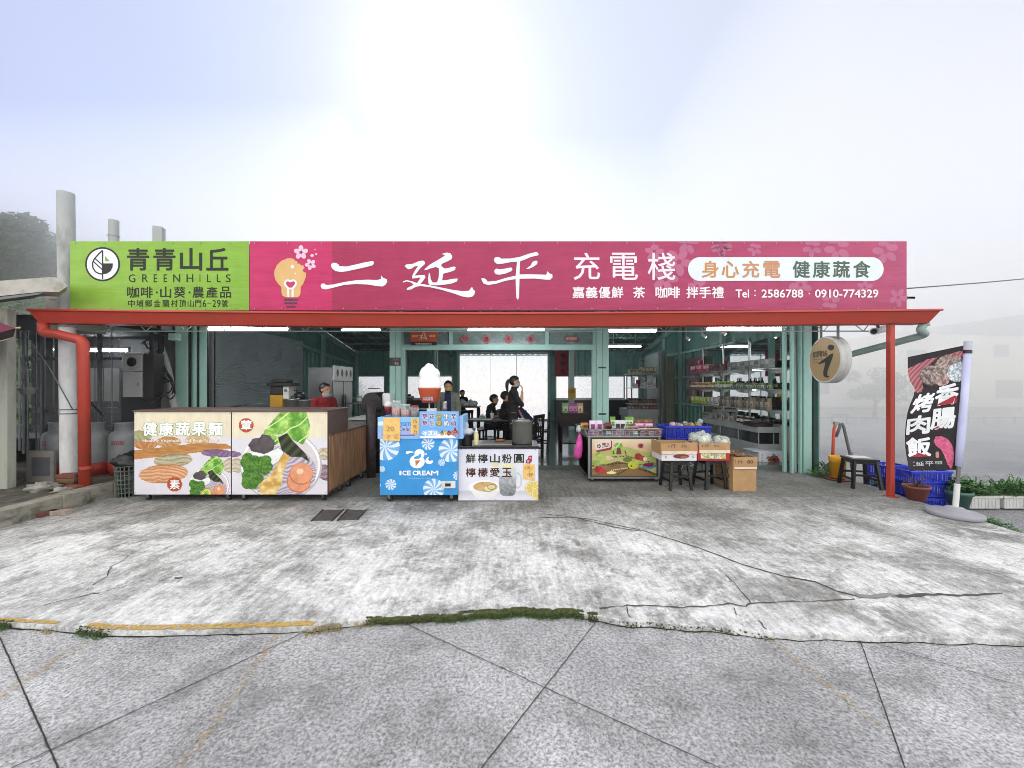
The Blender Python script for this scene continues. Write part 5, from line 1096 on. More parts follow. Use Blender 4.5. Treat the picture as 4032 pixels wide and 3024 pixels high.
t = thing('dried_fruit', 'brown dried fruit piece lying on the grey tray', 'dried fruit', (X(1968, 5.3), 5.3, ZL + .012)); mb = MB(); mb.blob((X(1968, 5.3), 5.3, ZL + .028), (.075, .05, .016), rough=.6, n=18, seed=5); mb.build('peel', mat('dried_peel', '8c5426', rough=.8, var=.4, scale=30), t)
# ================================================================ RIGHT OF THE CENTRE: PINK CART, BOXES, STOOLS
K_ = cv(2200, 1600, 2.602); YP = 5.98
t_ = thing('display_cart', 'wheeled steel snack cart with cartoon orchard picture', 'display cart', (X(2455, YP), YP + .4, 0)); DC = t_
x0, x1 = X(2315, YP), X(2600, YP); zb, zt = Z(1880, YP), Z(1722, YP); yb = 6.78
DGR = mat('dark_grey_panel', '3c3b3d', rough=.4, var=.15)
mb = MB(); mb.box((x0 + .01, YP + .004, zb), (x1 - .01, yb, zt)); mb.build('body', DGR, t_)
mb = MB()
for xx in (x0, x1 - .035): mb.box((xx, YP - .01, zb), (xx + .035, YP + .02, zt), bev=.003)
mb.box((x0, YP - .015, zb - .02), (x1, yb, zb + .012), bev=.004); mb.box((x0 - .01, YP - .02, zt), (x1 + .01, yb, zt + .02), bev=.004)
for xx in (x0 - .005, x0 - .005): mb.box((xx, YP + .06, zb + .05), (xx + .01, yb - .05, zt - .04))
mb.build('frame', STEEL, t_)
def orchard(x, y):
    k = np.clip((y - 345) / 130, 0, 1)[..., None]; img = (hx('e9d9bc') * (1 - k) + hx('ddb98a') * k) * np.ones(x.shape + (3,))
    hill = y > 470 + 40 * np.sin(x / 130) - (x > 620) * 20; n = fbm(x, y, 60)[..., None]; img[hill] = (hx('a9b765') * (1 - n) + hx('c9bd82') * n)[hill]
    m = inpoly(x, y, [(340, 640), (600, 560), (800, 600), (1000, 690), (1000, 715), (340, 715)]); img[m] = (hx('a98d5c') * (1 - n * .4))[m]
    m = inpoly(x, y, [(500, 620), (800, 640), (1000, 700), (1000, 715), (430, 715)]); img[m] = hx('8d6f48')
    for ax, ay, bx, by in ((340, 612, 640, 580), (640, 580, 1000, 610), (600, 700, 720, 630), (820, 640, 1000, 700), (520, 520, 700, 510), (700, 510, 1000, 590)):
        d = np.abs((bx - ax) * (ay - y) - (ax - x) * (by - ay)) / math.hypot(bx - ax, by - ay); t = ((x - ax) * (bx - ax) + (y - ay) * (by - ay)) / ((bx - ax) ** 2 + (by - ay) ** 2)
        m = (d < 7) & (t > 0) & (t < 1); L__ = math.hypot(bx - ax, by - ay); bars = (np.sin(t * L__ / 14 * 6.28) > .2) | (d > 4.5); img[m & bars] = hx('2f2a28')
    m = inpoly(x, y, [(588, 490), (598, 420), (630, 420), (645, 490)]); img[m] = hx('6d4a34')
    for cx, cy, rx, ry in ((613, 400, 45, 28), (562, 455, 26, 16), (686, 455, 22, 15), (930, 500, 20, 18), (410, 490, 30, 22)): leafy(img, x, y, [(cx + rx * math.cos(a) * (1 + .08 * math.sin(5 * a)), cy + ry * math.sin(a)) for a in np.linspace(0, 6.28, 20)[:-1]], 'a', 16)
    for cx in (562, 686): m = inpoly(x, y, [(cx - 10, 490), (cx - 5, 460), (cx + 5, 460), (cx + 10, 490)]); img[m] = hx('6d4a34')
    for cx, cy, rx, ry, c in ((760, 600, 52, 42, 'bcc640'), (790, 590, 30, 45, 'c9cf50'), (705, 545, 48, 26, '6f7a3a'), (815, 515, 38, 35, 'a93a34'), (860, 530, 30, 26, 'b5463a'), (885, 540, 20, 24, 'e8dcc0'), (405, 645, 40, 35, 'a92f38'), (450, 665, 38, 28, 'bb4046'), (922, 612, 68, 32, '4f8fbb'), (918, 600, 56, 20, '8d2440'), (500, 530, 60, 20, 'd8c79a'), (450, 540, 40, 40, 'b7c46a'), (840, 405, 37, 34, 'd4a6a0'), (840, 405, 25, 22, '8f3440'), (540, 680, 50, 14, 'ece0a8'), (380, 580, 40, 30, '93b35c')):
        m = inell(x, y, cx, cy, rx, ry); img[m] = (hx(c) * (.85 + .3 * n))[m]
    for i in range(9): m = inell(x, y, 540 + i * 20, 655 - i * 3, 8, 5); img[m] = hx('ecdfb8')
    m = inpoly(x, y, [(735, 600), (748, 600), (748, 622), (735, 622)]); img[m] = hx('3a2c20')
    return img
(q0, w0), (q1, w1) = K_([(342, 336), (1000, 712)]); a = Art(flat(YP - .002)); a.raster(q0, w0, q1, w1, 180, 104, tocrop(orchard, 2200, 1600, 2.602))
a.poly(K_([(372, 385), (520, 348), (545, 352), (548, 420), (535, 445), (392, 470), (378, 440)]), '9c3345', 2); a.poly(K_([(366, 380), (515, 345), (535, 352), (536, 410), (520, 422), (385, 452), (372, 430)]), 'e9dad3', 2.5)
for i in range(5): c = K_([(412 + 14 * cos(i * 1.257), 408 + 15 * sin(i * 1.257))])[0]; a.ell(c[0], c[1], 3, 3, '4a2438', 3 + .03 * i, 10)
a.text('櫻夕', *K_([(444, 372)])[0], *K_([(520, 404)])[0], '5a2440', 3, .03); a.stroke(K_([(445, 420), (525, 404)]), 2.6, '5a2440', 3)
a.build('front_panel', t_, print_mat('glossy_print'))
mb = MB()  # wire rack on top
for z in (Z(1722, YP) + .03, Z(1710, YP), Z(1703, YP), Z(1696, YP)): mb.tube([(x0 - .05, YP - .02, z), (x1 + .01, YP - .02, z), (x1 + .01, yb, z), (x0 - .05, yb, z)], .003, 6, closed=True)
zr = Z(1691, YP); mb.tube([(x0 - .06, YP - .03, zr), (x1 + .02, YP - .03, zr), (x1 + .02, yb, zr), (x0 - .06, yb, zr)], .010, 8, closed=True)
for i in range(24): xx = x0 - .04 + (x1 - x0 + .04) * i / 23; mb.bar((xx, YP - .02, zt + .02), (xx, YP - .02, zr), .003)
for i in range(10): yy = YP + (yb - YP) * i / 9; mb.bar((x0 - .05, yy, zt + .02), (x0 - .05, yy, zr), .003)
for xx in (x0 - .06, x1 + .02): mb.bar((xx, YP - .03, zr), (x0 if xx < x0 else x1, YP - .01, zt + .01), .012)
mb.build('rack', STEEL, t_)
for xx in (x0 + .06, x1 - .06):
    for yy in (YP + .06, yb - .08): mb = MB(); caster(mb, xx, yy, .026, 0, 0, zb - .018); mb.build('caster', [STEEL, BLK], t_)

# ---- packaged goods: one mesh per pack, drawn from a few kinds
_PK = {}
def colmat(c, r=.4): return mat('pack_' + c, c, rough=r, var=.15, scale=14)
def pouch_mesh(c, c2, w, h, d):
    mb = MB(); sec = []
    for j, (zz, ww, dd) in enumerate(((0, .96, 1), (.08, 1, 1), (.5, 1, .85), (.86, .97, .3), (.90, 1, .06), (1, 1, .06))):
        sec.append([(-w / 2 * ww, -d / 2 * dd * .3, h * zz), (-w * .2, -d / 2 * dd, h * zz), (w * .2, -d / 2 * dd, h * zz), (w / 2 * ww, -d / 2 * dd * .3, h * zz), (w / 2 * ww, d / 2 * dd * .3, h * zz), (0, d / 2 * dd, h * zz), (-w / 2 * ww, d / 2 * dd * .3, h * zz)])
    k = 7; mb.add([p for s_ in sec for p in s_], [(i * k + j, i * k + (j + 1) % k, (i + 1) * k + (j + 1) % k, (i + 1) * k + j) for i in range(5) for j in range(k)] + [list(range(k))[::-1], [5 * k + j for j in range(k)]], 0)
    mb.box((-w * .34, -d / 2 - .003, h * .22), (w * .34, -d / 2 + .004, h * .66), 1); mb.cyl((0, -d / 2 - .005, h * .34), (0, -d / 2 + .002, h * .34), w * .15, n=10, mi=2); return mb, [colmat(c), colmat(c2), colmat('5a4a3c')]
def carton_mesh(c, c2, w, h, d):
    mb = MB(); mb.box((-w / 2, -d / 2, 0), (w / 2, d / 2, h), 0, bev=.003); mb.box((-w * .38, -d / 2 - .002, h * .45), (w * .38, -d / 2 + .002, h * .85), 1); mb.box((-w / 2 - .0015, -d / 2 - .0015, h * .90), (w / 2 + .0015, d / 2 + .0015, h * .93), 1); mb.box((-w * .3, -d / 2 - .002, h * .16), (w * .3, -d / 2 + .002, h * .24), 2); return mb, [colmat(c, .55), colmat(c2, .5), colmat('5a4a3c')]
def jarg_mesh(c, c2, w, h, d):
    mb = MB(); r = w / 2; mb.lathe([(r * .9, 0), (r, .01), (r, h * .68), (r * .7, h * .8), (r * .7, h * .82)], (0, 0, 0), 14, 0); mb.lathe([(r * .75, h * .82), (r * .76, h * .98), (.001, h)], (0, 0, 0), 14, 1); mb.lathe([(r * 1.02, h * .2), (r * 1.02, h * .58)], (0, 0, 0), 14, 2, closed=True); return mb, [colmat(c, .2), colmat(c2, .3), colmat('d9d3c6')]
def bottle_mesh(c, c2, w, h, d):
    mb = MB(); r = w / 2; mb.lathe([(r * .9, 0), (r, .01), (r, h * .5), (r * .8, h * .6), (r * .3, h * .74), (r * .3, h * .88)], (0, 0, 0), 14, 0); mb.lathe([(r * .38, h * .86), (r * .38, h * .98), (.001, h)], (0, 0, 0), 12, 1); mb.lathe([(r * 1.02, h * .12), (r * 1.02, h * .42)], (0, 0, 0), 14, 2, closed=True); return mb, [colmat(c, .15), colmat(c2, .3), colmat('c9bfa8')]
KIND = dict(pouch=pouch_mesh, carton=carton_mesh, jar=jarg_mesh, bottle=bottle_mesh)
NAMES = dict(pouch='snack_pouch', carton='gift_carton', jar='goods_jar', bottle='glass_bottle'); CATN = dict(pouch='snack bag', carton='carton', jar='jar', bottle='bottle')
def goods(kind, x, y, z, w, h, d, c, c2, label, group, rz=0.0):
    key = (kind, c, c2, round(w, 3), round(h, 3), round(d, 3))
    if key not in _PK:
        mb, ms = KIND[kind](c, c2, w, h, d); o = mb.build(NAMES[kind], ms); _PK[key] = o.data
    else: o = bpy.data.objects.new(NAMES[kind], _PK[key]); COL.objects.link(o)
    o.location = (x, y, z); o.rotation_euler = (0, 0, rz); tag(o, label, CATN[kind], group); return o
random.seed(21)
zr0 = zt + .02; GR = 'snacks on the orchard cart'
uu = [(2322, 'pouch', 'd9b8d6', '8f3a86', .115, .17, 'white and purple snack pouch standing first on the orchard cart'), (2345, 'pouch', 'd9b8d6', '8f3a86', .11, .165, 'white and purple snack pouch standing second on the orchard cart')]
LB = {}
ORDS = 'first second third fourth fifth sixth seventh eighth ninth tenth eleventh twelfth'.split()
def row(kind, us, Y, z, w, h, d, cols, lab0, grp, jit=.1):
    for i, u in enumerate(us):
        lab = lab0 if len(us) == 1 else lab0 + ', ' + ORDS[i] + ' from left'
        c, c2 = cols[i % len(cols)]; goods(kind, X(u, Y), Y + random.uniform(-.01, .01), z, w, h, d, c, c2, lab, grp, random.uniform(-jit, jit))
row('pouch', [2333, 2360], YP + .14, zr0 + .06, .10, .17, .05, [('e6d3e6', '8f3a86')], 'white purple-banded snack pouch at the left of the orchard cart', GR, .1)
row('pouch', [2390, 2396], YP + .22, zr0 + .04, .09, .15, .05, [('7a2c22', '3c1c1a')], 'dark red snack pouch on the orchard cart', GR, .4)
row('pouch', [2412, 2470, 2484], YP + .4, zr0 + .12, .09, .15, .05, [('6fa23c', 'dfe8c8')], 'green topped snack pouch in the back row of the orchard cart', GR, .2)
row('pouch', [2432, 2452], YP + .2, zr0 + .06, .09, .17, .05, [('cfd3d6', '3a2a34')], 'silver pouch with a dark label in the middle of the orchard cart', GR, .2)
row('pouch', [2418, 2465], YP + .1, zr0 + .03, .07, .12, .04, [('a9adb0', '5a4a50')], 'small grey pouch in the front row of the orchard cart', GR, .3)
row('carton', [2480, 2500], YP + .12, zr0 + .03, .10, .11, .08, [('b89a86', '6d4a40')], 'brown packet near the middle of the orchard cart', GR, .3)
row('carton', [2515, 2548], YP + .3, zr0 + .12, .14, .05, .12, [('e08fc4', 'f0c9e2')], 'pink flat packet lying on the orchard cart', GR, .2)
row('pouch', [2510, 2535, 2560, 2585], YP + .12, zr0 + .02, .12, .09, .08, [('cdb394', '5a3434'), ('e0c9ae', '8c3a50')], 'beige snack bag at the right end of the orchard cart', GR, .5)
row('pouch', [2500, 2530, 2555], YP + .5, zr0 + .10, .15, .11, .12, [('8d6a3a', '5b4426')], 'brown bag in the back row of the orchard cart', GR, .5)
row('pouch', [2300], YP + .5, zr0 + .06, .13, .10, .1, [('c99a4a', '8d6426')], 'orange-brown bag at the far left corner of the orchard cart', GR, .5)
row('carton', [2325, 2345, 2364, 2395, 2418, 2440, 2470, 2500, 2530, 2565, 2588], YP + .03, zr0 + .002, .075, .075, .04, [('d9cdd6', '8a5c80'), ('e6dfe6', 'b06aa0'), ('c9a9b6', '7d2c50'), ('9fc3cf', 'e6eef0')], 'small packet lying behind the wire rack of the orchard cart', 'packets inside the wire rack', .1)
# pink carrier bag hanging from the cart
t = thing('carrier_bag', 'bright pink plastic bag hanging on the left side of the snack cart', 'plastic bag', P(2272, 1750, 6.1)); mb = MB(); y = 6.1
pts = K_([(195, 285), (215, 262), (240, 290), (248, 360), (250, 450), (236, 540), (200, 548), (142, 540), (160, 440), (180, 350)]); mb.prism(pts, lambda u, v: P(u, v, y - .05), lambda u, v: P(u, v, y + .05)); PKB = mat('pink_plastic_film', 'd94fa4', rough=.3, var=.2, scale=12); o = mb.build('bag', PKB, t)
md = o.modifiers.new('soft', 'SUBSURF'); md.levels = 1; md.render_levels = 2
mb = MB(); mb.tube([P(2278, 1705, y), P(2282, 1690, y), P(2296, 1688, y)], .008, 6); mb.blob(P(2278, 1690, y), (.04, .03, .05), rough=.7, seed=2); mb.build('knot', mat('white_film', 'c9ccd0', rough=.4), t)

# ---- stools
def stool(name, label, us, vseat, Y, h, size=.30, grp=None, rz=0.0, loc=None):
    cx, cy = loc; t = thing(name, label, 'stool', (cx, cy, 0), grp); s2 = size / 2
    q = Matrix.Rotation(rz, 3, 'Z'); o = Vector((cx, cy, 0))
    def T(p): return q @ Vector(p) + o
    mb = MB(); mb.box((cx - s2, cy - s2, h - .028), (cx + s2, cy + s2, h), bev=.008, rot=q.to_3x3(), piv=o); mb.build('seat', DARKW, t)
    for sx in (-1, 1):
        for sy in (-1, 1): mb = MB(); mb.bar(T((sx * s2 * .80, sy * s2 * .80, h - .03)), T((sx * s2 * 1.06, sy * s2 * 1.06, 0)), .036, .036, up=(0, 1, 0)); mb.build('leg', DARKW, t)
    mb = MB()
    for z, k in ((h * .36, .985), (h * .30, .985)):
        if z == h * .36:
            for sy in (-1, 1): mb.bar(T((-s2 * k, sy * s2 * k * .97, z + .04)), T((s2 * k, sy * s2 * k * .97, z + .04)), .018, .03)
        else:
            for sx in (-1, 1): mb.bar(T((sx * s2 * k * .97, -s2 * k, z)), T((sx * s2 * k * .97, s2 * k, z)), .018, .03)
    for sy in (-1, 1): mb.bar(T((-s2 * .85, sy * s2 * .84, h - .05)), T((s2 * .85, sy * s2 * .84, h - .05)), .02, .045)
    for sx in (-1, 1): mb.bar(T((sx * s2 * .84, -s2 * .85, h - .05)), T((sx * s2 * .84, s2 * .85, h - .05)), .02, .045)
    mb.build('stretcher', DARKW, t); return t
SG = 'dark wooden stools outside the shop'
stool('stool', 'dark wooden stool under the white papaya box', 0, 0, 0, .43, .30, SG, R(4), (X(2660, 5.65), 5.65))
stool('stool', 'dark wooden stool under the red fruit box', 0, 0, 0, .43, .30, SG, R(8), (X(2795, 5.68), 5.70))
ts = stool('stool', 'dark wooden stool standing alone beside the yellow bucket', 0, 0, 0, .43, .33, SG, R(-14), (X(3384, 5.72), 5.72))
t = thing('white_sheet', 'white sheet standing for the pale reflection on the lone dark stool', 'paper', (X(3384, 5.72), 5.72, .431)); mb = MB(); c = Vector((X(3388, 5.72), 5.74, .432)); mb.box(c + Vector((-.12, -.10, 0)), c + Vector((.13, .12, .002)), rot=Matrix.Rotation(R(-14), 3, 'Z')); mb.build('sheet', WHT, t)  # white sheet added as the pale reflection on the dark seat

# ---- open boxes with handwritten prices
def openbox(t, x0, x1, y0, y1, z0, z1, m, th=.004, name='body'):
    mb = MB(); mb.box((x0, y0, z0), (x1, y1, z0 + th)); mb.box((x0, y0, z0 + th), (x1, y0 + th, z1)); mb.box((x0, y1 - th, z0 + th), (x1, y1, z1)); mb.box((x0, y0 + th, z0 + th), (x0 + th, y1 - th, z1)); mb.box((x1 - th, y0 + th, z0 + th), (x1, y1 - th, z1)); return mb.build(name, m, t)
YB = 5.46
WCB = mat('white_printed_carton', 'd6d4dc', rough=.7, var=.05, scale=10)
t = thing('papaya_box', 'white papaya box with cardboard flap marked 35 on a stool', 'box', (X(2672, YB), YB + .16, .432)); x0, x1 = X(2605, YB), X(2743, YB)
openbox(t, x0, x1, YB, YB + .36, .432, .66, WCB); mb = MB(); mb.box((x0 - .01, YB - .008, Z(1788, YB)), (x1 + .01, YB - .001, Z(1744, YB)), rot=Matrix.Rotation(R(-2), 3, 'Y')); 
mb.box((x0 - .014, YB, Z(1790, YB)), (x0 - .003, YB + .36, Z(1741, YB))); mb.box((x0 + .005, YB + .345, Z(1790, YB)), (x1, YB + .352, .68)); mb.build('flap', CARDB, t)
a = Art(flat(YB - .009)); a.text('1斤  35', *K_([(1125, 388)])[0], *K_([(1310, 424)])[0], '4f453c', 1, .0); a.build('handwriting', t, print_mat('ink'))
a = Art(flat(YB - .001)); c = K_([(1255, 512)])[0]; a.ell(c[0], c[1], 32, 9, '7a3a34', 1, 16); c = K_([(1285, 520)])[0]; a.ell(c[0], c[1], 14, 6, 'a5604e', 2, 12); a.text('瓜', *K_([(1366, 505)])[0], *K_([(1390, 528)])[0], '33343a', 1); a.text('紅', *K_([(1090, 505)])[0], *K_([(1112, 532)])[0], '8a3a48', 1); a.build('print', t, print_mat('glossy_print'))
mb = MB(); mb.box((x0 + .003, YB - .011, Z(1788, YB)), (x1 - .003, YB - .0095, Z(1776, YB))); mb.build('tape', mat('pale_tape', 'd9c8b6', rough=.3), t)
REDC = mat('red_carton', 'a3172b', rough=.55, var=.08)
t = thing('fruit_box', 'red fruit box with cardboard flap marked 35 on a stool', 'box', (X(2810, YB), YB + .16, .432)); x0, x1 = X(2747, YB), X(2873, YB)
openbox(t, x0, x1, YB, YB + .36, .432, .645, REDC); mb = MB(); mb.box((x0 + .02, YB - .008, Z(1784, YB)), (x1 + .003, YB - .001, Z(1744, YB))); mb.box((x0, YB + .33, .6), (x1, YB + .34, .67)); mb.build('flap', CARDB, t)
a = Art(flat(YB - .009)); a.text('1斤  35', *K_([(1470, 390)])[0], *K_([(1640, 420)])[0], '4f453c', 1, .0); a.build('handwriting', t, print_mat('ink'))
a = Art(flat(YB - .001)); a.raster(*K_([(1455, 482)])[0], *K_([(1715, 538)])[0], 66, 14, lambda U, V: np.where((vnoise(U, V, 7) > .5)[..., None], hx('b3b76a') * np.ones(3), hx('cfcfc4')) * (.7 + .5 * vnoise(U, V, 4))[..., None]); a.build('window', t, print_mat('glossy_print'))
mb = MB(); mb.box((x0 + .02, YB - .0105, Z(1784, YB)), (x1 + .002, YB - .0095, Z(1772, YB))); mb.build('tape', MATS['pale_tape'], t)
VEG = mat('pale_vegetable', 'd9ddc8', rough=.5, var=.15, scale=8); FILM = glass_mat('thin_plastic_film', 'e6ecec', alpha=.18, rough=.2)
for (u, v, rx, rz, lab) in ((2760, 1728, .15, .09, 'clear bag of pale vegetables at the left of the red fruit box'), (2836, 1736, .11, .06, 'smaller clear bag of vegetables at the right of the red fruit box')):
    t = thing('vegetable_bag', lab, 'vegetable bag', P(u, v, YB + .16), 'bagged vegetables on the stool boxes'); c = P(u, v, YB + .16); mb = MB(); random.seed(u)
    for k in range(7): mb.blob(c + Vector((random.uniform(-rx, rx) * .6, random.uniform(-.08, .08), random.uniform(-.4, .15) * rz)), rx * random.uniform(.28, .42), rough=.3, seed=k)
    mb.build('vegetable', VEG, t); mb = MB(); mb.blob(c, (rx, .13, rz * 1.2), rough=.55, n=22, seed=u); mb.build('film', FILM, t)
t = thing('ginger_box', 'tall cardboard box marked 80 with ginger roots on top', 'box', (X(2930, YB), YB + .2, 0)); x0, x1 = X(2886, YB), X(2978, YB); zt_ = Z(1801, YB)
openbox(t, x0, x1, YB, YB + .50, .001, zt_, CARDB); mb = MB(); mb.box((x0 + .01, YB - .014, Z(1848, YB)), (x1 + .006, YB - .006, zt_ + .004), rot=Matrix.Rotation(R(3), 3, 'X')); mb.box((x0 - .004, YB + .02, Z(1835, YB)), (x0 - .001, YB + .48, zt_ + .005)); mb.build('flap', CARDB, t)
a = Art(flat(YB - .017)); a.text('1斤  80', *K_([(1812, 545)])[0], *K_([(1990, 590)])[0], '4f4232', 1, .0); a.build('handwriting', t, print_mat('ink'))
mb = MB(); mb.box((x0 + .01, YB - .017, Z(1846, YB)), (x1, YB - .0155, Z(1838, YB))); mb.build('tape', MATS['pale_tape'], t)
a = Art(lambda u, v, ly: Vector((x0 - .001 - ly * .001, YB + (2886 - u) / 56 * .42, Z(v, YB))))
a.stroke([(2872, 1850), (2866, 1862), (2874, 1880), (2865, 1895), (2872, 1905)], 2.5, '2b2622', 1); a.stroke([(2850, 1840), (2845, 1858), (2852, 1872), (2842, 1885)], 2.5, '2b2622', 1.4); a.build('marker_drawing', t, print_mat('ink'))
t = thing('ginger_pile', 'heap of brown ginger roots in the tall cardboard box', 'ginger', ((x0 + x1) / 2, YB + .25, zt_)); mb = MB(); random.seed(3)
for k in range(16): c = Vector((random.uniform(x0 + .05, x1 - .05), random.uniform(YB + .08, YB + .42), zt_ - .02 + random.uniform(0, .04))); mb.blob(c, (random.uniform(.03, .05), .025, .02), rough=.6, seed=k, n=10)
c = Vector((X(2900, YB + .2), YB + .2, zt_ + .03)); mb.blob(c, (.02, .02, .05), rough=.5, seed=9, n=10); mb.build('root', mat('ginger_skin', '7a5c42', rough=.8, var=.35, scale=25), t)
# grey side table carrying a blue crate
t = thing('side_table', 'grey side table behind the boxes carrying the blue crate', 'table', (X(2700, 6.3), 6.3, 0)); mb = MB(); x0, x1 = X(2600, 6.1), X(2830, 6.1); zt_ = .63
mb.box((x0, 6.02, zt_ - .03), (x1, 6.6, zt_), bev=.004); mb.build('table_top', POTM, t)
for sx in (x0 + .03, x1 - .03):
    for sy in (6.06, 6.56): mb = MB(); mb.bar((sx, sy, 0), (sx, sy, zt_ - .03), .025); mb.build('leg', GREYM, t)
BLU = mat('blue_crate_plastic', '1c2fb5', rough=.4, var=.12, scale=6)
def crate(label, x0, x1, y0, y1, z0, z1, grp, m=BLU, th=.012):
    t = thing('plastic_crate', label, 'crate', ((x0 + x1) / 2, (y0 + y1) / 2, z0), grp); mb = MB()
    mb.box((x0, y0, z0), (x1, y1, z0 + .012))
    for z, hh in ((z0, .03), (z1 - .03, .03)):
        mb.box((x0 - (z > z0) * .012, y0 - (z > z0) * .012, z), (x1 + (z > z0) * .012, y0 + th, z + hh), bev=.003); mb.box((x0 - (z > z0) * .012, y1 - th, z), (x1 + (z > z0) * .012, y1 + (z > z0) * .012, z + hh), bev=.003)
        mb.box((x0 - (z > z0) * .012, y0 + th, z), (x0 + th, y1 - th, z + hh)); mb.box((x1 - th, y0 + th, z), (x1 + (z > z0) * .012, y1 - th, z + hh))
    n = int((x1 - x0) / .022); 
    for i in range(n + 1):
        xx = x0 + (x1 - x0 - .01) * i / n; w = .03 if i % 6 == 0 else .007
        if w == .007 or i == 0 or True: mb.box((xx, y0 + .001, z0 + .03), (min(x1, xx + w), y0 + .008, z1 - .03)); mb.box((xx, y1 - .008, z0 + .03), (min(x1, xx + w), y1 - .001, z1 - .03))
    for z in np.arange(z0 + .05, z1 - .04, .028): mb.box((x0 + .001, y0 + .002, z), (x1 - .001, y0 + .006, z + .006)); mb.box((x0 + .002, y0 + .01, z), (x0 + .006, y1 - .01, z + .006)); mb.box((x1 - .006, y0 + .01, z), (x1 - .002, y1 - .01, z + .006))
    n = int((y1 - y0) / .03)
    for i in range(n + 1): yy = y0 + (y1 - y0 - .01) * i / n; mb.box((x0 + .001, yy, z0 + .03), (x0 + .008, yy + .01, z1 - .03)); mb.box((x1 - .008, yy, z0 + .03), (x1 - .001, yy + .01, z1 - .03))
    mb.build('shell', m, t); return t
crate('blue plastic crate of wrapped produce on the grey side table', X(2620, 6.15), X(2795, 6.15), 6.12, 6.5, .632, Z(1677, 6.15), None)
random.seed(9)
for i, (u, v, r, c) in enumerate(((2648, 1672, .05, 'c9a9b8'), (2668, 1676, .055, '8e8a96'), (2698, 1672, .06, '7d6f60'), (2722, 1676, .055, '9c7a5c'), (2748, 1674, .06, '8a8666'), (2756, 1660, .05, '9a9c98'), (2683, 1680, .05, 'b4a2ae'))):
    o = MB().blob(P(u, v, 6.3), (r, r, r * .9), rough=.35, seed=i, n=16).build('wrapped_fruit', mat('fruit_' + c, c, rough=.25, var=.3, scale=12)); tag(o, ('pinkish wrapped fruit at the left end of', 'lilac-grey wrapped fruit in', 'brown wrapped fruit in', 'orange-brown wrapped fruit in', 'olive wrapped fruit at the right in', 'pale grey long wrapped fruit on top of', 'mauve wrapped fruit low in')[i] + ' the blue crate', 'fruit', 'fruit in the blue crate on the side table')
# cord under stools
mb = MB(); mb.tube([P(2712, 1815, 6.2), P(2722, 1825, 6.0), P(2745, 1838, 6.0), P(2690, 1830, 6.0), P(2680, 1860, 6.0), P(2675, 1890, 6.05)], .008, 6); tag(mb.build('cord', WHT), 'white electric cord hanging behind the two stools', 'cord')
# papaya box on the floor
YQ = 7.17; t = thing('papaya_box', 'closed white papaya box on the ground before the display case', 'box', (X(3042, YQ), YQ + .2, 0)); x0, x1 = X(2988, YQ), X(3096, YQ); zt_ = Z(1780, YQ)
mb = MB(); mb.box((x0, YQ, .001), (x1, YQ + .42, zt_), bev=.004); mb.build('body', WCB, t); mb = MB(); mb.box((x0 - .06, YQ + .02, zt_ - .004), (x0 + .2, YQ + .4, zt_ + .012)); mb.build('flap', WCB, t)
J_ = cv(2600, 1250, 2.552); a = Art(flat(YQ - .001)); a.poly(J_([(1078, 1440), (1095, 1405), (1130, 1385), (1175, 1392), (1200, 1430), (1195, 1465), (1160, 1478), (1130, 1468), (1110, 1452)]), '8a4a34', 1); a.poly(J_([(1115, 1425), (1150, 1412), (1180, 1440), (1150, 1452)]), '4a2420', 2); a.poly(J_([(1062, 1420), (1080, 1390), (1100, 1400), (1085, 1425)]), '5f93a3', 1.5); a.poly(J_([(1120, 1375), (1140, 1365), (1165, 1390), (1135, 1392)]), '5f93a3', 1.5)
for i, ch in enumerate('玉井木瓜'): a.text(ch, *J_([(1014, 1372 + i * 28)])[0], *J_([(1034, 1392 + i * 28)])[0], '4d5058', 1)
for i, ch in enumerate('青紅木瓜'): a.text(ch, *J_([(1232, 1372 + i * 28)])[0], *J_([(1252, 1392 + i * 28)])[0], '5d6068', 1)
a.build('print', t, print_mat('glossy_print'))
# ---- display case and mirrored shelves
CASEW = mat('case_laminate', '9fa4a4', rough=.4, var=.06); DGL = mat('dark_case_glass', '17191b', rough=.08, var=.1)
t = thing('display_case', 'long grey display case with dark glass front below the mirrors', 'display case', (4.9, 8.4, .08)); x0 = X(2986, 7.45); xw = X(3049, 7.45); y0, y1 = 7.45, 9.6; zt_ = Z(1681, 7.45)
mb = MB(); mb.box((x0, y0, .08), (xw + .1, y1, Z(1748, 7.45)));  mb.build('base', CASEW, t)
mb = MB(); mb.box((x0 + .01, y0 + .01, Z(1748, 7.45)), (xw + .1, y1, Z(1704, 7.45))); mb.build('glass_front', DGL, t)
mb = MB(); mb.box((x0 - .02, y0 - .02, Z(1704, 7.45)), (xw + .1, y1, zt_), bev=.003)
for y in (8.1, 8.8, 9.4): mb.box((x0 - .004, y, Z(1748, 7.45)), (x0 + .01, y + .02, Z(1704, 7.45)))
for x in (x0 + .0, xw - .02): mb.box((x, y0 - .004, Z(1748, 7.45)), (x + .015, y0 + .01, Z(1704, 7.45)))
mb.build('counter_top', CASEW, t)
SHG = mat('glass_shelf_edge', '5f7f78', rough=.1, var=.05)
shz = []
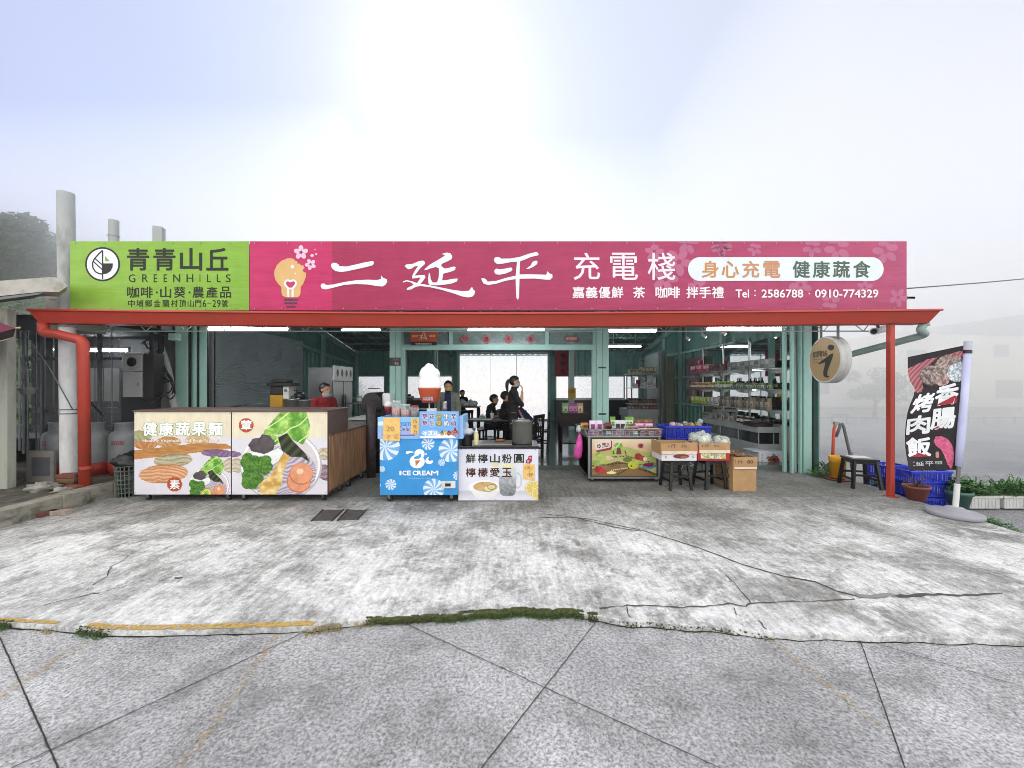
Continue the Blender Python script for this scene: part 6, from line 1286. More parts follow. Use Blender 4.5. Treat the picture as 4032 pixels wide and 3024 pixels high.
for k, (v, lab) in enumerate(((1449, 'uppermost'), (1532, 'middle'), (1612, 'lowest'))):
    y = 7.35; z = CH - (v - HV) / F * y * (4.75 / 4.75); z = Z(v, 7.35) if k else 1.5 + (1518 - 1449) * 7.35 / F; shz.append(z)
    t = thing('glass_shelf', lab + ' glass shelf on brackets before the mirrored wall', 'shelf', (4.9, 8.4, z), 'glass shelves on the mirrored wall')
    mb = MB(); mb.box((4.72, 7.12, z - .01), (RX - .13, 10.3, z)); mb.build('plate', SHG, t)
    for y in (7.5, 8.5, 9.5, 10.2):
        mb = MB(); mb.prism([(RX - .12, z - .012), (4.76, z - .012), (4.76, z - .025), (4.95, z - .035), (5.02, z - .08), (RX - .12, z - .1)], lambda a_, b_, y=y: (a_, y, b_), lambda a_, b_, y=y: (a_, y + .012, b_)); mb.build('bracket', STEEL, t)
    mb = MB(); mb.box((5.0, 7.6, z - .03), (5.02, 8.0, z - .015)); mb.build('tube', mat('shelf_lamp', 'ffffff', emit='f4fbff', estr=5.0), t)
random.seed(31)
def shelfrow(kind, ys_, x, z, w, h, d, cols, lab0, grp):
    for i, y in enumerate(ys_): lab = lab0 if len(ys_) == 1 else lab0 + ', ' + ORDS[min(i, 11)] + ' from the front'; c, c2 = cols[i % len(cols)]; goods(kind, x + random.uniform(-.02, .02), y, z + .001, w, h * 1, d, c, c2, lab, grp, -pi / 2 + random.uniform(-.15, .15))
ar = lambda a_, b_, s_: list(np.arange(a_, b_, s_))
shelfrow('carton', ar(7.2, 8.5, .16), 4.85, shz[0], .14, .17, .10, [('8f9492', 'b9bcb8'), ('7c807e', 'a9aca8'), ('a3a39a', '6c6a62')], 'grey gift carton on the uppermost glass shelf', 'cartons on the uppermost glass shelf')
shelfrow('carton', ar(8.55, 9.4, .22), 4.86, shz[0], .2, .16, .12, [('6b3a40', '4a2a30')], 'dark maroon gift carton on the uppermost glass shelf', 'cartons on the uppermost glass shelf')
shelfrow('carton', ar(9.45, 10.3, .17), 4.86, shz[0], .15, .19, .12, [('c22c50', 'e6a9b8'), ('b0324a', 'e9c2d4'), ('d0426a', 'f0d6e0')], 'bright pink gift carton on the uppermost glass shelf', 'cartons on the uppermost glass shelf')
shelfrow('carton', [9.9], 4.86, shz[0] + .192, .10, .12, .10, [('c22c50', 'e6a9b8')], 'bright pink carton stacked above the others on the uppermost shelf', None)
shelfrow('bottle', [7.62, 7.86, 7.94, 8.3, 8.38, 8.46], 4.95, shz[1], .075, .24, .075, [('1c1a18', 'c9c4ba')], 'dark glass bottle on the middle glass shelf', 'bottles on the middle glass shelf')
shelfrow('pouch', ar(7.2, 8.4, .13), 4.82, shz[1], .12, .12, .07, [('5c7a4a', 'a9b89a'), ('6a6e66', 'b9b9b0')], 'grey-green pouch at the near end of the middle glass shelf', 'packs on the middle glass shelf')
shelfrow('jar', ar(8.45, 9.2, .13), 4.84, shz[1], .10, .17, .10, [('7aa04a', 'c9d2a9'), ('6b9440', 'c2c9a0')], 'light green jar on the middle glass shelf', 'packs on the middle glass shelf')
shelfrow('jar', ar(9.25, 10.3, .13), 4.84, shz[1], .11, .15, .10, [('b5713a', 'e0c9a0'), ('a9642f', 'd9b98c'), ('8f5530', 'c9a97c')], 'amber brown jar on the middle glass shelf', 'packs on the middle glass shelf')
shelfrow('pouch', ar(7.2, 8.9, .15), 4.82, shz[2], .14, .22, .08, [('8a7a64', 'b5a58c'), ('6a655c', 'a9a498'), ('4c4842', '8a857c')], 'brown paper pouch on the lowest glass shelf', 'packs on the lowest glass shelf')
shelfrow('carton', ar(8.95, 9.5, .14), 4.84, shz[2], .10, .18, .10, [('c9c4c4', 'e6e2e2'), ('b5a9ae', 'd9cdd2')], 'white carton on the lowest glass shelf', 'packs on the lowest glass shelf')
shelfrow('carton', ar(9.55, 10.3, .15), 4.84, shz[2], .14, .17, .12, [('a3bf3a', 'd2dc8c'), ('b2c94e', 'e0e6a9')], 'lime green carton on the lowest glass shelf', 'packs on the lowest glass shelf')
shelfrow('jar', ar(7.9, 8.5, .12), 4.95, zt_, .09, .16, .09, [('2a2422', 'd0ccc4'), ('3a2c28', 'c2beb6')], 'dark jar with pale cap on the display case', 'goods on the display case')
shelfrow('pouch', ar(8.55, 9.3, .16), 4.9, zt_, .15, .19, .07, [('8c8480', 'c4beb8'), ('a9a29c', '7a6c68')], 'grey pouch standing on the display case', 'goods on the display case')
shelfrow('carton', [9.45, 9.6], 4.85, zt_, .16, .14, .1, [('9aa09c', '5f6460')], 'grey sample carton at the far end of the display case', 'goods on the display case')
t = thing('goods_tray', 'dark woven tray of packets on the near end of the display case', 'tray', (4.9, 7.65, zt_)); mb = MB(); mb.box((4.72, 7.47, zt_), (5.06, 7.86, zt_ + .015)); 
for z in (.02, .045, .07): mb.tube([(4.72, 7.47, zt_ + z), (5.06, 7.47, zt_ + z), (5.06, 7.86, zt_ + z), (4.72, 7.86, zt_ + z)], .011, 6, closed=True)
mb.build('tray', mat('dark_wicker', '3a2422', rough=.7, var=.3, scale=30), t); mb = MB(); random.seed(4)
for k in range(12): mb.blob((random.uniform(4.77, 5.0), random.uniform(7.52, 7.82), zt_ + .07 + random.uniform(0, .03)), (.05, .04, .025), rough=.5, n=10, seed=k)
mb.build('packet', mat('dark_packets', '4a4c46', rough=.4, var=.4, scale=20), t)
# poster behind shelves
t = thing('wall_poster', 'pinkish wall poster beside the far end of the shelves', 'poster', (RX - .1, 10.9, 1.6)); a = Art(lambda u, v, ly: Vector((RX - .08 - ly * .002, 10.5 + u * 1.0, .95 + v * 1.35)))
a.raster(0, 0, 1, 1, 24, 32, lambda U, V: np.where(((vnoise(U * 20, V * 26, 3) > .62) & (V < .6))[..., None], hx('5a2c38') * np.ones(3), hx('a9848c') * (.8 + .3 * vnoise(U * 30, V * 30, 6))[..., None])); a.build('sheet', t, print_mat('glossy_print'))
# spotlights
SPOT = mat('warm_spot_lamp', 'fff2d0', emit='fff2d6', estr=10)
for i, (y, z) in enumerate(((7.9, 2.62), (8.7, 2.66), (9.5, 2.7))):
    t = thing('spot_light', 'small lit spotlight on the track, %s one before the mirrored wall' % ('nearest', 'middle', 'farthest')[i], 'spotlight', (4.3, y, z), 'track spotlights near the mirror'); mb = MB(); mb.cyl((4.3, y, z), (4.38, y, z - .06), .035, .04, 16); mb.bar((4.3, y, z), (4.3, y, z + .25), .015); mb.build('housing', WHT, t); mb = MB(); mb.cyl((4.381, y, z - .061), (4.386, y, z - .064), .03, n=14); mb.build('lamp', SPOT, t)
# ---- round sign
YS = 5.52; cS = P(3246, 1417, YS); t = thing('round_sign', 'round brown information sign with big black letter i', 'sign', cS); Rr = .335; tS = R(96)
nrm = Vector((-sin(tS), -cos(tS), 0)); rgt = Vector((cos(tS), -sin(tS), 0)); up = Vector((0, 0, 1)); th = .13
q = lambda a_, b_, c_: cS + rgt * a_ + up * b_ - nrm * c_
mb = MB(); nS = 56; ring = [(cos(2 * pi * i / nS), sin(2 * pi * i / nS)) for i in range(nS)]
secs = [(Rr * .93, -.004), (Rr * .97, -.008), (Rr, 0), (Rr, th * .45), (Rr * .985, th * .5), (Rr, th * .55), (Rr, th), (Rr * .9, th + .005)]
vs = [q(c_ * r, s_ * r, d) for r, d in secs for c_, s_ in ring]; mb.add(vs, [(j * nS + i, j * nS + (i + 1) % nS, (j + 1) * nS + (i + 1) % nS, (j + 1) * nS + i) for j in range(len(secs) - 1) for i in range(nS)], 0, False); mb.add(vs[-nS:], [list(range(nS))]); mb.build('rim', mat('worn_white_rim', 'b9bab8', rough=.5, var=.1, dirt=('8a8a86', 6, .6)), t)
mb = MB(); mb.add([q(c_ * Rr * .94, s_ * Rr * .94, -.002) for c_, s_ in ring], [list(range(nS))]); mb.build('face', mat('brown_sign_face', '8d744c', rough=.5, var=.05, scale=40), t)
D2 = cv(3100, 1250, 2.3734); u_c, v_c = 245 + (500 - 192) / 2 - 52, 395  # crop centre of the face ellipse
def sm(x, y, ly): # crop coordinates of the face -> disc
    return q((x - 345) / 152 * Rr * .93, -(y - 392) / 218 * Rr * .97, -.004 - ly * .001)
a = Art(sm); DKc = '2a2724'
a.poly([(378, 285), (385, 262), (405, 252), (430, 262), (445, 275), (440, 298), (420, 312), (398, 305)], DKc)
a.poly([(278, 430), (320, 398), (370, 370), (415, 340), (433, 338), (430, 370), (410, 420), (395, 460), (380, 500), (375, 540), (398, 555), (385, 565), (355, 560), (338, 540), (338, 500), (350, 455), (358, 415), (320, 425)], DKc)
for i, ch in enumerate('借問站'): a.text(ch, 226 + i * 52, 302, 272 + i * 52, 360, DKc, 1, .02)
a.text('INFORMATION', 232, 374, 335, 388, '4a4034', 1, .0); a.text('STATION', 232, 403, 290, 417, '4a4034', 1, .0); a.build('lettering', t, print_mat('ink'))
for s_ in (-.17, .17): mb = MB(); p = q(s_, Rr * .85, th / 2); mb.bar(p, (p.x, p.y, 2.5), .03); mb.build('hanger', GREYM, t)
# security camera
y = 5.5; t = thing('security_camera', 'white bullet security camera under the red gutter', 'security camera', P(3460, 1300, y)); mb = MB(); a_, b_ = P(3442, 1305, y - .03), P(3482, 1295, y + .12); mb.cyl(a_, b_, .045, .05, 20); mb.cyl(a_ + Vector((-.008, -.01, 0)), a_, .05, n=20); mb.build('body', WHT, t); mb = MB(); mb.cyl(P(3441, 1305, y - .05), P(3442, 1305, y - .045), .035, n=16); mb.build('lens', BLK, t); mb = MB(); mb.bar(P(3458, 1295, y), P(3456, 1278, y), .025); mb.cyl(P(3456, 1280, y), P(3456, 1276, y), .045, n=14); mb.build('mount', GREYM, t)
# yellow bucket with tap rail
yb_ = 6.15; cB = Vector((X(3298, yb_), yb_, 0)); t = thing('bucket', 'yellow plastic bucket with black print beside the stool', 'bucket', cB)
YLB = mat('yellow_bucket_plastic', 'e8a92a', rough=.4, var=.06, dirt=('b8882e', 6, .4)); mb = MB(); z1 = Z(1796, yb_)
mb.lathe([(.09, .03), (.095, .03), (.102, z1 * .55), (.108, z1 * .75), (.114, z1 * .76), (.112, z1 * .82), (.118, z1 * .83), (.116, z1 * .9), (.124, z1 * .97), (.124, z1), (.112, z1), (.10, .05), (.001, .05)], cB, 32); mb.build('body', YLB, t)
a = Art(lambda u, v, ly: cB + Vector((sin(u) * (.103 + ly * .001), -cos(u) * (.103 + ly * .001), v))); a.ring(-.2, z1 * .5, .0, .0, '2a2010', 1); a.poly([(-.55 + .5 + .33 * cos(t__), z1 * .55 + .032 * sin(t__)) for t__ in np.linspace(0, 6.28, 20)[:-1]], '2a2010', 3); a.poly([(-.05 + .22 * cos(t__), z1 * .56 + .02 * sin(t__)) for t__ in np.linspace(0, 6.28, 20)[:-1]], 'e8a92a', 4)
for k in range(4): a.poly([(-.35, z1 * (.38 - k * .06)), (.3, z1 * (.38 - k * .06)), (.3, z1 * (.365 - k * .06)), (-.35, z1 * (.365 - k * .06))], '6b4a1a', 3)
a.build('print', t, print_mat('ink'))
mb = MB(); mb.lathe([(.001, .0), (.17, .0), (.2, .02), (.195, .03), (.16, .015), (.001, .012)], cB, 30); tag(mb.build('basin', mat('brown_dish', '6b3a2c', rough=.6)), 'shallow brown dish under the yellow bucket', 'dish')
t = thing('water_tap', 'bent tap pipe with red hose above the yellow bucket', 'tap', P(3288, 1800, 6.3)); yy = 6.3; mb = MB(); mb.tube([P(3292, 1720, yy), P(3310, 1672, yy), P(3316, 1668, yy), P(3322, 1680, yy), P(3336, 1740, yy), P(3350, 1800, yy), P(3358, 1870, yy)], .022, 10); mb.tube([P(3316, 1670, yy), P(3302, 1667, yy), P(3290, 1672, yy)], .02, 10); mb.build('pipe', GREYM, t)
mb = MB(); mb.tube([P(3290, 1672, yy), P(3284, 1690, yy), P(3281, 1740, yy), P(3279, 1800, yy)], .022, 10); mb.build('hose', mat('orange_red_hose', 'c9503a', rough=.5), t); mb = MB(); mb.box(P(3288, 1672, yy) - Vector((.02, .02, 0)), P(3298, 1660, yy) + Vector((0, .02, 0))); mb.cyl(P(3354, 1795, yy), P(3354, 1780, yy), .02, n=10); mb.build('valve', STEEL, t)
# ---- blue crates stacked on the lower ground
CG = 'blue crates stacked right of the red post'; yc = 5.42
crate('uppermost blue crate in the stack behind the flag', X(3590, yc), X(3748, yc), yc, yc + .38, Z(1908, yc), Z(1856, yc), CG)
crate('middle blue crate in the stack behind the flag', X(3600, yc), X(3738, yc), yc + .01, yc + .38, Z(1962, yc), Z(1910, yc), CG)
crate('lowest blue crate in the stack behind the flag', X(3605, yc), X(3735, yc), yc + .01, yc + .38, -.215, Z(1964, yc), CG)
yc2 = 5.98; crate('upper blue crate in the stack next to the red post', X(3500, yc2), X(3600, yc2), yc2, yc2 + .4, Z(1890, yc2), Z(1838, yc2), CG); crate('lower blue crate in the stack next to the red post', X(3502, yc2), X(3598, yc2), yc2, yc2 + .4, Z(1942, yc2), Z(1892, yc2), CG); crate('bottom blue crate half hidden beneath the red post stack', X(3504, yc2), X(3596, yc2), yc2, yc2 + .4, -.215, Z(1944, yc2), CG)
# ---- feather flag
D_ = cv(3100, 1200, 1.8433); yF = 4.43; xb, zb = X(3762, yF), 0.0
t = thing('feather_flag', 'black fabric flag with meat picture on a leaning pole', 'flag', (X(3766, yF), yF, 0))
base = Vector((X(3759, yF), yF, 0)); mb = MB(); mb.lathe([(.001, 0), (.225, 0), (.235, .012), (.235, .04), (.225, .05), (.15, .055), (.14, .07), (.09, .078), (.075, .10), (.03, .105), (.001, .105)], base, 44); mb.build('base', mat('grey_plastic_base', '93939b', rough=.5, var=.08, dirt=('6f6f76', 5, .5)), t)
pl0, pl1 = P(3762, 2000, yF), P(3812, 1358, yF); k_ = (pl1 - pl0); L0 = k_.length; k_.normalize()
mb = MB(); mb.cyl(pl0 - k_ * .02, pl0 + k_ * .28, .026, n=14); mb.build('socket', WHT, t); mb = MB(); mb.cyl(pl0 + k_ * .1, pl1, .018, n=12); mb.build('pole', GREYM, t)
mb = MB(); a_ = pl0 + k_ * (L0 * .255); mb.tube([a_, a_ + k_ * .3, pl1 - k_ * .1], [.030, .036, .034], 14); mb.build('sleeve', mat('lavender_sleeve', 'b9bcdc', rough=.6, var=.08), t); mb = MB(); mb.cyl(pl1 - k_ * .09, pl1 + k_ * .04, .036, n=14); mb.build('cap', mat('pale_cap', 'b9bac6', rough=.4), t); mb = MB(); mb.cyl(pl1 - k_ * .10, pl1 - k_ * .06, .037, n=14); mb.build('band', BLK, t)
Lft = [(1406, 3575), (1440, 3574), (1470, 3575), (1500, 3583), (1532, 3602), (1560, 3597), (1590, 3584), (1625, 3573), (1670, 3566), (1715, 3563), (1760, 3564), (1800, 3570), (1852, 3580)]
def fl(s_, tt): # s 0..1 left->right, t 0..1 top->bottom
    vL = 1406 + tt * (1852 - 1406); vR = 1360 + tt * (1850 - 1360); uL = np.interp(vL, [p[0] for p in Lft], [p[1] for p in Lft]); uR = 3797 - (3797 - 3766) * tt
    u = uL + (uR - uL) * s_; v = vL + (vR - vL) * s_; return u, v
def fmap(u, v, ly): # printed coordinates = crop D_, undo to s,t roughly
    tt = (v - 1380) / (1851 - 1380); s_ = (u - 3566) / (3785 - 3566); U, V = fl(s_, tt); fold = .035 * sin(tt * 9 + 1.2) * (1 - s_) + .012 * sin(s_ * 9 + tt * 5)
    return P(U, V, yF + .02 + (1 - s_) * .22 + fold - ly * .0015)
def flagfn(U, V):
    x, y = (U - 3100) * 1.8433, (V - 1200) * 1.8433; n = fbm(x, y, 26)[..., None]; n1 = fbm(x + 30, y, 12)[..., None]
    img = hx('2b282c') * (.8 + .4 * n)
    top = y < 610; 
    m = inpoly(x, y, [(860, 420), (1000, 380), (1080, 375), (960, 470), (920, 620), (860, 600)]); st = (.5 + .5 * np.sin((x * .8 + y) / 5.2))[..., None]; img[m & top] = (hx('8c4a52') * (1 - st) + hx('c08088') * st)[m & top]
    m = inpoly(x, y, [(1130, 375), (1290, 360), (1290, 410), (1200, 400)]); img[m & top] = (hx('9c4a56') * (1 - st) + hx('cf8a90') * st)[m & top]
    for cx, cy, rx, ry, c0, c1, ro in ((1010, 500, 75, 72, '5d5050', 'b0a09a', -.5), (1100, 470, 60, 100, '6a5c58', 'c0aca2', .4), (1190, 440, 60, 60, '6a5c58', 'b5a098', 0), (1225, 510, 80, 70, '8a98a2', 'e8f0f2', 0), (1100, 550, 60, 40, '7a6460', 'c8aca4', 0)):
        m = inell(x, y, cx, cy, rx, ry, ro); st2 = np.clip((n1 - .35) * 3, 0, 1); img[m & top] = (hx(c0) * (1 - st2) + hx(c1) * st2)[m & top]
    m = inpoly(x, y, [(1075, 985), (1090, 960), (1130, 955), (1180, 980), (1215, 1020), (1235, 1080), (1232, 1160), (1215, 1195), (1185, 1160), (1160, 1100), (1130, 1050), (1090, 1020)]); img[m] = (hx('b83a66') * (1 - n1) + hx('e88aa6') * n1)[m]
    m = inell(x, y, 1103, 1090, 15, 26); img[m] = hx('c98a80'); return img
a = Art(fmap); a.raster(3566, 1380, 3787, 1851, 90, 150, flagfn); o = a.build('banner_cloth', t, print_mat('fabric_print', .7)); o.data.polygons.foreach_set('use_smooth', [True] * len(o.data.polygons))
a = Art(fmap)
def cut(ch, x0, y0, x1, y1):
    (q0, w0), (q1, w1) = D_([(x0, y0), (x1, y1)]); a.text(ch, q0, w0, q1, w1, 'eef0f2', 2, .06)
for ch, x0, y0, x1, y1, side in (('香', 1055, 590, 1235, 730, 1), ('腸', 1050, 760, 1225, 900, 1), ('烤', 885, 630, 1040, 765, -1), ('肉', 872, 795, 1038, 925, -1), ('飯', 872, 958, 1050, 1095, -1)):
    tri = [(x0 + 10, y1), (x1 - 5, y0 + (y1 - y0) * .55), (x1 - 5, y1)] if side > 0 else [(x0, y0 + (y1 - y0) * .6), (x1, y1 + 5), (x0 + 20, y1 + 3)]
    a.poly(D_(tri), 'a32c3c', 1); cut(ch, x0, y0, x1, y1)
for ch, x0, x1 in (('二', 900, 918), ('延', 925, 990), ('平', 1000, 1070)): (q0, w0), (q1, w1) = D_([(x0, 1136), (x1, 1168)]); a.text(ch, q0, w0, q1, w1, 'cfd2d4', 2, .01)
(q0, w0), (q1, w1) = D_([(1080, 1134), (1142, 1158)]); a.text('充電棧', q0, w0, q1, w1, 'cfd2d4', 2, .01)
a.build('lettering', t, print_mat('fabric_print'))
# ---- pots and planters
def leaves(mb, c, n, spread, h, ll, w, droop=.4, mi=0):
    for k in range(n):
        a_ = random.uniform(0, 2 * pi); r = random.uniform(0, 1) ** .6; b = c + Vector((cos(a_) * spread[0] * r, sin(a_) * spread[1] * r, random.uniform(.1, 1) * h * (1 - .5 * r)))
        t0 = random.uniform(0, 2 * pi); e = random.uniform(-.2, 1); d = Vector((cos(t0) * cos(e), sin(t0) * cos(e), sin(e))); s_ = d.cross(Vector((0, 0, 1))).normalized() * w * random.uniform(.6, 1.2); l = ll * random.uniform(.6, 1.2)
        m1 = b + d * l * .5; tp = b + d * l - Vector((0, 0, l * droop)); mb.add([b, m1 + s_, tp, m1 - s_, m1 - Vector((0, 0, w * .4))], [(0, 1, 4), (1, 2, 4), (2, 3, 4), (3, 0, 4)], mi)
random.seed(17)
TERR = mat('terracotta_plastic', '7d423a', rough=.6, var=.1); SOILD = mat('potting_soil', '2c241c', rough=.95, var=.4, scale=40)
yT = 5.05; c = Vector((X(3608, yT), yT, 0)); t = thing('flower_pot', 'terracotta coloured pot with a sparse dry plant beside the flag', 'flower pot', c); zt_ = Z(1912, yT); mb = MB(); mb.lathe([(.09, 0), (.125, zt_ * .86), (.14, zt_ * .86), (.142, zt_), (.125, zt_), (.12, zt_ * .88), (.001, zt_ * .88)], c, 32); mb.build('pot', TERR, t)
mb = MB(); mb.lathe([(.12, zt_ * .9), (.001, zt_ * .92)], c, 20); mb.build('soil', SOILD, t); mb = MB(); 
for k in range(9): a_ = random.uniform(0, 6.28); mb.tube([c + Vector((0, 0, zt_ * .9)), c + Vector((cos(a_) * .05, sin(a_) * .05, zt_ + .08)), c + Vector((cos(a_) * .15 - .05, sin(a_) * .12, zt_ + random.uniform(.05, .22)))], .003, 5)
leaves(mb, c + Vector((0, 0, zt_)), 60, (.13, .12), .12, .05, .008, .6); mb.build('plant', mat('dry_plant', '5c4a34', rough=.8, var=.4), t)
GPOT = mat('dark_green_pot', '43685f', rough=.5, var=.1); yT = 5.35; c = Vector((X(3775, yT), yT, -.21)); t = thing('flower_pot', 'green pot with leafy plant behind the flag pole', 'flower pot', c); h = Z(1932, yT) + .21; mb = MB(); mb.lathe([(.09, 0), (.13, h * .8), (.145, h * .8), (.145, h), (.125, h), (.12, h * .85), (.001, h * .85)], c, 30); mb.build('pot', GPOT, t); mb = MB(); leaves(mb, c + Vector((0, 0, h)), 160, (.15, .13), .2, .09, .028, .3); mb.build('plant', LEAF, t)
PLW = mat('white_planter_plastic', 'c9c9c6', rough=.5, var=.05, dirt=('8a8a82', 5, .5)); 
for (u0, u1, lab, s_) in ((3813, 3945, 'left white trough planter full of leafy herbs', 5), (3950, 4082, 'right white trough planter with long grassy leaves', 6)):
    yT = 5.3; x0, x1 = X(u0, yT), X(u1, yT); z0, z1 = -.2, Z(1953, yT); t = thing('trough_planter', lab, 'planter', ((x0 + x1) / 2, yT + .1, z0), 'white trough planters'); random.seed(s_)
    mb = MB(); mb.box((x0 + .02, yT, z0), (x1 - .02, yT + .2, z1 - .03), bev=.01); mb.box((x0, yT - .015, z1 - .03), (x1, yT + .215, z1), bev=.006)
    for i in range(9): xx = x0 + .04 + (x1 - x0 - .08) * i / 8; mb.box((xx, yT - .004, z0 + .02), (xx + .008, yT, z1 - .04))
    mb.build('trough', PLW, t); mb = MB(); c = Vector(((x0 + x1) / 2, yT + .1, z1)); leaves(mb, c, 900, ((x1 - x0) * .55, .16), .16, .045, .016, .3)
    if s_ == 6 or True:
        for k in range(70 if s_ == 6 else 30): a_ = random.uniform(0, 6.28); b = c + Vector((random.uniform(-.2, .3), random.uniform(-.06, .06), 0)); d = Vector((cos(a_), sin(a_) * .6, 0)); l = random.uniform(.15, .34); s2 = Vector((-d.y, d.x, 0)).normalized() * .008; m1 = b + d * l * .5 + Vector((0, 0, l * .75)); mb.add([b - s2, b + s2, m1 + s2, m1 - s2, b + d * l * 1.1 + Vector((0, 0, l * .5))], [(0, 1, 2, 3), (3, 2, 4)])
    mb.build('plant', LEAF, t)
# weeds around the right edge
random.seed(23)
mb = MB()
for (u, v, z, n, sp, hh) in ((3220, 1875, 0, 90, (.12, .15), .14), (3240, 1860, 0, 60, (.15, .1), .18), (3470, 1915, -.1, 60, (.1, .1), .12), (3900, 2060, -.22, 60, (.15, .12), .05), (3960, 2090, -.22, 40, (.12, .1), .04), (3500, 1918, -.1, 40, (.1, .1), .1)): g = G(u, v, z); leaves(mb, g, n, sp, hh, .09, .018, .5)
mb.build('weeds', LEAF, kind='stuff', label='loose green weeds growing along the right edge of the yard')
g = G(3262, 1868, 0); t = thing('strap_plant', 'dark strap-leaved plant growing by the green downpipe', 'plant', g); mb = MB()
for k in range(22): a_ = random.uniform(0, 6.28); d = Vector((cos(a_), sin(a_) * .6, 0)); l = random.uniform(.15, .28); s2 = Vector((-d.y, d.x, 0)).normalized() * .012; b = g + d * .01; m1 = b + d * l * .45 + Vector((0, 0, l * .75)); mb.add([b - s2, b + s2, m1 + s2, m1 - s2, b + d * l * 1.1 + Vector((0, 0, l * .35))], [(0, 1, 2, 3), (3, 2, 4)])
mb.build('leaf_tuft', LEAFD, t)
# ================================================================ PEOPLE
SKIN = mat('skin', 'b98a6c', rough=.55, var=.05); HAIR = mat('black_hair', '0f0d0d', rough=.5, var=.3, scale=40)
def capsule(mb, a, b, r0, r1, n=14):
    a, b = Vector(a), Vector(b); mb.cyl(a, b, r0, r1, n); mb.blob(a, r0, n=n); mb.blob(b, r1, n=n)
def person(label, loc, yaw, J, top, bottom, hair='short', mask=None, jacket=None, scale=1.0, sleeve='short', facedir=0.0, nod=0.0, shoes=BLK):
    """J: joints in a frame with x forward, y left, z up (metres, floor at 0)"""
    t = thing('person', label, 'person', loc, None, yaw); j = {k: Vector(v) * scale for k, v in J.items()}; ORG[t.name] = Vector((0, 0, 0))
    mb = MB(); s = scale
    capsule(mb, j['pelvis'] + Vector((0, .07, 0)) * s, j['pelvis'] - Vector((0, .07, 0)) * s, .105 * s, .105 * s)
    w = (j['chest'] - j['pelvis']); mid = j['pelvis'] + w * .5
    for k, (ry, rx) in enumerate(((.145, .105), (.135, .095), (.135, .098), (.15, .105), (.165, .105), (.16, .095))):
        c = j['pelvis'] + w * (k / 5 * 1.12); mb.blob(c, (rx * s, ry * s, .10 * s), n=16)
    sh = (j['shl'] + j['shr']) / 2; capsule(mb, j['shl'] * .93 + sh * .07, j['shr'] * .93 + sh * .07, .056 * s, .056 * s); capsule(mb, sh, j['head'] - Vector((0, 0, .09)) * s, .060 * s, .050 * s)
    for a_ in 'lr':
        capsule(mb, j['sh' + a_], j['el' + a_], .050 * s, .038 * s); capsule(mb, j['el' + a_], j['wr' + a_], .038 * s, .026 * s)
        capsule(mb, j['hip' + a_], j['kn' + a_], .085 * s, .055 * s); capsule(mb, j['kn' + a_], j['an' + a_], .053 * s, .036 * s)
        ft = j['an' + a_]; capsule(mb, ft - Vector((.02, 0, .035)) * s, ft + Vector((.13, 0, -.05)) * s, .038 * s, .028 * s)
        # hand: palm, four fingers of unequal length and a thumb off the side
        d = (j['wr' + a_] - j['el' + a_]).normalized(); si = d.cross(Vector((0, 0, 1)) if abs(d.z) < .9 else Vector((1, 0, 0))).normalized(); nn = d.cross(si)
        wv = j['wr' + a_]; pm = wv + d * .05 * s
        for q in (-.024, -.008, .008, .024): capsule(mb, wv + si * q * .6 * s, wv + d * .085 * s + si * q * s, .013 * s, .011 * s, 8)
        for q, ln in ((-.027, .055), (-.009, .07), (.009, .066), (.027, .05)):
            b0 = wv + d * .085 * s + si * q * s; b1 = b0 + (d * .8 + nn * .35).normalized() * ln * .55 * s; b2 = b1 + (d * .4 + nn * .8).normalized() * ln * .5 * s; capsule(mb, b0, b1, .0095 * s, .0085 * s, 8); capsule(mb, b1, b2, .0085 * s, .0075 * s, 8)
        capsule(mb, wv + d * .03 * s - si * .025 * s, wv + d * .06 * s - si * .055 * s + nn * .01, .011 * s, .0095 * s, 8)
    hd = j['head']; q = Matrix.Rotation(facedir, 3, 'Z') @ Matrix.Rotation(nod, 3, 'Y'); H = lambda x, y, z: hd + q @ Vector((x, y, z)) * s
    hb = MB(); hb.blob((0, 0, .02), (.092, .074, .095), n=20); hb.blob((.018, 0, -.045), (.072, .058, .068), n=16); hb.blob((.045, 0, -.085), (.035, .03, .026), n=12)
    hb.blob((.095, 0, -.015), (.018, .013, .028), n=10); hb.blob((.075, 0, -.055), (.022, .028, .010), n=10)
    for k in (-1, 1): hb.blob((-.002, k * .076, -.01), (.018, .010, .032), n=10); hb.blob((.072, k * .032, .018), (.020, .024, .010), n=10)
    mb.add([H(*v) for v in hb.v], hb.f, 0, True)
    o = mb.build('body', SKIN, t, fix=False)
    md = o.modifiers.new('weld', 'REMESH'); md.mode = 'VOXEL'; md.voxel_size = .0075; md.use_smooth_shade = True; sm = o.modifiers.new('smooth', 'SMOOTH'); sm.iterations = 2; sm.factor = .5
    dg = bpy.context.evaluated_depsgraph_get(); me = bpy.data.meshes.new_from_object(o.evaluated_get(dg)); o.modifiers.clear(); old = o.data; o.data = me; bpy.data.meshes.remove(old); me.materials.clear(); me.materials.append(SKIN)
    # clothing: copies of body regions pushed outward
    nv = len(me.vertices); co = np.empty(nv * 3); me.vertices.foreach_get('co', co); co = co.reshape(-1, 3); no = np.empty(nv * 3); me.vertices.foreach_get('normal', no); no = no.reshape(-1, 3)
    bones = [('torso', j['pelvis'], sh), ('neck', sh + Vector((0, 0, .045)) * s, hd - Vector((0, 0, .03)) * s), ('head', hd, hd + Vector((0, 0, .05)))]
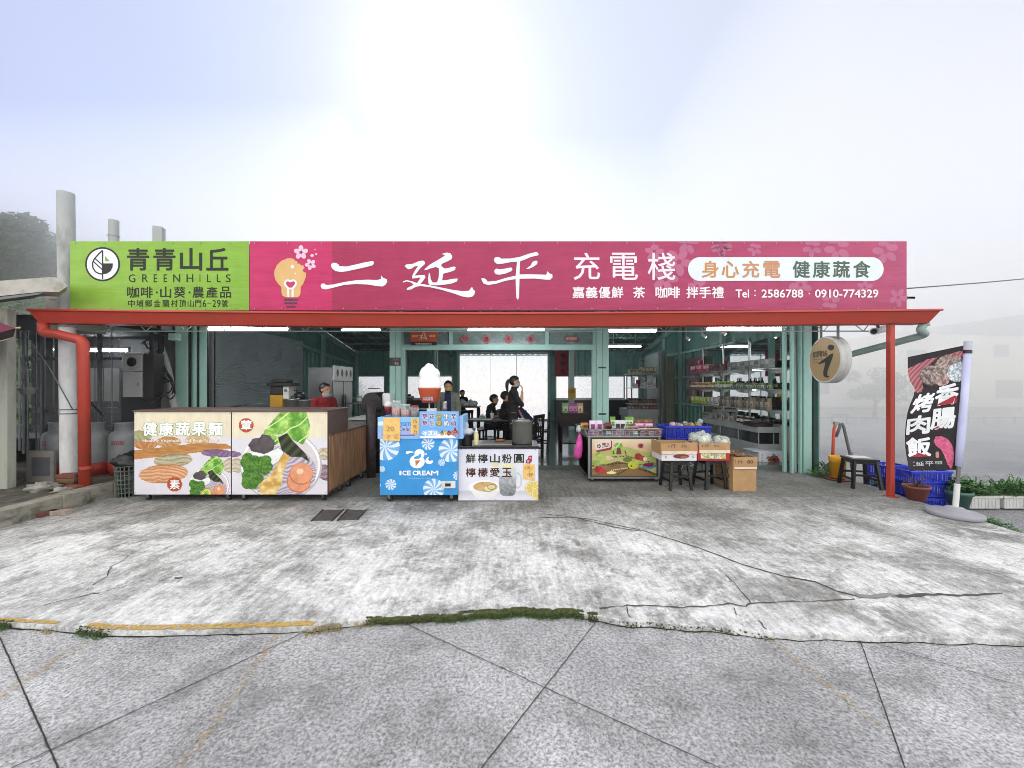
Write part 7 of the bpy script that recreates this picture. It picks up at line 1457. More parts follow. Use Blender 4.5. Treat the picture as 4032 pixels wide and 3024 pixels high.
    for a_ in 'lr': bones += [('ua', j['sh' + a_], j['el' + a_]), ('fa', j['el' + a_], j['wr' + a_]), ('hand', j['wr' + a_] + (j['wr' + a_] - j['el' + a_]).normalized() * .02, j['wr' + a_] + (j['wr' + a_] - j['el' + a_]).normalized() * .14), ('th', j['hip' + a_], j['kn' + a_]), ('ca', j['kn' + a_], j['an' + a_]), ('foot', j['an' + a_] - Vector((0, 0, .04)), j['an' + a_] + Vector((.13, 0, -.05)))]
    rad = dict(torso=.13, neck=.055, head=.09, ua=.048, fa=.034, hand=.03, th=.075, ca=.046, foot=.04); best = np.full(nv, 1e9); idx = np.zeros(nv, int); nm = []
    for i, (n_, a_, b_) in enumerate(bones):
        A, B = np.array(a_), np.array(b_); d = B - A; tt = np.clip(((co - A) @ d) / max(d @ d, 1e-9), 0, 1); D = np.linalg.norm(co - (A + tt[:, None] * d), axis=1) - rad[n_] * s; m = D < best; best[m] = D[m]; idx[m] = i; nm.append(n_)
    reg = np.array(nm)[idx]
    def garment(name, regs, off, m, extra=None):
        sel = np.isin(reg, regs); 
        if extra is not None: sel = sel & extra | (np.isin(reg, regs[:1]) & sel & extra)
        mp = {}; vs = []; fs = []
        wr_ = np.array([mnoise.noise(Vector(c_) * 9) for c_ in co[sel]]) * .006 if sel.any() else []
        for k, i in enumerate(np.nonzero(sel)[0]): mp[i] = k; vs.append(co[i] + no[i] * (off + wr_[k]))
        for p in me.polygons:
            if all(v in mp for v in p.vertices): fs.append([mp[v] for v in p.vertices])
        g = MB(); g.add(vs, fs, 0, True); return g.build(name, m, t, fix=False)
    upper = co[:, 2] > (j['pelvis'].z - .06 * s) 
    ups = ['torso', 'ua'] + (['fa'] if sleeve == 'long' else []); garment('shirt', ups, .010, top, upper | ~np.isin(reg, ['torso']))
    garment('trousers', ['th', 'ca', 'torso'], .008, bottom, (~np.isin(reg, ['torso'])) | (co[:, 2] < j['pelvis'].z + .02)); garment('shoe', ['foot'], .006, shoes)
    if jacket: 
        fr_ = (co[:, 0] - np.interp(co[:, 2], [j['pelvis'].z, sh.z], [j['pelvis'].x, sh.x])) < .055 * s; side = np.abs(co[:, 1]) > .055 * s
        garment('jacket', ['torso', 'ua', 'fa'], .022, jacket, (upper & (fr_ | side)) | np.isin(reg, ['ua', 'fa']))
    # hair
    hb = MB(); R_ = (.106, .088, .105) if hair != 'bob' else (.112, .094, .108)
    n = 22; vs = []; m_ = 14
    for a_ in range(m_ + 1):
        th = pi * .62 * a_ / m_
        for i in range(n):
            ph = 2 * pi * i / n; back = (1 - cos(ph)) / 2; lim = pi * (.36 + .30 * back); tv = th / (pi * .62) * lim; k = 1 + .05 * mnoise.noise(Vector((cos(ph) * 3, sin(ph) * 3, tv * 3))); vs.append((cos(ph) * sin(tv) * R_[0] * k - .006, sin(ph) * sin(tv) * R_[1] * k, .022 + cos(tv) * R_[2] * k))
    hb.add(vs, [(a_ * n + i, a_ * n + (i + 1) % n, (a_ + 1) * n + (i + 1) % n, (a_ + 1) * n + i) for a_ in range(m_) for i in range(n)], 0, True)
    hb.blob((-.022, 0, .018), (.088, .083, .092), n=16)
    if hair == 'ponytail': hb.tube([(-.085, 0, .035), (-.125, 0, .03), (-.145, 0, -.02), (-.15, 0, -.09), (-.14, 0, -.16), (-.13, 0, -.20)], [.022, .03, .036, .032, .022, .006], 12)
    if hair == 'bun': hb.blob((-.09, 0, .05), .04)
    g = MB(); g.add([H(*v) for v in hb.v], hb.f, 0, True); g.build('hair', HAIR, t, fix=False)
    e = MB()
    for k in (-1, 1): e.blob(H(.079, k * .031, .012), .009 * s, n=8)
    e.build('eye', mat('dark_eye', '141010', rough=.2), t, fix=False)
    if mask:
        mk, down = mask; g = MB(); z0 = -.045 - (.045 if down else 0); rows = []
        for zz, ff in ((.032, .088), (.012, .108), (-.012, .112), (-.038, .096), (-.052, .070)):
            rows.append([(cos(a_) * ff, sin(a_) * .073 * (1 if zz > -.05 else .8), z0 + zz) for a_ in np.linspace(-1.45, 1.45, 13)])
        g.add([H(*p) for r_ in rows for p in r_], [(i * 13 + k, i * 13 + k + 1, (i + 1) * 13 + k + 1, (i + 1) * 13 + k) for i in range(4) for k in range(12)], 0, True); g.build('mask', mk, t, fix=False)
    return t
def stand(**k):
    J = dict(pelvis=(0, 0, .93), chest=(.01, 0, 1.26), shl=(0, .165, 1.34), shr=(0, -.165, 1.34), head=(.02, 0, 1.54), ell=(-.02, .215, 1.07), elr=(-.02, -.215, 1.07), wrl=(.05, .22, .83), wrr=(.05, -.22, .83), hipl=(0, .085, .88), hipr=(0, -.085, .88), knl=(.01, .09, .47), knr=(.01, -.09, .47), anl=(-.02, .09, .085), anr=(-.02, -.09, .085)); J.update(k); return J
def sit(**k):
    J = dict(pelvis=(0, 0, .54), chest=(.05, 0, .87), shl=(.06, .16, .96), shr=(.06, -.16, .96), head=(.11, 0, 1.15), ell=(.10, .22, .72), elr=(.10, -.22, .72), wrl=(.32, .12, .76), wrr=(.32, -.12, .76), hipl=(.02, .09, .50), hipr=(.02, -.09, .50), knl=(.42, .10, .50), knr=(.42, -.10, .50), anl=(.40, .10, .085), anr=(.40, -.10, .085)); J.update(k); return J
BLKC = mat('black_cloth', '121214', rough=.9, var=.2); NAVY = mat('navy_cloth', '1a1d4a', rough=.85, var=.2); DKJ = mat('dark_trousers', '191a20', rough=.9, var=.2)
REDS = mat('red_sweater', '7d1018', rough=.85, var=.15); GREYJ = mat('grey_green_jacket', '6f7268', rough=.85, var=.12); MASKY = mat('yellowish_mask', 'b9a55c', rough=.8, var=.1); MASKW = mat('white_mask', '8f9294', rough=.7)
fl_ = .08
person('person in black t-shirt and ponytail standing in profile, one hand raised to the face', (X(2022, 7.25), 7.25, fl_), 0, stand(ell=(.02, .19, 1.08), wrl=(.14, .12, .9), elr=(.15, -.17, 1.10), wrr=(.165, -.10, 1.34), chest=(0, 0, 1.26)), BLKC, DKJ, 'ponytail', (MASKW, False), scale=.965)
person('person with yellow face mask and open grey jacket standing behind the cone', (X(1765, 7.4), 7.4, fl_), R(-85), stand(wrl=(.12, .2, .86), wrr=(.12, -.2, .86)), NAVY, DKJ, 'bob', (MASKY, False), GREYJ, .91, 'long')
person('person in red sweater with lowered mask working in the kitchen', (X(1277, 6.35), 6.35, 0), R(-35), stand(ell=(.03, .21, 1.08), elr=(.03, -.21, 1.08), wrl=(.25, .16, .98), wrr=(.26, -.12, .98)), REDS, DKJ, 'short', (MASKW, True), None, .93, 'long', R(20))
person('person in dark clothes seated at the far table by the glass door', (X(1816, 13.4), 13.4, fl_), R(-60), sit(), BLKC, DKJ, 'short')
person('person seated at the middle table turning right, arm folded on the table', (X(1925, 8.9), 8.9, fl_), R(-10), sit(head=(.13, 0, 1.13)), BLKC, DKJ, 'bob', scale=.97)
person('person in black seated directly behind the standing ponytailed person', (X(1980, 8.6), 8.6, fl_), R(15), sit(head=(.06, 0, 1.17)), BLKC, DKJ, 'bob')
person('person in navy shirt bending low over the table beside a dark chair', (X(2100, 8.5), 8.5, fl_), R(172), sit(chest=(.26, 0, .80), shl=(.36, .16, .84), shr=(.36, -.16, .84), head=(.52, 0, .88), ell=(.42, .22, .66), elr=(.42, -.22, .66), wrl=(.58, .1, .70), wrr=(.58, -.1, .70)), NAVY, DKJ, 'short', nod=R(40))

# ================================================================ INTERIOR FURNITURE
def table(label, cx, cy, w, d, h, grp, z0=.08, m=DARKW):
    t = thing('dining_table', label, 'table', (cx, cy, z0), grp); mb = MB(); mb.box((cx - w / 2, cy - d / 2, z0 + h - .03), (cx + w / 2, cy + d / 2, z0 + h), bev=.006); mb.build('table_top', m, t)
    for sx in (-1, 1):
        for sy in (-1, 1): mb = MB(); mb.bar((cx + sx * (w / 2 - .05), cy + sy * (d / 2 - .05), z0), (cx + sx * (w / 2 - .05), cy + sy * (d / 2 - .05), z0 + h - .03), .045); mb.build('leg', m, t)
    return t
TG = 'dark dining tables'
table('dark dining table with white paper in front of the seated group', X(1925, 7.9), 7.95, .95, .6, .73, TG); table('far dark table loaded with white bags by the glass door', X(1845, 12.6), 12.6, .75, .7, .74, TG)
table('dark dining table near the left of the window counter', X(1660, 11.5), 11.5, 1.0, .7, .72, TG)
def chair(label, cx, cy, rz, grp='dark wooden dining chairs', z0=.08):
    t = thing('dining_chair', label, 'chair', (cx, cy, z0), grp); q = Matrix.Rotation(rz, 3, 'Z'); o = Vector((cx, cy, z0)); T = lambda x, y, z: q @ Vector((x, y, z)) + o
    mb = MB(); mb.bar(T(-.2, 0, .44), T(.2, 0, .44), .40, .035); mb.build('seat', DARKW, t)
    for x, y, h in ((-.18, -.18, .43), (.18, -.18, .43), (-.18, .18, .82), (.18, .18, .82)): mb = MB(); mb.bar(T(x, y, 0), T(x, y + (.03 if h > .5 else 0), h), .035); mb.build('leg', DARKW, t)
    mb = MB(); mb.bar(T(-.22, .21, .83), T(.22, .21, .83), .03, .07); mb.bar(T(-.18, .2, .62), T(.18, .2, .62), .02, .04)
    for x in (-.09, 0, .09): mb.bar(T(x, .19, .45), T(x, .21, .80), .025, .012)
    mb.build('backrest', DARKW, t); mb = MB(); mb.bar(T(-.18, -.18, .2), T(-.18, .18, .2), .02, .03); mb.bar(T(.18, -.18, .2), T(.18, .18, .2), .02, .03); mb.build('stretcher', DARKW, t)
chair('dark wooden chair at the right of the bending person', X(2125, 8.3), 8.35, R(-100)); chair('dark chair behind the steel pot facing the camera side', X(2085, 7.35), 7.4, R(-120)); chair('dark chair under the middle seated person', X(1925, 8.9), 8.95, R(-100)); chair('dark chair standing left of the middle table', X(1868, 8.4), 8.5, R(60)); chair('dark chair by the far table', X(1812, 13.45), 13.5, R(150)); chair('dark chair behind the first seated row, under the person in black', X(1985, 8.65), 8.7, R(-75)); chair('dark chair carrying the bending person', X(2104, 8.5), 8.6, R(82))
PAPR = mat('white_paper', 'd9dce0', rough=.8)
y = 7.85; mb = MB(); mb.box((X(1852, y), y - .16, .812), (X(1938, y), y + .12, .816)); tag(mb.build('white_sheet', PAPR), 'white paper lying on the dark dining table', 'paper')
y = 7.9; c = Vector((X(1938, y), y, .812)); t = thing('paper_cup', 'white paper cup with straw on the dining table', 'cup', c); mb = MB(); mb.lathe([(.03, 0), (.042, .115), (.045, .12), (.04, .125), (.001, .125)], c, 20); mb.build('cup', WHT, t); mb = MB(); mb.cyl(c + Vector((0, 0, .12)), c + Vector((-.015, 0, .17)), .004, n=6); mb.build('straw', WHT, t)
y = 7.9; c = Vector((X(1898, y), y, .812)); t = thing('tissue_box', 'small patterned tissue box on the dining table', 'tissue box', c); mb = MB(); mb.box(c + Vector((-.06, -.04, 0)), c + Vector((.06, .04, .07)), bev=.006); mb.build('box', mat('patterned_box', '6a7a6a', rough=.7, var=.5, scale=40), t); mb = MB(); mb.blob(c + Vector((0, 0, .08)), (.03, .02, .03), rough=.6, seed=2); mb.build('tissue', PAPR, t)
random.seed(2)
for k, u in enumerate((1818, 1835, 1850, 1866)): y = 12.6; mb = MB(); mb.blob(P(u, 1590, y) + Vector((0, random.uniform(-.1, .1), .0)), (.13, .1, random.uniform(.07, .13)), rough=.7, seed=k, n=14); tag(mb.build('plastic_bag', mat('white_bag_film', 'c9cdd0', rough=.4, var=.2, scale=12)), ORDS[k] + ' crumpled white bag from the left on the far table', 'plastic bag', 'white bags on the far table')
# counter along the back windows
for (u0, u1, lab) in ((1520, 1780, 'dark counter under the back window left of the glass door'), (2190, 2345, 'dark counter under the back window right of the glass door'), (2390, 2520, 'dark counter below the sliding windows')):
    y = 15.1; t = thing('window_counter', lab, 'counter'); t.location = (X((u0 + u1) / 2, y), y, .08); ORG[t.name] = t.location.copy(); mb = MB(); mb.box((X(u0, y), y, .92), (X(u1, y), y + .5, .96), bev=.005); mb.build('top', POTM, t); mb = MB(); mb.box((X(u0, y) + .02, y + .05, .08), (X(u1, y) - .02, y + .45, .92)); mb.build('body', BLK, t)
for u in (1612, 1625): goods('jar', X(u, 15.2), 15.2, .961, .16 if u < 1620 else .12, .2 if u < 1620 else .12, .1, '3a2422', '5a5a5a', 'dark red jar on the window counter' if u < 1620 else 'small dark jar on the window counter', None)
# kitchen counters and machines
t = thing('kitchen_counter', 'long white kitchen counter behind the right food counter', 'counter', (X(1400, 6.2), 6.2, 0)); mb = MB(); mb.box((X(1385, 6.9), 6.7, 0.0), (X(1480, 6.9), 8.6, .90)); mb.build('body', CASEW, t); mb = MB(); mb.box((X(1375, 6.7), 6.65, .90), (X(1486, 6.7), 8.65, .94), bev=.005); mb.build('top', WHT, t)
t = thing('prep_table', 'steel prep table along the plaster wall in the kitchen', 'table', (-5.2, 6.6, 0)); mb = MB(); mb.box((X(760, 7.0), 6.9, .93), (X(1230, 7.0), 7.5, .97), bev=.004); mb.build('table_top', STEEL, t)
for sx in (X(770, 7), X(1220, 7)):
    for sy in (6.95, 7.45): mb = MB(); mb.bar((sx, sy, .0), (sx, sy, .93), .04); mb.build('leg', STEEL, t)
y = 7.1; t = thing('sealing_machine', 'yellow and black drink machine in front of the plaster wall', 'machine', P(1100, 1600, y)); zt_ = .97
mb = MB(); mb.box((X(1063, y), y, zt_), (X(1112, y), y + .3, Z(1555, y)), bev=.01); mb.build('lower_body', mat('mustard_enamel', 'b98a1e', rough=.5), t); mb = MB(); mb.box((X(1063, y), y, Z(1555, y) + .001), (X(1112, y), y + .3, Z(1520, y)), bev=.01); mb.box((X(1055, y), y - .05, Z(1520, y)), (X(1148, y), y + .3, Z(1508, y)), bev=.01); mb.box((X(1072, y), y, Z(1508, y)), (X(1125, y), y + .25, Z(1494, y)), bev=.015); mb.build('head', BLK, t)
mb = MB(); mb.box((X(1112, y), y + .02, Z(1570, y)), (X(1134, y), y + .25, Z(1521, y)), bev=.004); mb.build('side_panel', WHT, t); mb = MB(); mb.cyl((X(1123, y), y + .018, Z(1537, y)), (X(1123, y), y + .01, Z(1537, y)), .032, n=18); mb.build('dial', GREYM, t)
for (u, w, h, lab) in ((1155, .32, .27, 'tall steel soup pot on the prep table'), (1205, .26, .25, 'second steel pot beside the red-clothed worker')):
    y = 7.15; c = Vector((X(u, y), y, .97)); t = thing('soup_pot', lab, 'pot', c); mb = MB(); mb.lathe([(w / 2 * .97, 0), (w / 2, .01), (w / 2, h), (w / 2 * 1.04, h + .005), (.03, h + .03), (.001, h + .03)], c, 26); mb.build('pot', POTM, t); mb = MB(); mb.tube([c + Vector((-.04, 0, h + .03)), c + Vector((-.03, 0, h + .06)), c + Vector((.03, 0, h + .06)), c + Vector((.04, 0, h + .03))], .008, 6); mb.build('lid_knob', BLK, t)
y = 7.3; t = thing('kettle', 'black kettle standing on top of the steel pot', 'kettle', P(1180, 1545, y)); c = Vector((X(1182, y), y, 1.245)); mb = MB(); mb.lathe([(.08, 0), (.1, .03), (.085, .1), (.04, .13), (.001, .14)], c, 18); mb.tube([c + Vector((-.09, 0, .06)), c + Vector((-.14, 0, .12)), c + Vector((-.10, 0, .17)), c + Vector((-.03, 0, .15))], .01, 6); mb.build('body', BLK, t)
for i, u in enumerate((905, 950, 1000, 1030)): y = 7.1; c = Vector((X(u, y), y, .97)); mb = MB(); mb.lathe([(.05, 0), (.09, .035), (.1, .05), (.09, .05), (.045, .01), (.001, .01)], c, 18); tag(mb.build('mixing_bowl', STEEL), ORDS[i] + ' shallow steel bowl from the left on the prep table', 'bowl', 'bowls on the prep table')
mb = MB(); y = 7.6; mb.tube([P(845, 1612, y), P(960, 1596, y), P(1035, 1588, y)], .012, 8); mb.bar(P(957, 1596, y), P(957, 1612, y), .03); tag(mb.build('gas_pipe', POTM), 'thin steel pipe with valve running before the plaster wall', 'pipe')
# fridge
y = 8.1; t = thing('fridge', 'tall grey double-door fridge with photo strip on top', 'fridge', (X(1262, y), 8.5, 0)); x0, x1 = X(1212, y), X(1314, y); zt_ = Z(1446, y)
mb = MB(); mb.box((x0, y, .05), (x1 - .03, y + .95, zt_), bev=.008); mb.build('body', mat('fridge_grey', '7d8082', rough=.35, metal=.5, var=.08), t)
for k in (0, 1): mb = MB(); mb.box((x1 - .028, y + .02 + .47 * k, .2), (x1 + .002, y + .46 + .47 * k, zt_ - .30), bev=.004); d_ = mb.build('door', STEEL, t); mb = MB(); mb.bar((x1 + .02, y + (.43 if k == 0 else .52), .9), (x1 + .02, y + (.43 if k == 0 else .52), 1.3), .02); mb.build('handle', BLK, d_)
mb = MB(); mb.box((x1 - .028, y + .01, zt_ - .28), (x1 + .01, y + .94, zt_ + .04)); mb.build('fascia', WHT, t); a = Art(lambda u, v, ly: Vector((x1 + .011 + ly * .001, y + u, zt_ - v)))
for k in range(4): a.ell(.16 + k * .22, .11, .055, .085, '77706a', 1, 14)
a.build('print', t, print_mat('ink'))
# black domed machine
y = 6.6; c = Vector((X(1462, y), y + .3, .94)); t = thing('dome_machine', 'black dome-shaped machine with round white window by the column', 'machine', c); mb = MB(); r = X(1500, y) - X(1424, y); r /= 2; zc = Z(1585, y)
pr = [(cos(a_), sin(a_)) for a_ in np.linspace(0, pi, 18)]; pr = [(1, -.9)] + pr + [(-1, -.9)]; mb.prism(pr, lambda a_, b_: (c.x + a_ * r, y, zc + b_ * r * 1.05), lambda a_, b_: (c.x + a_ * r, y + .6, zc + b_ * r * 1.05)); mb.build('hood', BLK, t)
mb = MB(); mb.box((X(1500, y) - .0, y + .05, Z(1600, y)), (X(1533, y), y + .35, Z(1548, y)), bev=.03); mb.build('white_panel', SO, t); mb = MB(); mb.box((X(1440, y), y - .0, .0), (X(1533, y), y + .6, Z(1612, y))); mb.build('stand', BLK, t); mb = MB(); mb.box((X(1449, y), y - .01, Z(1531, y)), (X(1480, y), y + .2, Z(1528, y))); mb.build('tray', BLK, t)
goods('jar', X(1415, 9.0), 9.0, 1.10, .13, .18, .1, '7fa38a', 'b5c9b8', 'pale green pot by the kitchen window', None)
t = thing('wall_shelf', 'narrow shelf under the kitchen window', 'shelf', (X(1415, 9), 9.0, 1.08)); mb = MB(); mb.box((X(1390, 9.0), 8.8, 1.07), (X(1440, 9.0), 9.2, 1.099)); mb.bar((X(1415, 9.0), 9.0, 0), (X(1415, 9.0), 9.0, 1.07), .05); mb.build('board', GREYM, t)
y = 6.3; t = thing('patterned_drum', 'floral patterned drum standing beside the black dome machine', 'drum', (X(1462, y), y, 0)); a = None; mb = MB(); mb.lathe([(.07, 0), (.075, .5), (.07, Z(1576, y)), (.001, Z(1576, y))], (X(1462, y), y, 0), 20); mb.build('drum', mat('floral_print', '35302f', rough=.5, var=.5, scale=14, dirt=('5a2c50', 9, .7)), t)
# stand with snack bags in the dining room
yS_ = 8.2; t = thing('snack_stand', 'dark woven display stand with four snack bags on top', 'display stand', (X(2268, yS_), yS_, .08)); x0, x1 = X(2205, yS_), X(2318, yS_); zt_ = Z(1628, yS_)
WICK = mat('dark_woven_wood', '1c1310', rough=.7, var=.5, scale=35); mb = MB(); mb.box((x0, yS_, Z(1678, yS_)), (x1, yS_ + .4, zt_), bev=.01); mb.build('basket', WICK, t)
for xx in (x0 + .03, x1 - .06):
    for yy in (yS_ + .02, yS_ + .36): mb = MB(); mb.bar((xx, yy, .08), (xx, yy, Z(1678, yS_)), .035); mb.build('leg', DARKW, t)
mb = MB(); mb.box((x0 + .04, yS_ + .02, .25), (x1 - .06, yS_ + .36, .27)); mb.build('lower_shelf', DARKW, t)
row('pouch', [2226], yS_ + .15, zt_, .15, .22, .08, [('6f9a5c', 'b9c9a0')], 'green snack bag first on the woven stand', 'snack bags on the woven stand'); row('pouch', [2247, 2263], yS_ + .15, zt_, .12, .22, .08, [('93367c', 'c98fb9')], 'purple snack bag in the middle of the woven stand', 'snack bags on the woven stand'); row('pouch', [2283], yS_ + .15, zt_, .15, .22, .08, [('b08a68', 'd9c0a0')], 'tan snack bag last on the woven stand', 'snack bags on the woven stand')
def hang(name, label, cat, u0, v0, u1, v1, Y, col, txts, m=None, frame=None, tc='2a1418'):
    t = thing(name, label, cat, P((u0 + u1) / 2, (v0 + v1) / 2, Y)); mb = MB(); mb.box((X(u0, Y), Y, Z(v1, Y)), (X(u1, Y), Y + .01, Z(v0, Y))); mb.build('sheet', mat('sheet_' + col, col, rough=.6, var=.08), t)
    a = Art(flat(Y)); 
    for (s_, a0, b0, a1, b1, *cc) in txts: a.text(s_, a0, b0, a1, b1, cc[0] if cc else tc, 2, .02)
    if txts: a.build('lettering', t, print_mat('ink'))
    return t
hang('hanging_banner', 'dark red hanging banner behind the right steel pipe', 'banner', 2184, 1379, 2266, 1482, 12.55, '8c1630', [(ch, 2206, 1392 + 30 * i, 2226, 1412 + 30 * i) for i, ch in enumerate('吉祥來')])
hang('paper_notice', 'yellow paper notice fixed on the inner post', 'notice', 2237, 1527, 2267, 1570, 12.1, 'c9a23c', [('公告', 2243, 1534, 2262, 1546, '6b5420')])
hang('orange_sign', 'orange sign board with white emblem hung in the transom', 'sign', 1616, 1307, 1720, 1345, 6.7, 'b4481c', [('服務', 1622, 1319, 1646, 1328, 'd9c9b5'), ('專區', 1690, 1319, 1714, 1328, 'd9c9b5')]); 
a = Art(flat(6.69)); H_ = cv(1550, 1250, 2.765); a.stroke(H_([(325, 165), (300, 215), (345, 215), (330, 165), (365, 245)]), 2.2, 'e0d5c6', 2); a.stroke(H_([(280, 240), (310, 190), (300, 240)]), 2.2, 'e0d5c6', 2); a.stroke(H_([(270, 200), (320, 195)]), 2, 'e0d5c6', 2); a.stroke(H_([(315, 235), (355, 230)]), 2, 'e0d5c6', 2); tag(a.build('emblem', bpy.data.objects['orange_sign'], print_mat('ink')))
hang('black_sign', 'small black sign below the orange sign board', 'sign', 1618, 1346, 1719, 1359, 6.7, '141313', [('智慧商圈服務站', 1636, 1350, 1700, 1357, 'c9c9c4')])
a = None
for k, (u, ch, lab) in enumerate(((1829, '川', 'left'), (1914, '流', 'second'), (2002, '不', 'third'), (2090, '息', 'rightmost'))):
    Yd = 6.82; t = thing('door_paper', 'faded red diamond paper with a black character, %s of four on the transom' % lab, 'door paper', P(u, 1335, Yd), 'diamond papers on the transom'); mb = MB(); r = 19; pts = [(u - r, 1335), (u, 1335 - r), (u + r, 1335), (u, 1335 + r)]; mb.prism(pts, lambda a_, b_: P(a_, b_, Yd - .002), lambda a_, b_: P(a_, b_, Yd + .002)); mb.build('sheet', mat('faded_red_paper', 'a3585c', rough=.8), t); a = Art(flat(Yd - .003)); a.text(ch, u - 8, 1326, u + 8, 1343, '3a1c20', 1, .03); a.build('lettering', t, print_mat('ink'))
t = thing('shop_plaque', 'small reddish plaque with pale characters on the right transom', 'plaque', P(2250, 1333, 6.82)); mb = MB(); mb.prism([(2222, 1326), (2230, 1322), (2270, 1322), (2277, 1328), (2274, 1342), (2265, 1345), (2228, 1344), (2221, 1338)], lambda a_, b_: P(a_, b_, 6.818), lambda a_, b_: P(a_, b_, 6.83)); mb.build('board', mat('reddish_plaque', '8c4a48', rough=.7), t); a = Art(flat(6.816)); a.text('咖啡簡餐', 2228, 1327, 2271, 1339, 'cdbfb4', 1, .02); a.build('lettering', t, print_mat('ink'))
Yh = FY - .07; t = thing('house_number', 'dark house number plate reading 78 on the column', 'number plate', P(1557, 1424, Yh)); mb = MB(); mb.box((X(1534, Yh), Yh, Z(1440, Yh)), (X(1577, Yh), Yh + .008, Z(1408, Yh))); mb.build('plate', mat('dark_plate', '2c2022', rough=.4), t); a = Art(flat(Yh)); a.text('78', 1553, 1427, 1569, 1438, 'c9c6c4', 1, .02); a.text('門牌', 1548, 1412, 1572, 1420, '9c9490', 1, 0); a.build('lettering', t, print_mat('ink'))
# far goods rack near the partition
yR = 11.6; t = thing('goods_rack', 'white bench and wall rack full of boxes at the right back', 'rack', (X(2545, yR), yR, .08)); x0, x1 = X(2475, yR), X(2608, yR)
mb = MB(); mb.box((x0, yR, Z(1642, yR)), (x1, yR + 1.0, Z(1612, yR)), bev=.004); mb.box((x0 + .02, yR + .05, .08), (x1, yR + .9, Z(1642, yR))); mb.build('bench', CASEW, t)
rk = []
for v in (1471, 1527, 1590): mb = MB(); z = Z(v, yR); mb.box((x0 + (.05 if v > 1500 else 0), yR + .05, z - .02), (x1, yR + .5, z)); mb.build('shelf', WHT, t); rk.append(z)
for xx in (x0 + .25, x0 + .7, x1 - .05): mb = MB(); mb.bar((xx, yR + .5, .8), (xx, yR + .5, Z(1440, yR)), .03); mb.build('upright', STEEL, t)
def rr(us, z, w, h, cols, lab, grp='boxes on the far rack', kind='carton'):
    row(kind, us, yR + .25, z + .001, w, h, .15, cols, lab, grp)
rr([2484, 2500, 2516], rk[0], .12, .14, [('8f8468', '5a5240'), ('a39a80', '6b6450')], 'olive patterned box on the top shelf of the far rack'); rr([2531, 2546, 2562, 2580], rk[0], .12, .2, [('6a6048', 'b5ad96'), ('857a5c', 'c2baa4')], 'tall olive box on the top shelf of the far rack')
rr([2491, 2528, 2574, 2588], rk[1], .09, .32, [('b9bcbc', 'd9dcdc'), ('c9cccc', '8c8f90')], 'tall pale box on the middle shelf of the far rack'); rr([2503, 2515], rk[1], .09, .12, [('d6d6d6', 'b5b5b5')], 'small white box on the middle shelf of the far rack'); rr([2512], rk[1] + .001, .001 + .06, .24, [('7a2a3c', '4a1a28')], 'dark red box on the middle shelf of the far rack'); rr([2541, 2552, 2562], rk[1], .09, .17, [('c9cbc8', '9a9c98')], 'medium pale box on the middle shelf of the far rack')
rr([2484, 2500, 2518, 2536, 2556, 2575, 2592], rk[2], .17, .14, [('4a3c38', '7a6860'), ('5c4640', '8c7a70'), ('38302c', '6a5c54')], 'dark goods pouch on the low shelf of the far rack', 'pouches on the far rack', 'pouch')
row('pouch', [2484, 2510, 2540, 2570, 2595], yR + .1, Z(1612, yR), .22, .12, .15, [('5c4c48', 'a39a94'), ('6b3038', '9c6a6a')], 'snack pouch laid on the white bench of the far rack', 'pouches on the bench')

# ================================================================ LEFT SIDE: NEIGHBOUR, POLES, GAS BOTTLES
PIL = mat('stained_pillar', 'a5a79c', rough=.85, var=.12, scale=3, bump=.3, bscale=20, dirt=('5f6355', 3, .7), streak=(1.5, 1.5, .5))
nb = thing('neighbour_house', 'concrete neighbouring building with thick slab roof and dark interior', 'house', (-7.5, 5.2, .15))
mb = MB(); mb.box((-8.6, 5.0, .15), (X(66, 5.1), 5.1, 2.5), bev=.01); mb.build('pillar', PIL, nb)
yN = 4.85; mb = MB(); mb.prism([(-120, 1124), (0, 1106), (205, 1090), (240, 1096), (265, 1128), (232, 1150), (170, 1148), (-120, 1178)], lambda u, v: P(u, v, yN), lambda u, v: P(u, v, yN) + Vector((-.3, .25, 0))); mb.build('eave_slab', mat('grey_slab', 'b5b3ac', rough=.9, var=.12, dirt=('6b6a60', 4, .6)), nb)
mb = MB(); mb.prism([(-120, 1182), (175, 1150), (150, 1160), (-120, 1196)], lambda u, v: P(u, v, yN - .02), lambda u, v: P(u, v, yN) + Vector((-.3, .2, 0))); mb.build('eave_trim', GREYM, nb)
mb = MB(); mb.box((X(176, 5.35), 5.35, Z(1300, 5.35)), (X(300, 5.35), 5.75, Z(1118, 5.35)), bev=.015); mb.build('concrete_block', PIL, nb)
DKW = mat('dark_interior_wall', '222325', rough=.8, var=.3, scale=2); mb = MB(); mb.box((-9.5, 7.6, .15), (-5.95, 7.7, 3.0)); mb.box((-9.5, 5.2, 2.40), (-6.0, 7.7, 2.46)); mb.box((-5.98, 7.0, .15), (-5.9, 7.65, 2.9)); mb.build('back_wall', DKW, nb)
WP = mat('grey_wall_panel', '77787a', rough=.7, var=.12); mb = MB(); corr(mb, (-6.3, 6.9, .15), (.95, 0, 0), (0, 0, 2.45), 0, .25, .03, (0, -1, 0)); mb.build('wall_panel', WP, nb)
CUR = glass_mat('clear_plastic_curtain', '9aa0a6', alpha=.10, rough=.15); mb = MB(); n = 60; y = 6.2
vs = [(X(62, y) + (X(470, y) - X(62, y)) * i / n, y + .03 * sin(i * 1.3) + .012 * sin(i * 3.7), z) for z in (.45, 2.6) for i in range(n + 1)]; mb.add(vs, [(i, i + 1, n + 2 + i, n + 1 + i) for i in range(n)], 0, True); mb.build('plastic_curtain', CUR, nb)
mb = MB(); 
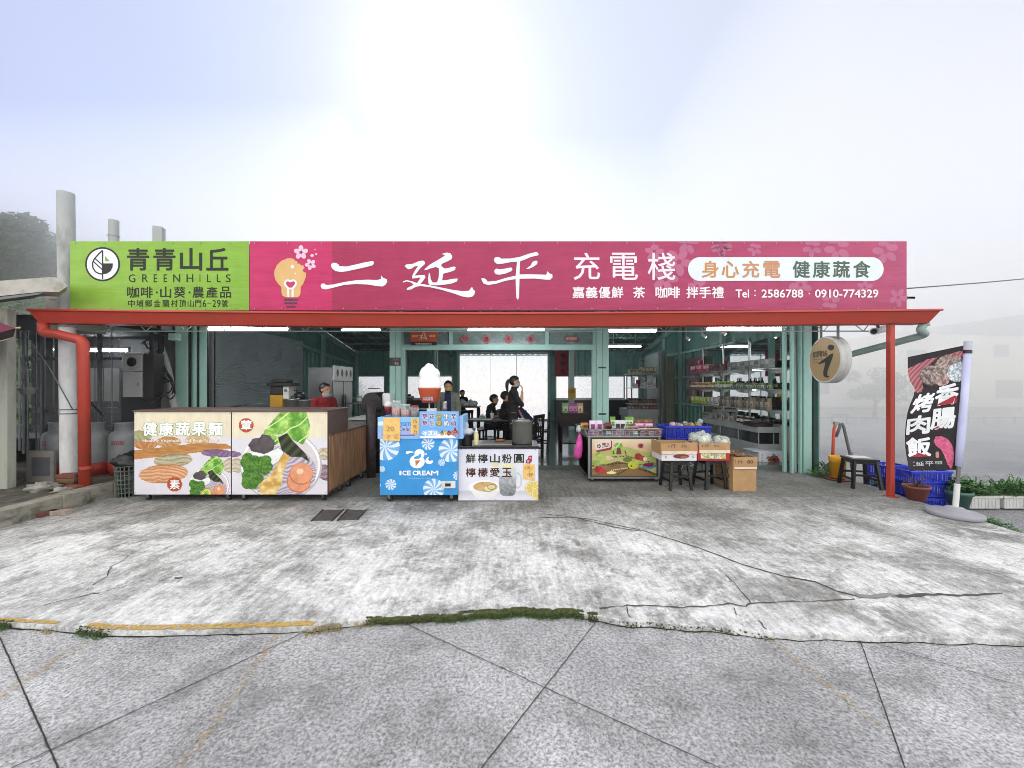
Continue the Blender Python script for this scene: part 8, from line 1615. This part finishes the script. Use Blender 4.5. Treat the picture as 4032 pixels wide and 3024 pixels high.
for v, h in ((1412, 6), (1615, 10), (1690, 14)): mb.box((X(60, 6.25), 6.25, Z(v + h, 6.25)), (X(470, 6.25), 6.29, Z(v - h, 6.25)))
for u in (90, 160, 385): mb.box((X(u, 6.22), 6.21, .4), (X(u + 10, 6.22), 6.25, 2.6))
mb.build('curtain_frame', GREYM, nb)
mb = MB(); mb.box((X(350, 7.3), 7.3, Z(1580, 7.3)), (X(470, 7.3), 7.32, Z(1450, 7.3))); mb.build('inner_window', mat('dim_window', '6f7072', rough=.3), nb)
mb = MB(); mb.box((X(20, 6.8), 6.6, Z(1720, 6.8)), (X(260, 6.8), 7.2, Z(1700, 6.8))); mb.box((X(30, 6.8), 6.65, .15), (X(60, 6.8), 7.1, Z(1720, 6.8))); mb.box((X(220, 6.8), 6.65, .15), (X(240, 6.8), 7.1, Z(1720, 6.8))); mb.build('bench', GREYM, nb)
tube_light(350, 510, 1381, 7.25, 'dim tube light reflecting behind the plastic curtain at the left')
# meter box, dark board, cables
y = 5.9; t = thing('meter_box', 'grey electric meter box with round dial window', 'meter box', P(522, 1480, y)); MBX = mat('meter_grey', '96989a', rough=.45, metal=.3, var=.08); G_ = cv(400, 1280, 3.16)
def bx(mb, x0, y0, x1, y1, d0, d1, mi=0, bev=0): (u0, v0), (u1, v1) = G_([(x0, y0), (x1, y1)]); mb.box((X(u0, y), y + d0, Z(v1, y)), (X(u1, y), y + d1, Z(v0, y)), mi, bev=bev)
mb = MB(); bx(mb, 262, 365, 500, 574, 0, .2, 0, .004); bx(mb, 262, 580, 500, 896, 0, .2, 0, .004); bx(mb, 250, 352, 510, 366, -.02, .22); mb.build('casing', MBX, t)
mb = MB(); c = P(*G_([(378, 458)])[0], y); mb.cyl(c + Vector((0, -.012, 0)), c, .07, n=28); mb.build('dial_window', DGL, t); mb = MB(); bx(mb, 330, 530, 422, 556, -.004, 0); c = P(*G_([(445, 732)])[0], y); mb.cyl(c + Vector((0, -.01, 0)), c, .024, n=16); mb.build('latch', STEEL, t)
mb = MB(); bx(mb, 502, 350, 632, 896, .02, .2); bx(mb, 578, 80, 608, 352, .05, .12); bx(mb, 405, 80, 485, 350, .25, .4); o = mb.build('junction_board', BLK, None); tag(o, 'black board and duct fixed right of the meter box', 'board')
mb = MB(); bx(mb, 680, 80, 782, 168, .2, .3, 0, .006); tag(mb.build('junction_box', TEAL), 'small pale green junction box under the truss', 'junction box')
def wires(name, lab, cat, lines, r, yy, m=WIRE, grp=None):
    mb = MB()
    for pts in lines:
        q = [P(*p, yy + .05 * (i % 2)) for i, p in enumerate(G_(pts))]; sm_ = []
        for i in range(len(q) - 1):
            p0, p1, p2, p3 = q[max(i - 1, 0)], q[i], q[i + 1], q[min(i + 2, len(q) - 1)]
            for k in range(5): t_ = k / 5; sm_.append(.5 * ((2 * p1) + (p2 - p0) * t_ + (2 * p0 - 5 * p1 + 4 * p2 - p3) * t_ ** 2 + (3 * p1 - p0 - 3 * p2 + p3) * t_ ** 3))
        sm_.append(q[-1]); mb.tube(sm_, r, 7)
    tag(mb.build(name, m), lab, cat, grp)
wires('cable_coil', 'tangle of black cables hanging in loops beside the teal doors', 'cable', [[(500, 230), (560, 190), (640, 180), (700, 220), (720, 290), (700, 380), (740, 500), (820, 620), (880, 720), (910, 820), (900, 880), (850, 920), (790, 860), (740, 760), (700, 640), (680, 480), (640, 340), (620, 220)], [(610, 300), (650, 420), (720, 560), (780, 660), (850, 700), (880, 760), (850, 830), (790, 840), (750, 790), (770, 720), (830, 700)], [(530, 200), (570, 280), (680, 350), (740, 420), (800, 560), (870, 660), (900, 760), (880, 860)]], .011, 6.1)
wires('cable', 'black cable curving from the meter board down to the post', 'cable', [[(510, 910), (560, 950), (630, 962), (700, 940), (760, 880), (800, 820)]], .014, 5.85)
wires('conduit_pipe', 'grey pipe leaning diagonally behind the cable tangle', 'pipe', [[(640, 110), (720, 240), (790, 420), (850, 640), (880, 900), (930, 1060)]], .05, 6.3, mat('pale_conduit', '9a9a96', rough=.6))
# poles
POLE = mat('mossy_white_pole', 'b2b5b5', rough=.8, var=.1, scale=4, dirt=('77786c', 4, .75), streak=(1.6, 1.6, .5)); WPOLE = mat('white_painted_pole', 'd6d7d8', rough=.6, var=.05, dirt=('9a9a96', 5, .5), streak=(1.5, 1.5, .4))
y = 5.3; t = thing('concrete_pole', 'tall weathered round pole rising left of the green banner', 'pole', (X(272, 5.1), 5.1, .17)); mb = MB(); r = .088; b0 = Vector((X(272, y), y, .3)); tp = Vector((X(259, y), y, Z(760, y)))
mb.cyl(b0.lerp(tp, .52), tp, r * 1.0, r, 24); mb.build('upper_pole', POLE, t); mb = MB(); mb.cyl(b0, b0.lerp(tp, .519), r * .98, r * .98, 24); mb.build('lower_pole', WPOLE, t)
mb = MB(); 
for v in (1612, 1628, 1322): c = Vector((X(270, y), y, Z(v, y))); mb.lathe([(r + .002, -.006), (r + .006, 0), (r + .002, .006)], c, 24)
mb.bar((X(262, y), y - r - .004, Z(1628, y)), (X(262, y), y - r - .004, Z(1612, y)), .006); mb.build('wire_band', GREYM, t)
for (u, v, w, sq, lab) in ((448, 868, .095, 0, 'round concrete pole stub showing above the green banner'), (612, 889, .10, 1, 'square concrete post stub showing above the green banner')):
    y = 5.62 + sq * .3; t = thing('pole_stub', lab, 'pole', (X(u, y), y, .1)); mb = MB()
    if sq: mb.box((X(u, y) - w * .95 / 1.6, y, 2.66), (X(u, y) + w * .95 / 1.6, y + .12, Z(v, y)), bev=.006, rot=Matrix.Rotation(R(20), 3, 'Z'))
    else: mb.cyl((X(u, y), y, 2.66), (X(u, y), y, Z(v, y)), w * .62, n=20); mb.tube([(X(u, y) + cos(a_) * .065, y + sin(a_) * .065, Z(930, y)) for a_ in np.linspace(0, 6.28, 16)[:-1]], .004, 6, 0, closed=True)
    mb.build('shaft', POLE, t)
# gas bottles
GB = mat('white_gas_bottle', '84878a', rough=.45, var=.08, dirt=('6b6c6c', 5, .5)); GBR = mat('red_gas_base', '9c2f22', rough=.5, var=.1)
for (u, y, lab, pipe_) in ((236, 5.75, 'white gas bottle half hidden behind the round pole', 0), (376, 5.85, 'white gas bottle behind the red downpipe', 0), (492, 5.9, 'white gas bottle with red digits behind the left counter', 1)):
    c = Vector((X(u, y), y, .155)); h = Z(1697, y) - .155; r = .185; t = thing('gas_bottle', lab, 'gas bottle', c, 'gas bottles on the raised strip'); mb = MB(); mb.lathe([(r * .98, .18), (r, .2), (r, h - .08), (r * .9, h - .02), (r * .5, h + .02), (.001, h + .03)], c, 30); mb.build('cylinder', GB, t)
    mb = MB(); mb.lathe([(r * .92, 0), (r * .94, .05), (r * 1.0, .06), (r * 1.0, .19), (r * .97, .19)], c, 30); mb.build('base_ring', GBR, t); mb = MB(); mb.lathe([(r * .62, h), (r * .62, h + .11), (r * .66, h + .12), (r * .66, h + .13), (r * .58, h + .13), (r * .58, h)], c, 24, closed=True); mb.build('collar', GB, t); mb = MB(); mb.cyl(c + Vector((0, 0, h + .02)), c + Vector((0, 0, h + .09)), .02, n=10); mb.cyl(c + Vector((0, 0, h + .09)), c + Vector((0, 0, h + .10)), .035, n=12); mb.build('valve', STEEL, t)
    a = Art(lambda u_, v_, ly: c + Vector((sin(u_) * (r + .001), -cos(u_) * (r + .001), v_))); a.text('003285', -.1, h - .13, .75, h - .19, 'a33c38', 1, .03) if pipe_ else a.text('32', -.3, h - .13, .1, h - .19, 'a33c38', 1, .03); a.build('digits', t, print_mat('ink'))
wires('gas_hose', 'black gas hose sagging between the gas bottles and the basket', 'hose', [[(-340, 700), (-300, 720), (-240, 800), (-180, 900), (-120, 980), (-60, 1050), (20, 1130)]], .012, 5.6)
# hanging flower pot, bricks, stones, board, basket, umbrella
y = 5.75; c = P(109, 1545, y); t = thing('hanging_pot', 'small white flower pot hanging by three strings', 'hanging pot', c); mb = MB(); mb.lathe([(.07, -.0), (.095, .09), (.105, .09), (.105, .10), (.09, .10), (.06, .02), (.001, .02)], c + Vector((0, 0, -.03)), 24); mb.build('pot', WHT, t); mb = MB()
for k in (-1, 0, 1): mb.tube([c + Vector((.09 * k, .03 * (1 - abs(k)), .07)), P(109, 1430, y)], .004, 5)
mb.tube([P(109, 1430, y), P(109, 1330, y)], .004, 5); mb.build('string', GREYM, t)
wires_l = MB(); wires_l.tube([P(85, 1300, 5.2), P(190, 1440, 5.2), P(285, 1610, 5.2)], .006, 6); tag(wires_l.build('guy_rope', GREYM), 'thin grey rope running from the parasol tip to the pole', 'rope')
t = thing('parasol', 'tip of a maroon parasol with beige edging at the left edge', 'parasol', P(-200, 1330, 4.6)); y = 4.6; mb = MB(); c0 = P(-420, 1235, y + .3); rim = []
pts = [(62, 1293), (-40, 1318), (-260, 1330), (-700, 1330), (-900, 1300)]; A_ = [P(u, v, y - (0 if i in (0, 4) else .5)) for i, (u, v) in enumerate(pts)]; B_ = [P(62, 1293, y), P(-100, 1290, y + .9), P(-450, 1290, y + 1.3), P(-800, 1290, y + .9), P(-900, 1300, y)]
apex = P(-420, 1120, y + .3); mb.add([apex] + A_ + B_[1:-1][::-1], [(0, i, i + 1) for i in range(1, 5)] + [(0, 5, 6), (0, 6, 7), (0, 7, 8), (0, 8, 1)], 0); mb.build('canopy', mat('maroon_canvas', '6b1838', rough=.8, var=.15), t)
mb = MB(); dn = Vector((0, 0, -.10)); mb.add(A_[:5] + [p + dn + Vector((-.03, 0, 0)) for p in A_[:5]], [(i, i + 1, 6 + i, 5 + i) for i in range(4)]); mb.build('valance', mat('dark_valance', '241820', rough=.85), t); mb = MB(); mb.tube([p + dn for p in A_[:5]], .006, 6); mb.tube([A_[0], A_[0] + Vector((.05, 0, .01))], .012, 8); mb.build('edging', mat('beige_edging', 'b5a58a', rough=.8), t); mb = MB(); mb.cyl(apex, (apex.x, apex.y, .1), .025, n=12); mb.build('pole', GREYM, t)
BRK = mat('worn_brick', '7a4338', rough=.9, var=.25, scale=10, bump=.4, bscale=25, dirt=('4a4640', 6, .7)); MORT = mat('brick_with_mortar', '9a8a80', rough=.9, var=.25, scale=10, dirt=('c9c4bc', 7, .7))
def brick(lab, p, rz, m=BRK, s=(.19, .09, .055), grp='loose bricks by the kerb'):
    mb = MB(); mb.box(p - Vector((s[0] / 2, s[1] / 2, 0)), p + Vector((s[0] / 2, s[1] / 2, s[2])), bev=.008, rot=Matrix.Rotation(rz, 3, 'Z')); tag(mb.build('brick', m), lab, 'brick', grp)
brick('dark brick lying on the yard, left end of the row by the kerb', G(140, 2036), R(8)); brick('dark brick lying on the yard, in the middle of the row by the kerb', G(190, 2028), R(10)); brick('reddish brick with mortar on the yard by the kerb', G(235, 2026), R(8), MORT)
for k, (dx, dy, z) in enumerate(((0, 0, 0), (.02, -.01, .056), (-.01, .01, .112))): brick(('lowest', 'middle', 'top')[k] + ' brick of the small stack under the white pole', Vector((X(272, 5.14) + dx, 5.14 + dy, .156 + z)), R(5 * k), BRK if k != 1 else mat('ochre_brick', '6b5438', rough=.9, var=.3), (.22, .12, .055), 'bricks stacked under the pole')
brick('brick lying beside the foot of the red downpipe', Vector((X(302, 5.0), 4.98, .156)), R(-12), grp=None)
ROCK = mat('pale_rock', '96948c', rough=.9, var=.3, scale=8, bump=.6, bscale=14, dirt=('4a4840', 6, .7)); 
for (u, v, r, lab) in ((168, 1932, (.17, .12, .07), 'large pale rock on the raised strip'), (250, 1935, (.10, .08, .035), 'flat pale stone next to the large rock')): g = G(u, v, .155); mb = MB(); mb.blob(g + Vector((0, 0, r[2] * .5)), r, rough=.8, n=18, seed=u); tag(mb.build('rock', ROCK), lab, 'rock')
y = 5.35; t = thing('leaning_cabinet', 'old framed cabinet door leaning left of the gas bottle', 'cabinet door', (X(150, y), y, .155)); mb = MB(); L2 = cv(0, 1250, 1.9517); (u0, v0), (u1, v1) = L2([(200, 1025), (410, 1320)]); mb.box((X(u0, y), y, .156), (X(u1, y), y + .04, Z(v0, y)), bev=.006); mb.build('frame', mat('greyish_wood_frame', '7d7974', rough=.7, var=.15), t); mb = MB(); mb.box((X(u0, y) + .08, y - .003, .24), (X(u1, y) - .05, y, Z(v0, y) - .09)); mb.build('panel', mat('dull_panel', '55555a', rough=.6), t)
y = 5.25; c = Vector((X(512, y), y, 0)); t = thing('laundry_basket', 'tall green-grey lattice basket with black bag beside the left counter', 'basket', c); mb = MB(); r0, r1, h = .13, .155, Z(1832, y); n = 22
for i in range(n): a_ = 2 * pi * i / n; mb.bar(c + Vector((cos(a_) * r0, sin(a_) * r0, 0)), c + Vector((cos(a_) * r1, sin(a_) * r1, h)), .012, .006)
for k in range(8): q_ = k / 7; rr_ = r0 + (r1 - r0) * q_; mb.tube([c + Vector((cos(a_) * rr_, sin(a_) * rr_, h * q_ + .005)) for a_ in np.linspace(0, 2 * pi, 25)[:-1]], .006, 5, closed=True)
mb.lathe([(.001, .004), (r0, .004)], c, 20); mb.build('basket', mat('grey_green_plastic', '56605a', rough=.6), t); mb = MB(); mb.blob(c + Vector((0, 0, h + .05)), (.16, .15, .12), rough=.5, n=20, seed=4); mb.build('bag', BLK, t)

# ================================================================ FOGGY SURROUNDINGS
fh = thing('foggy_house', 'pale house wall fading into the fog beyond the flag', 'house', (25, 22, -.22)); y = 21.0; PW = mat('cream_plaster', 'dcd8c8', rough=.9, var=.06, scale=.5, dirt=('a8a698', .6, .5))
mb = MB(); d = D_
pl = D_([(195, 1130), (195, 260), (560, 235), (1100, 212), (1500, 225), (2600, 260), (2600, 1130)]); mb.prism(pl, lambda u, v: P(u, v, y), lambda u, v: P(u, v, y) + Vector((0, 8, 0))); mb.build('wall', PW, fh)
mb = MB(); pl = D_([(1140, 208), (1500, 100), (2100, 20), (2600, 10), (2600, 255), (1500, 222)]); mb.prism(pl, lambda u, v: P(u, v, y + .3), lambda u, v: P(u, v, y) + Vector((0, 8, 0))); mb.build('roof', mat('grey_roof_metal', '6b6e74', rough=.6), fh)
GWD = mat('grey_window', '4a4e54', rough=.3)
for (a0, b0, a1, b1) in ((230, 560, 300, 650), (665, 555, 795, 655), (870, 330, 1000, 425), (1510, 545, 1700, 675), (1500, 290, 1600, 380), (1540, 850, 1640, 960), (770, 790, 850, 905), (320, 790, 440, 930)):
    (u0, v0), (u1, v1) = D_([(a0, b0), (a1, b1)]); mb = MB(); mb.box((X(u0, y), y - .06, Z(v1, y)), (X(u1, y), y - .01, Z(v0, y))); w_ = mb.build('window', GWD, fh)
mb = MB(); (u0, v0), (u1, v1) = D_([(190, 738), (1718, 752)]); mb.box((X(u0, y), y - .5, Z(v1, y)), (X(u1 + 500, y), y - .02, Z(v0, y))); mb.build('awning_ledge', WP, fh)
fe = thing('fence', 'low pale fence in the fog before the far house', 'fence', (14, 17, -.22)); y = 17; mb = MB()
for u in range(3215, 4300, 60): mb = MB(); mb.bar((X(u, y), y, -.2), (X(u, y), y, Z(1640, y)), .05); mb.build('post', WP, fe)
mb = MB()
for v in (1645, 1690, 1730): mb.bar((X(3215, y), y, Z(v, y)), (X(4300, y), y, Z(v, y)), .04)
mb.build('rail', WP, fe)
BARK = mat('bark', '4a4238', rough=.9, var=.3)
def tree(label, base, h, cr, n, m, seed, ll=.16, grp=None, lobes=9):
    random.seed(seed); t = thing('tree', label, 'tree', base, grp); base = Vector(base); mb = MB(); top = base + Vector((0, 0, h * .62)); mb.tube([base, base + Vector((.1, 0, h * .3)), top], [h * .035, h * .025, h * .012], 8); L_ = []
    for k in range(lobes):
        a_ = k * 2.4; rr_ = cr * random.uniform(.25, .8); c = base + Vector((cos(a_) * rr_, sin(a_) * rr_, h * random.uniform(.45, .92))); L_.append((c, cr * random.uniform(.28, .48))); s0 = base + Vector((0, 0, h * random.uniform(.25, .5))); mb.tube([s0, s0.lerp(c, .5) + Vector((0, 0, .2)), c], [h * .014, h * .009, h * .004], 6)
    mb.build('trunk', BARK, t); mb = MB()
    for c, r in L_:
        for i in range(n // lobes):
            th = random.uniform(0, 2 * pi); u = random.uniform(-1, 1); q_ = math.sqrt(1 - u * u); rr_ = r * random.uniform(.55, 1.12); p = c + Vector((q_ * cos(th), q_ * sin(th), u * .75)) * rr_
            nrm_ = Vector((random.gauss(0, 1), random.gauss(0, 1), random.gauss(0, 1) + .6)).normalized(); a1 = nrm_.orthogonal().normalized() * ll * random.uniform(.6, 1.3); b1 = nrm_.cross(a1).normalized() * ll * .45; mb.add([p - a1, p + b1, p + a1, p - b1], [(0, 1, 2, 3)])
    mb.build('crown', m, t, fix=False); return t
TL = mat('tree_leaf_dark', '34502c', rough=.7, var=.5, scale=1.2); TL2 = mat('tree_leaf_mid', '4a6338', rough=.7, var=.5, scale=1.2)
g = P(3440, 1690, 19.5); tree('small bare-looking tree fading in the fog beyond the stool', (g.x, 19.5, -.22), 2.5, 1.3, 2600, TL2, 5, .08)
TRG = 'trees on the foggy slope at the left'
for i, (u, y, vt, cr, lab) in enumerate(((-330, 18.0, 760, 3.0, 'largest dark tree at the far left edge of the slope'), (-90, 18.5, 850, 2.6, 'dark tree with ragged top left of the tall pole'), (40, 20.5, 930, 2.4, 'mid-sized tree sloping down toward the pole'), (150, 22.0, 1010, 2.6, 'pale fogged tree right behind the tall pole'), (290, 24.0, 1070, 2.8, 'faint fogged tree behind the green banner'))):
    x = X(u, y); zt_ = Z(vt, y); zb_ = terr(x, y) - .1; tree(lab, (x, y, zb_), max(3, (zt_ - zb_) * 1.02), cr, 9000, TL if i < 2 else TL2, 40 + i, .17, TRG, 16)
mb = MB(); random.seed(77); n = 26000
for k in range(n):
    x = random.uniform(-45, -11); y = random.uniform(10.5, 34); z = terr(x, y) + random.random() ** 2 * 1.6; p = Vector((x, y, z)); nrm_ = Vector((random.gauss(0, 1), random.gauss(0, 1), random.gauss(0, 1) + .5)).normalized(); l = random.uniform(.12, .26); a1 = nrm_.orthogonal().normalized() * l; b1 = nrm_.cross(a1).normalized() * l * .5; mb.add([p - a1, p + b1, p + a1, p - b1], [(0, 1, 2, 3)])
mb.build('undergrowth', TL2, kind='stuff', label='dense undergrowth covering the foggy slope at the left', fix=False)

# ---------------------------------------------------------------- the air: thin haze everywhere, thick fog beyond the shop
def vol(name, mb, dens, lab):
    m = bpy.data.materials.new(name + '_air'); m.use_nodes = True; t = m.node_tree; t.nodes.clear(); o = t.nodes.new('ShaderNodeOutputMaterial'); v = t.nodes.new('ShaderNodeVolumePrincipled'); v.inputs['Color'].default_value = (1, 1, 1, 1); v.inputs['Density'].default_value = dens; v.inputs['Anisotropy'].default_value = .75
    t.links.new(v.outputs[0], o.inputs['Volume']); ob = mb.build(name, m, kind='stuff', label=lab); return ob
mb = MB(); mb.box((-150, -40, -45), (150, 170, 22)); vol('haze', mb, .0014, 'thin pale haze in the air around the whole place')
mb = MB(); mb.prism([(6.6, 8), (60, 8), (60, 44), (6.6, 44), (6.6, 27), (-6.9, 27), (-6.9, 44), (-60, 44), (-60, 15.5), (-6.9, 15.5), (-6.9, 17.6), (6.6, 17.6)], lambda x, y: (x, y, -30), lambda x, y: (x, y, 13)); vol('fog_bank', mb, .10, 'dense white fog bank drifting beyond the shop')
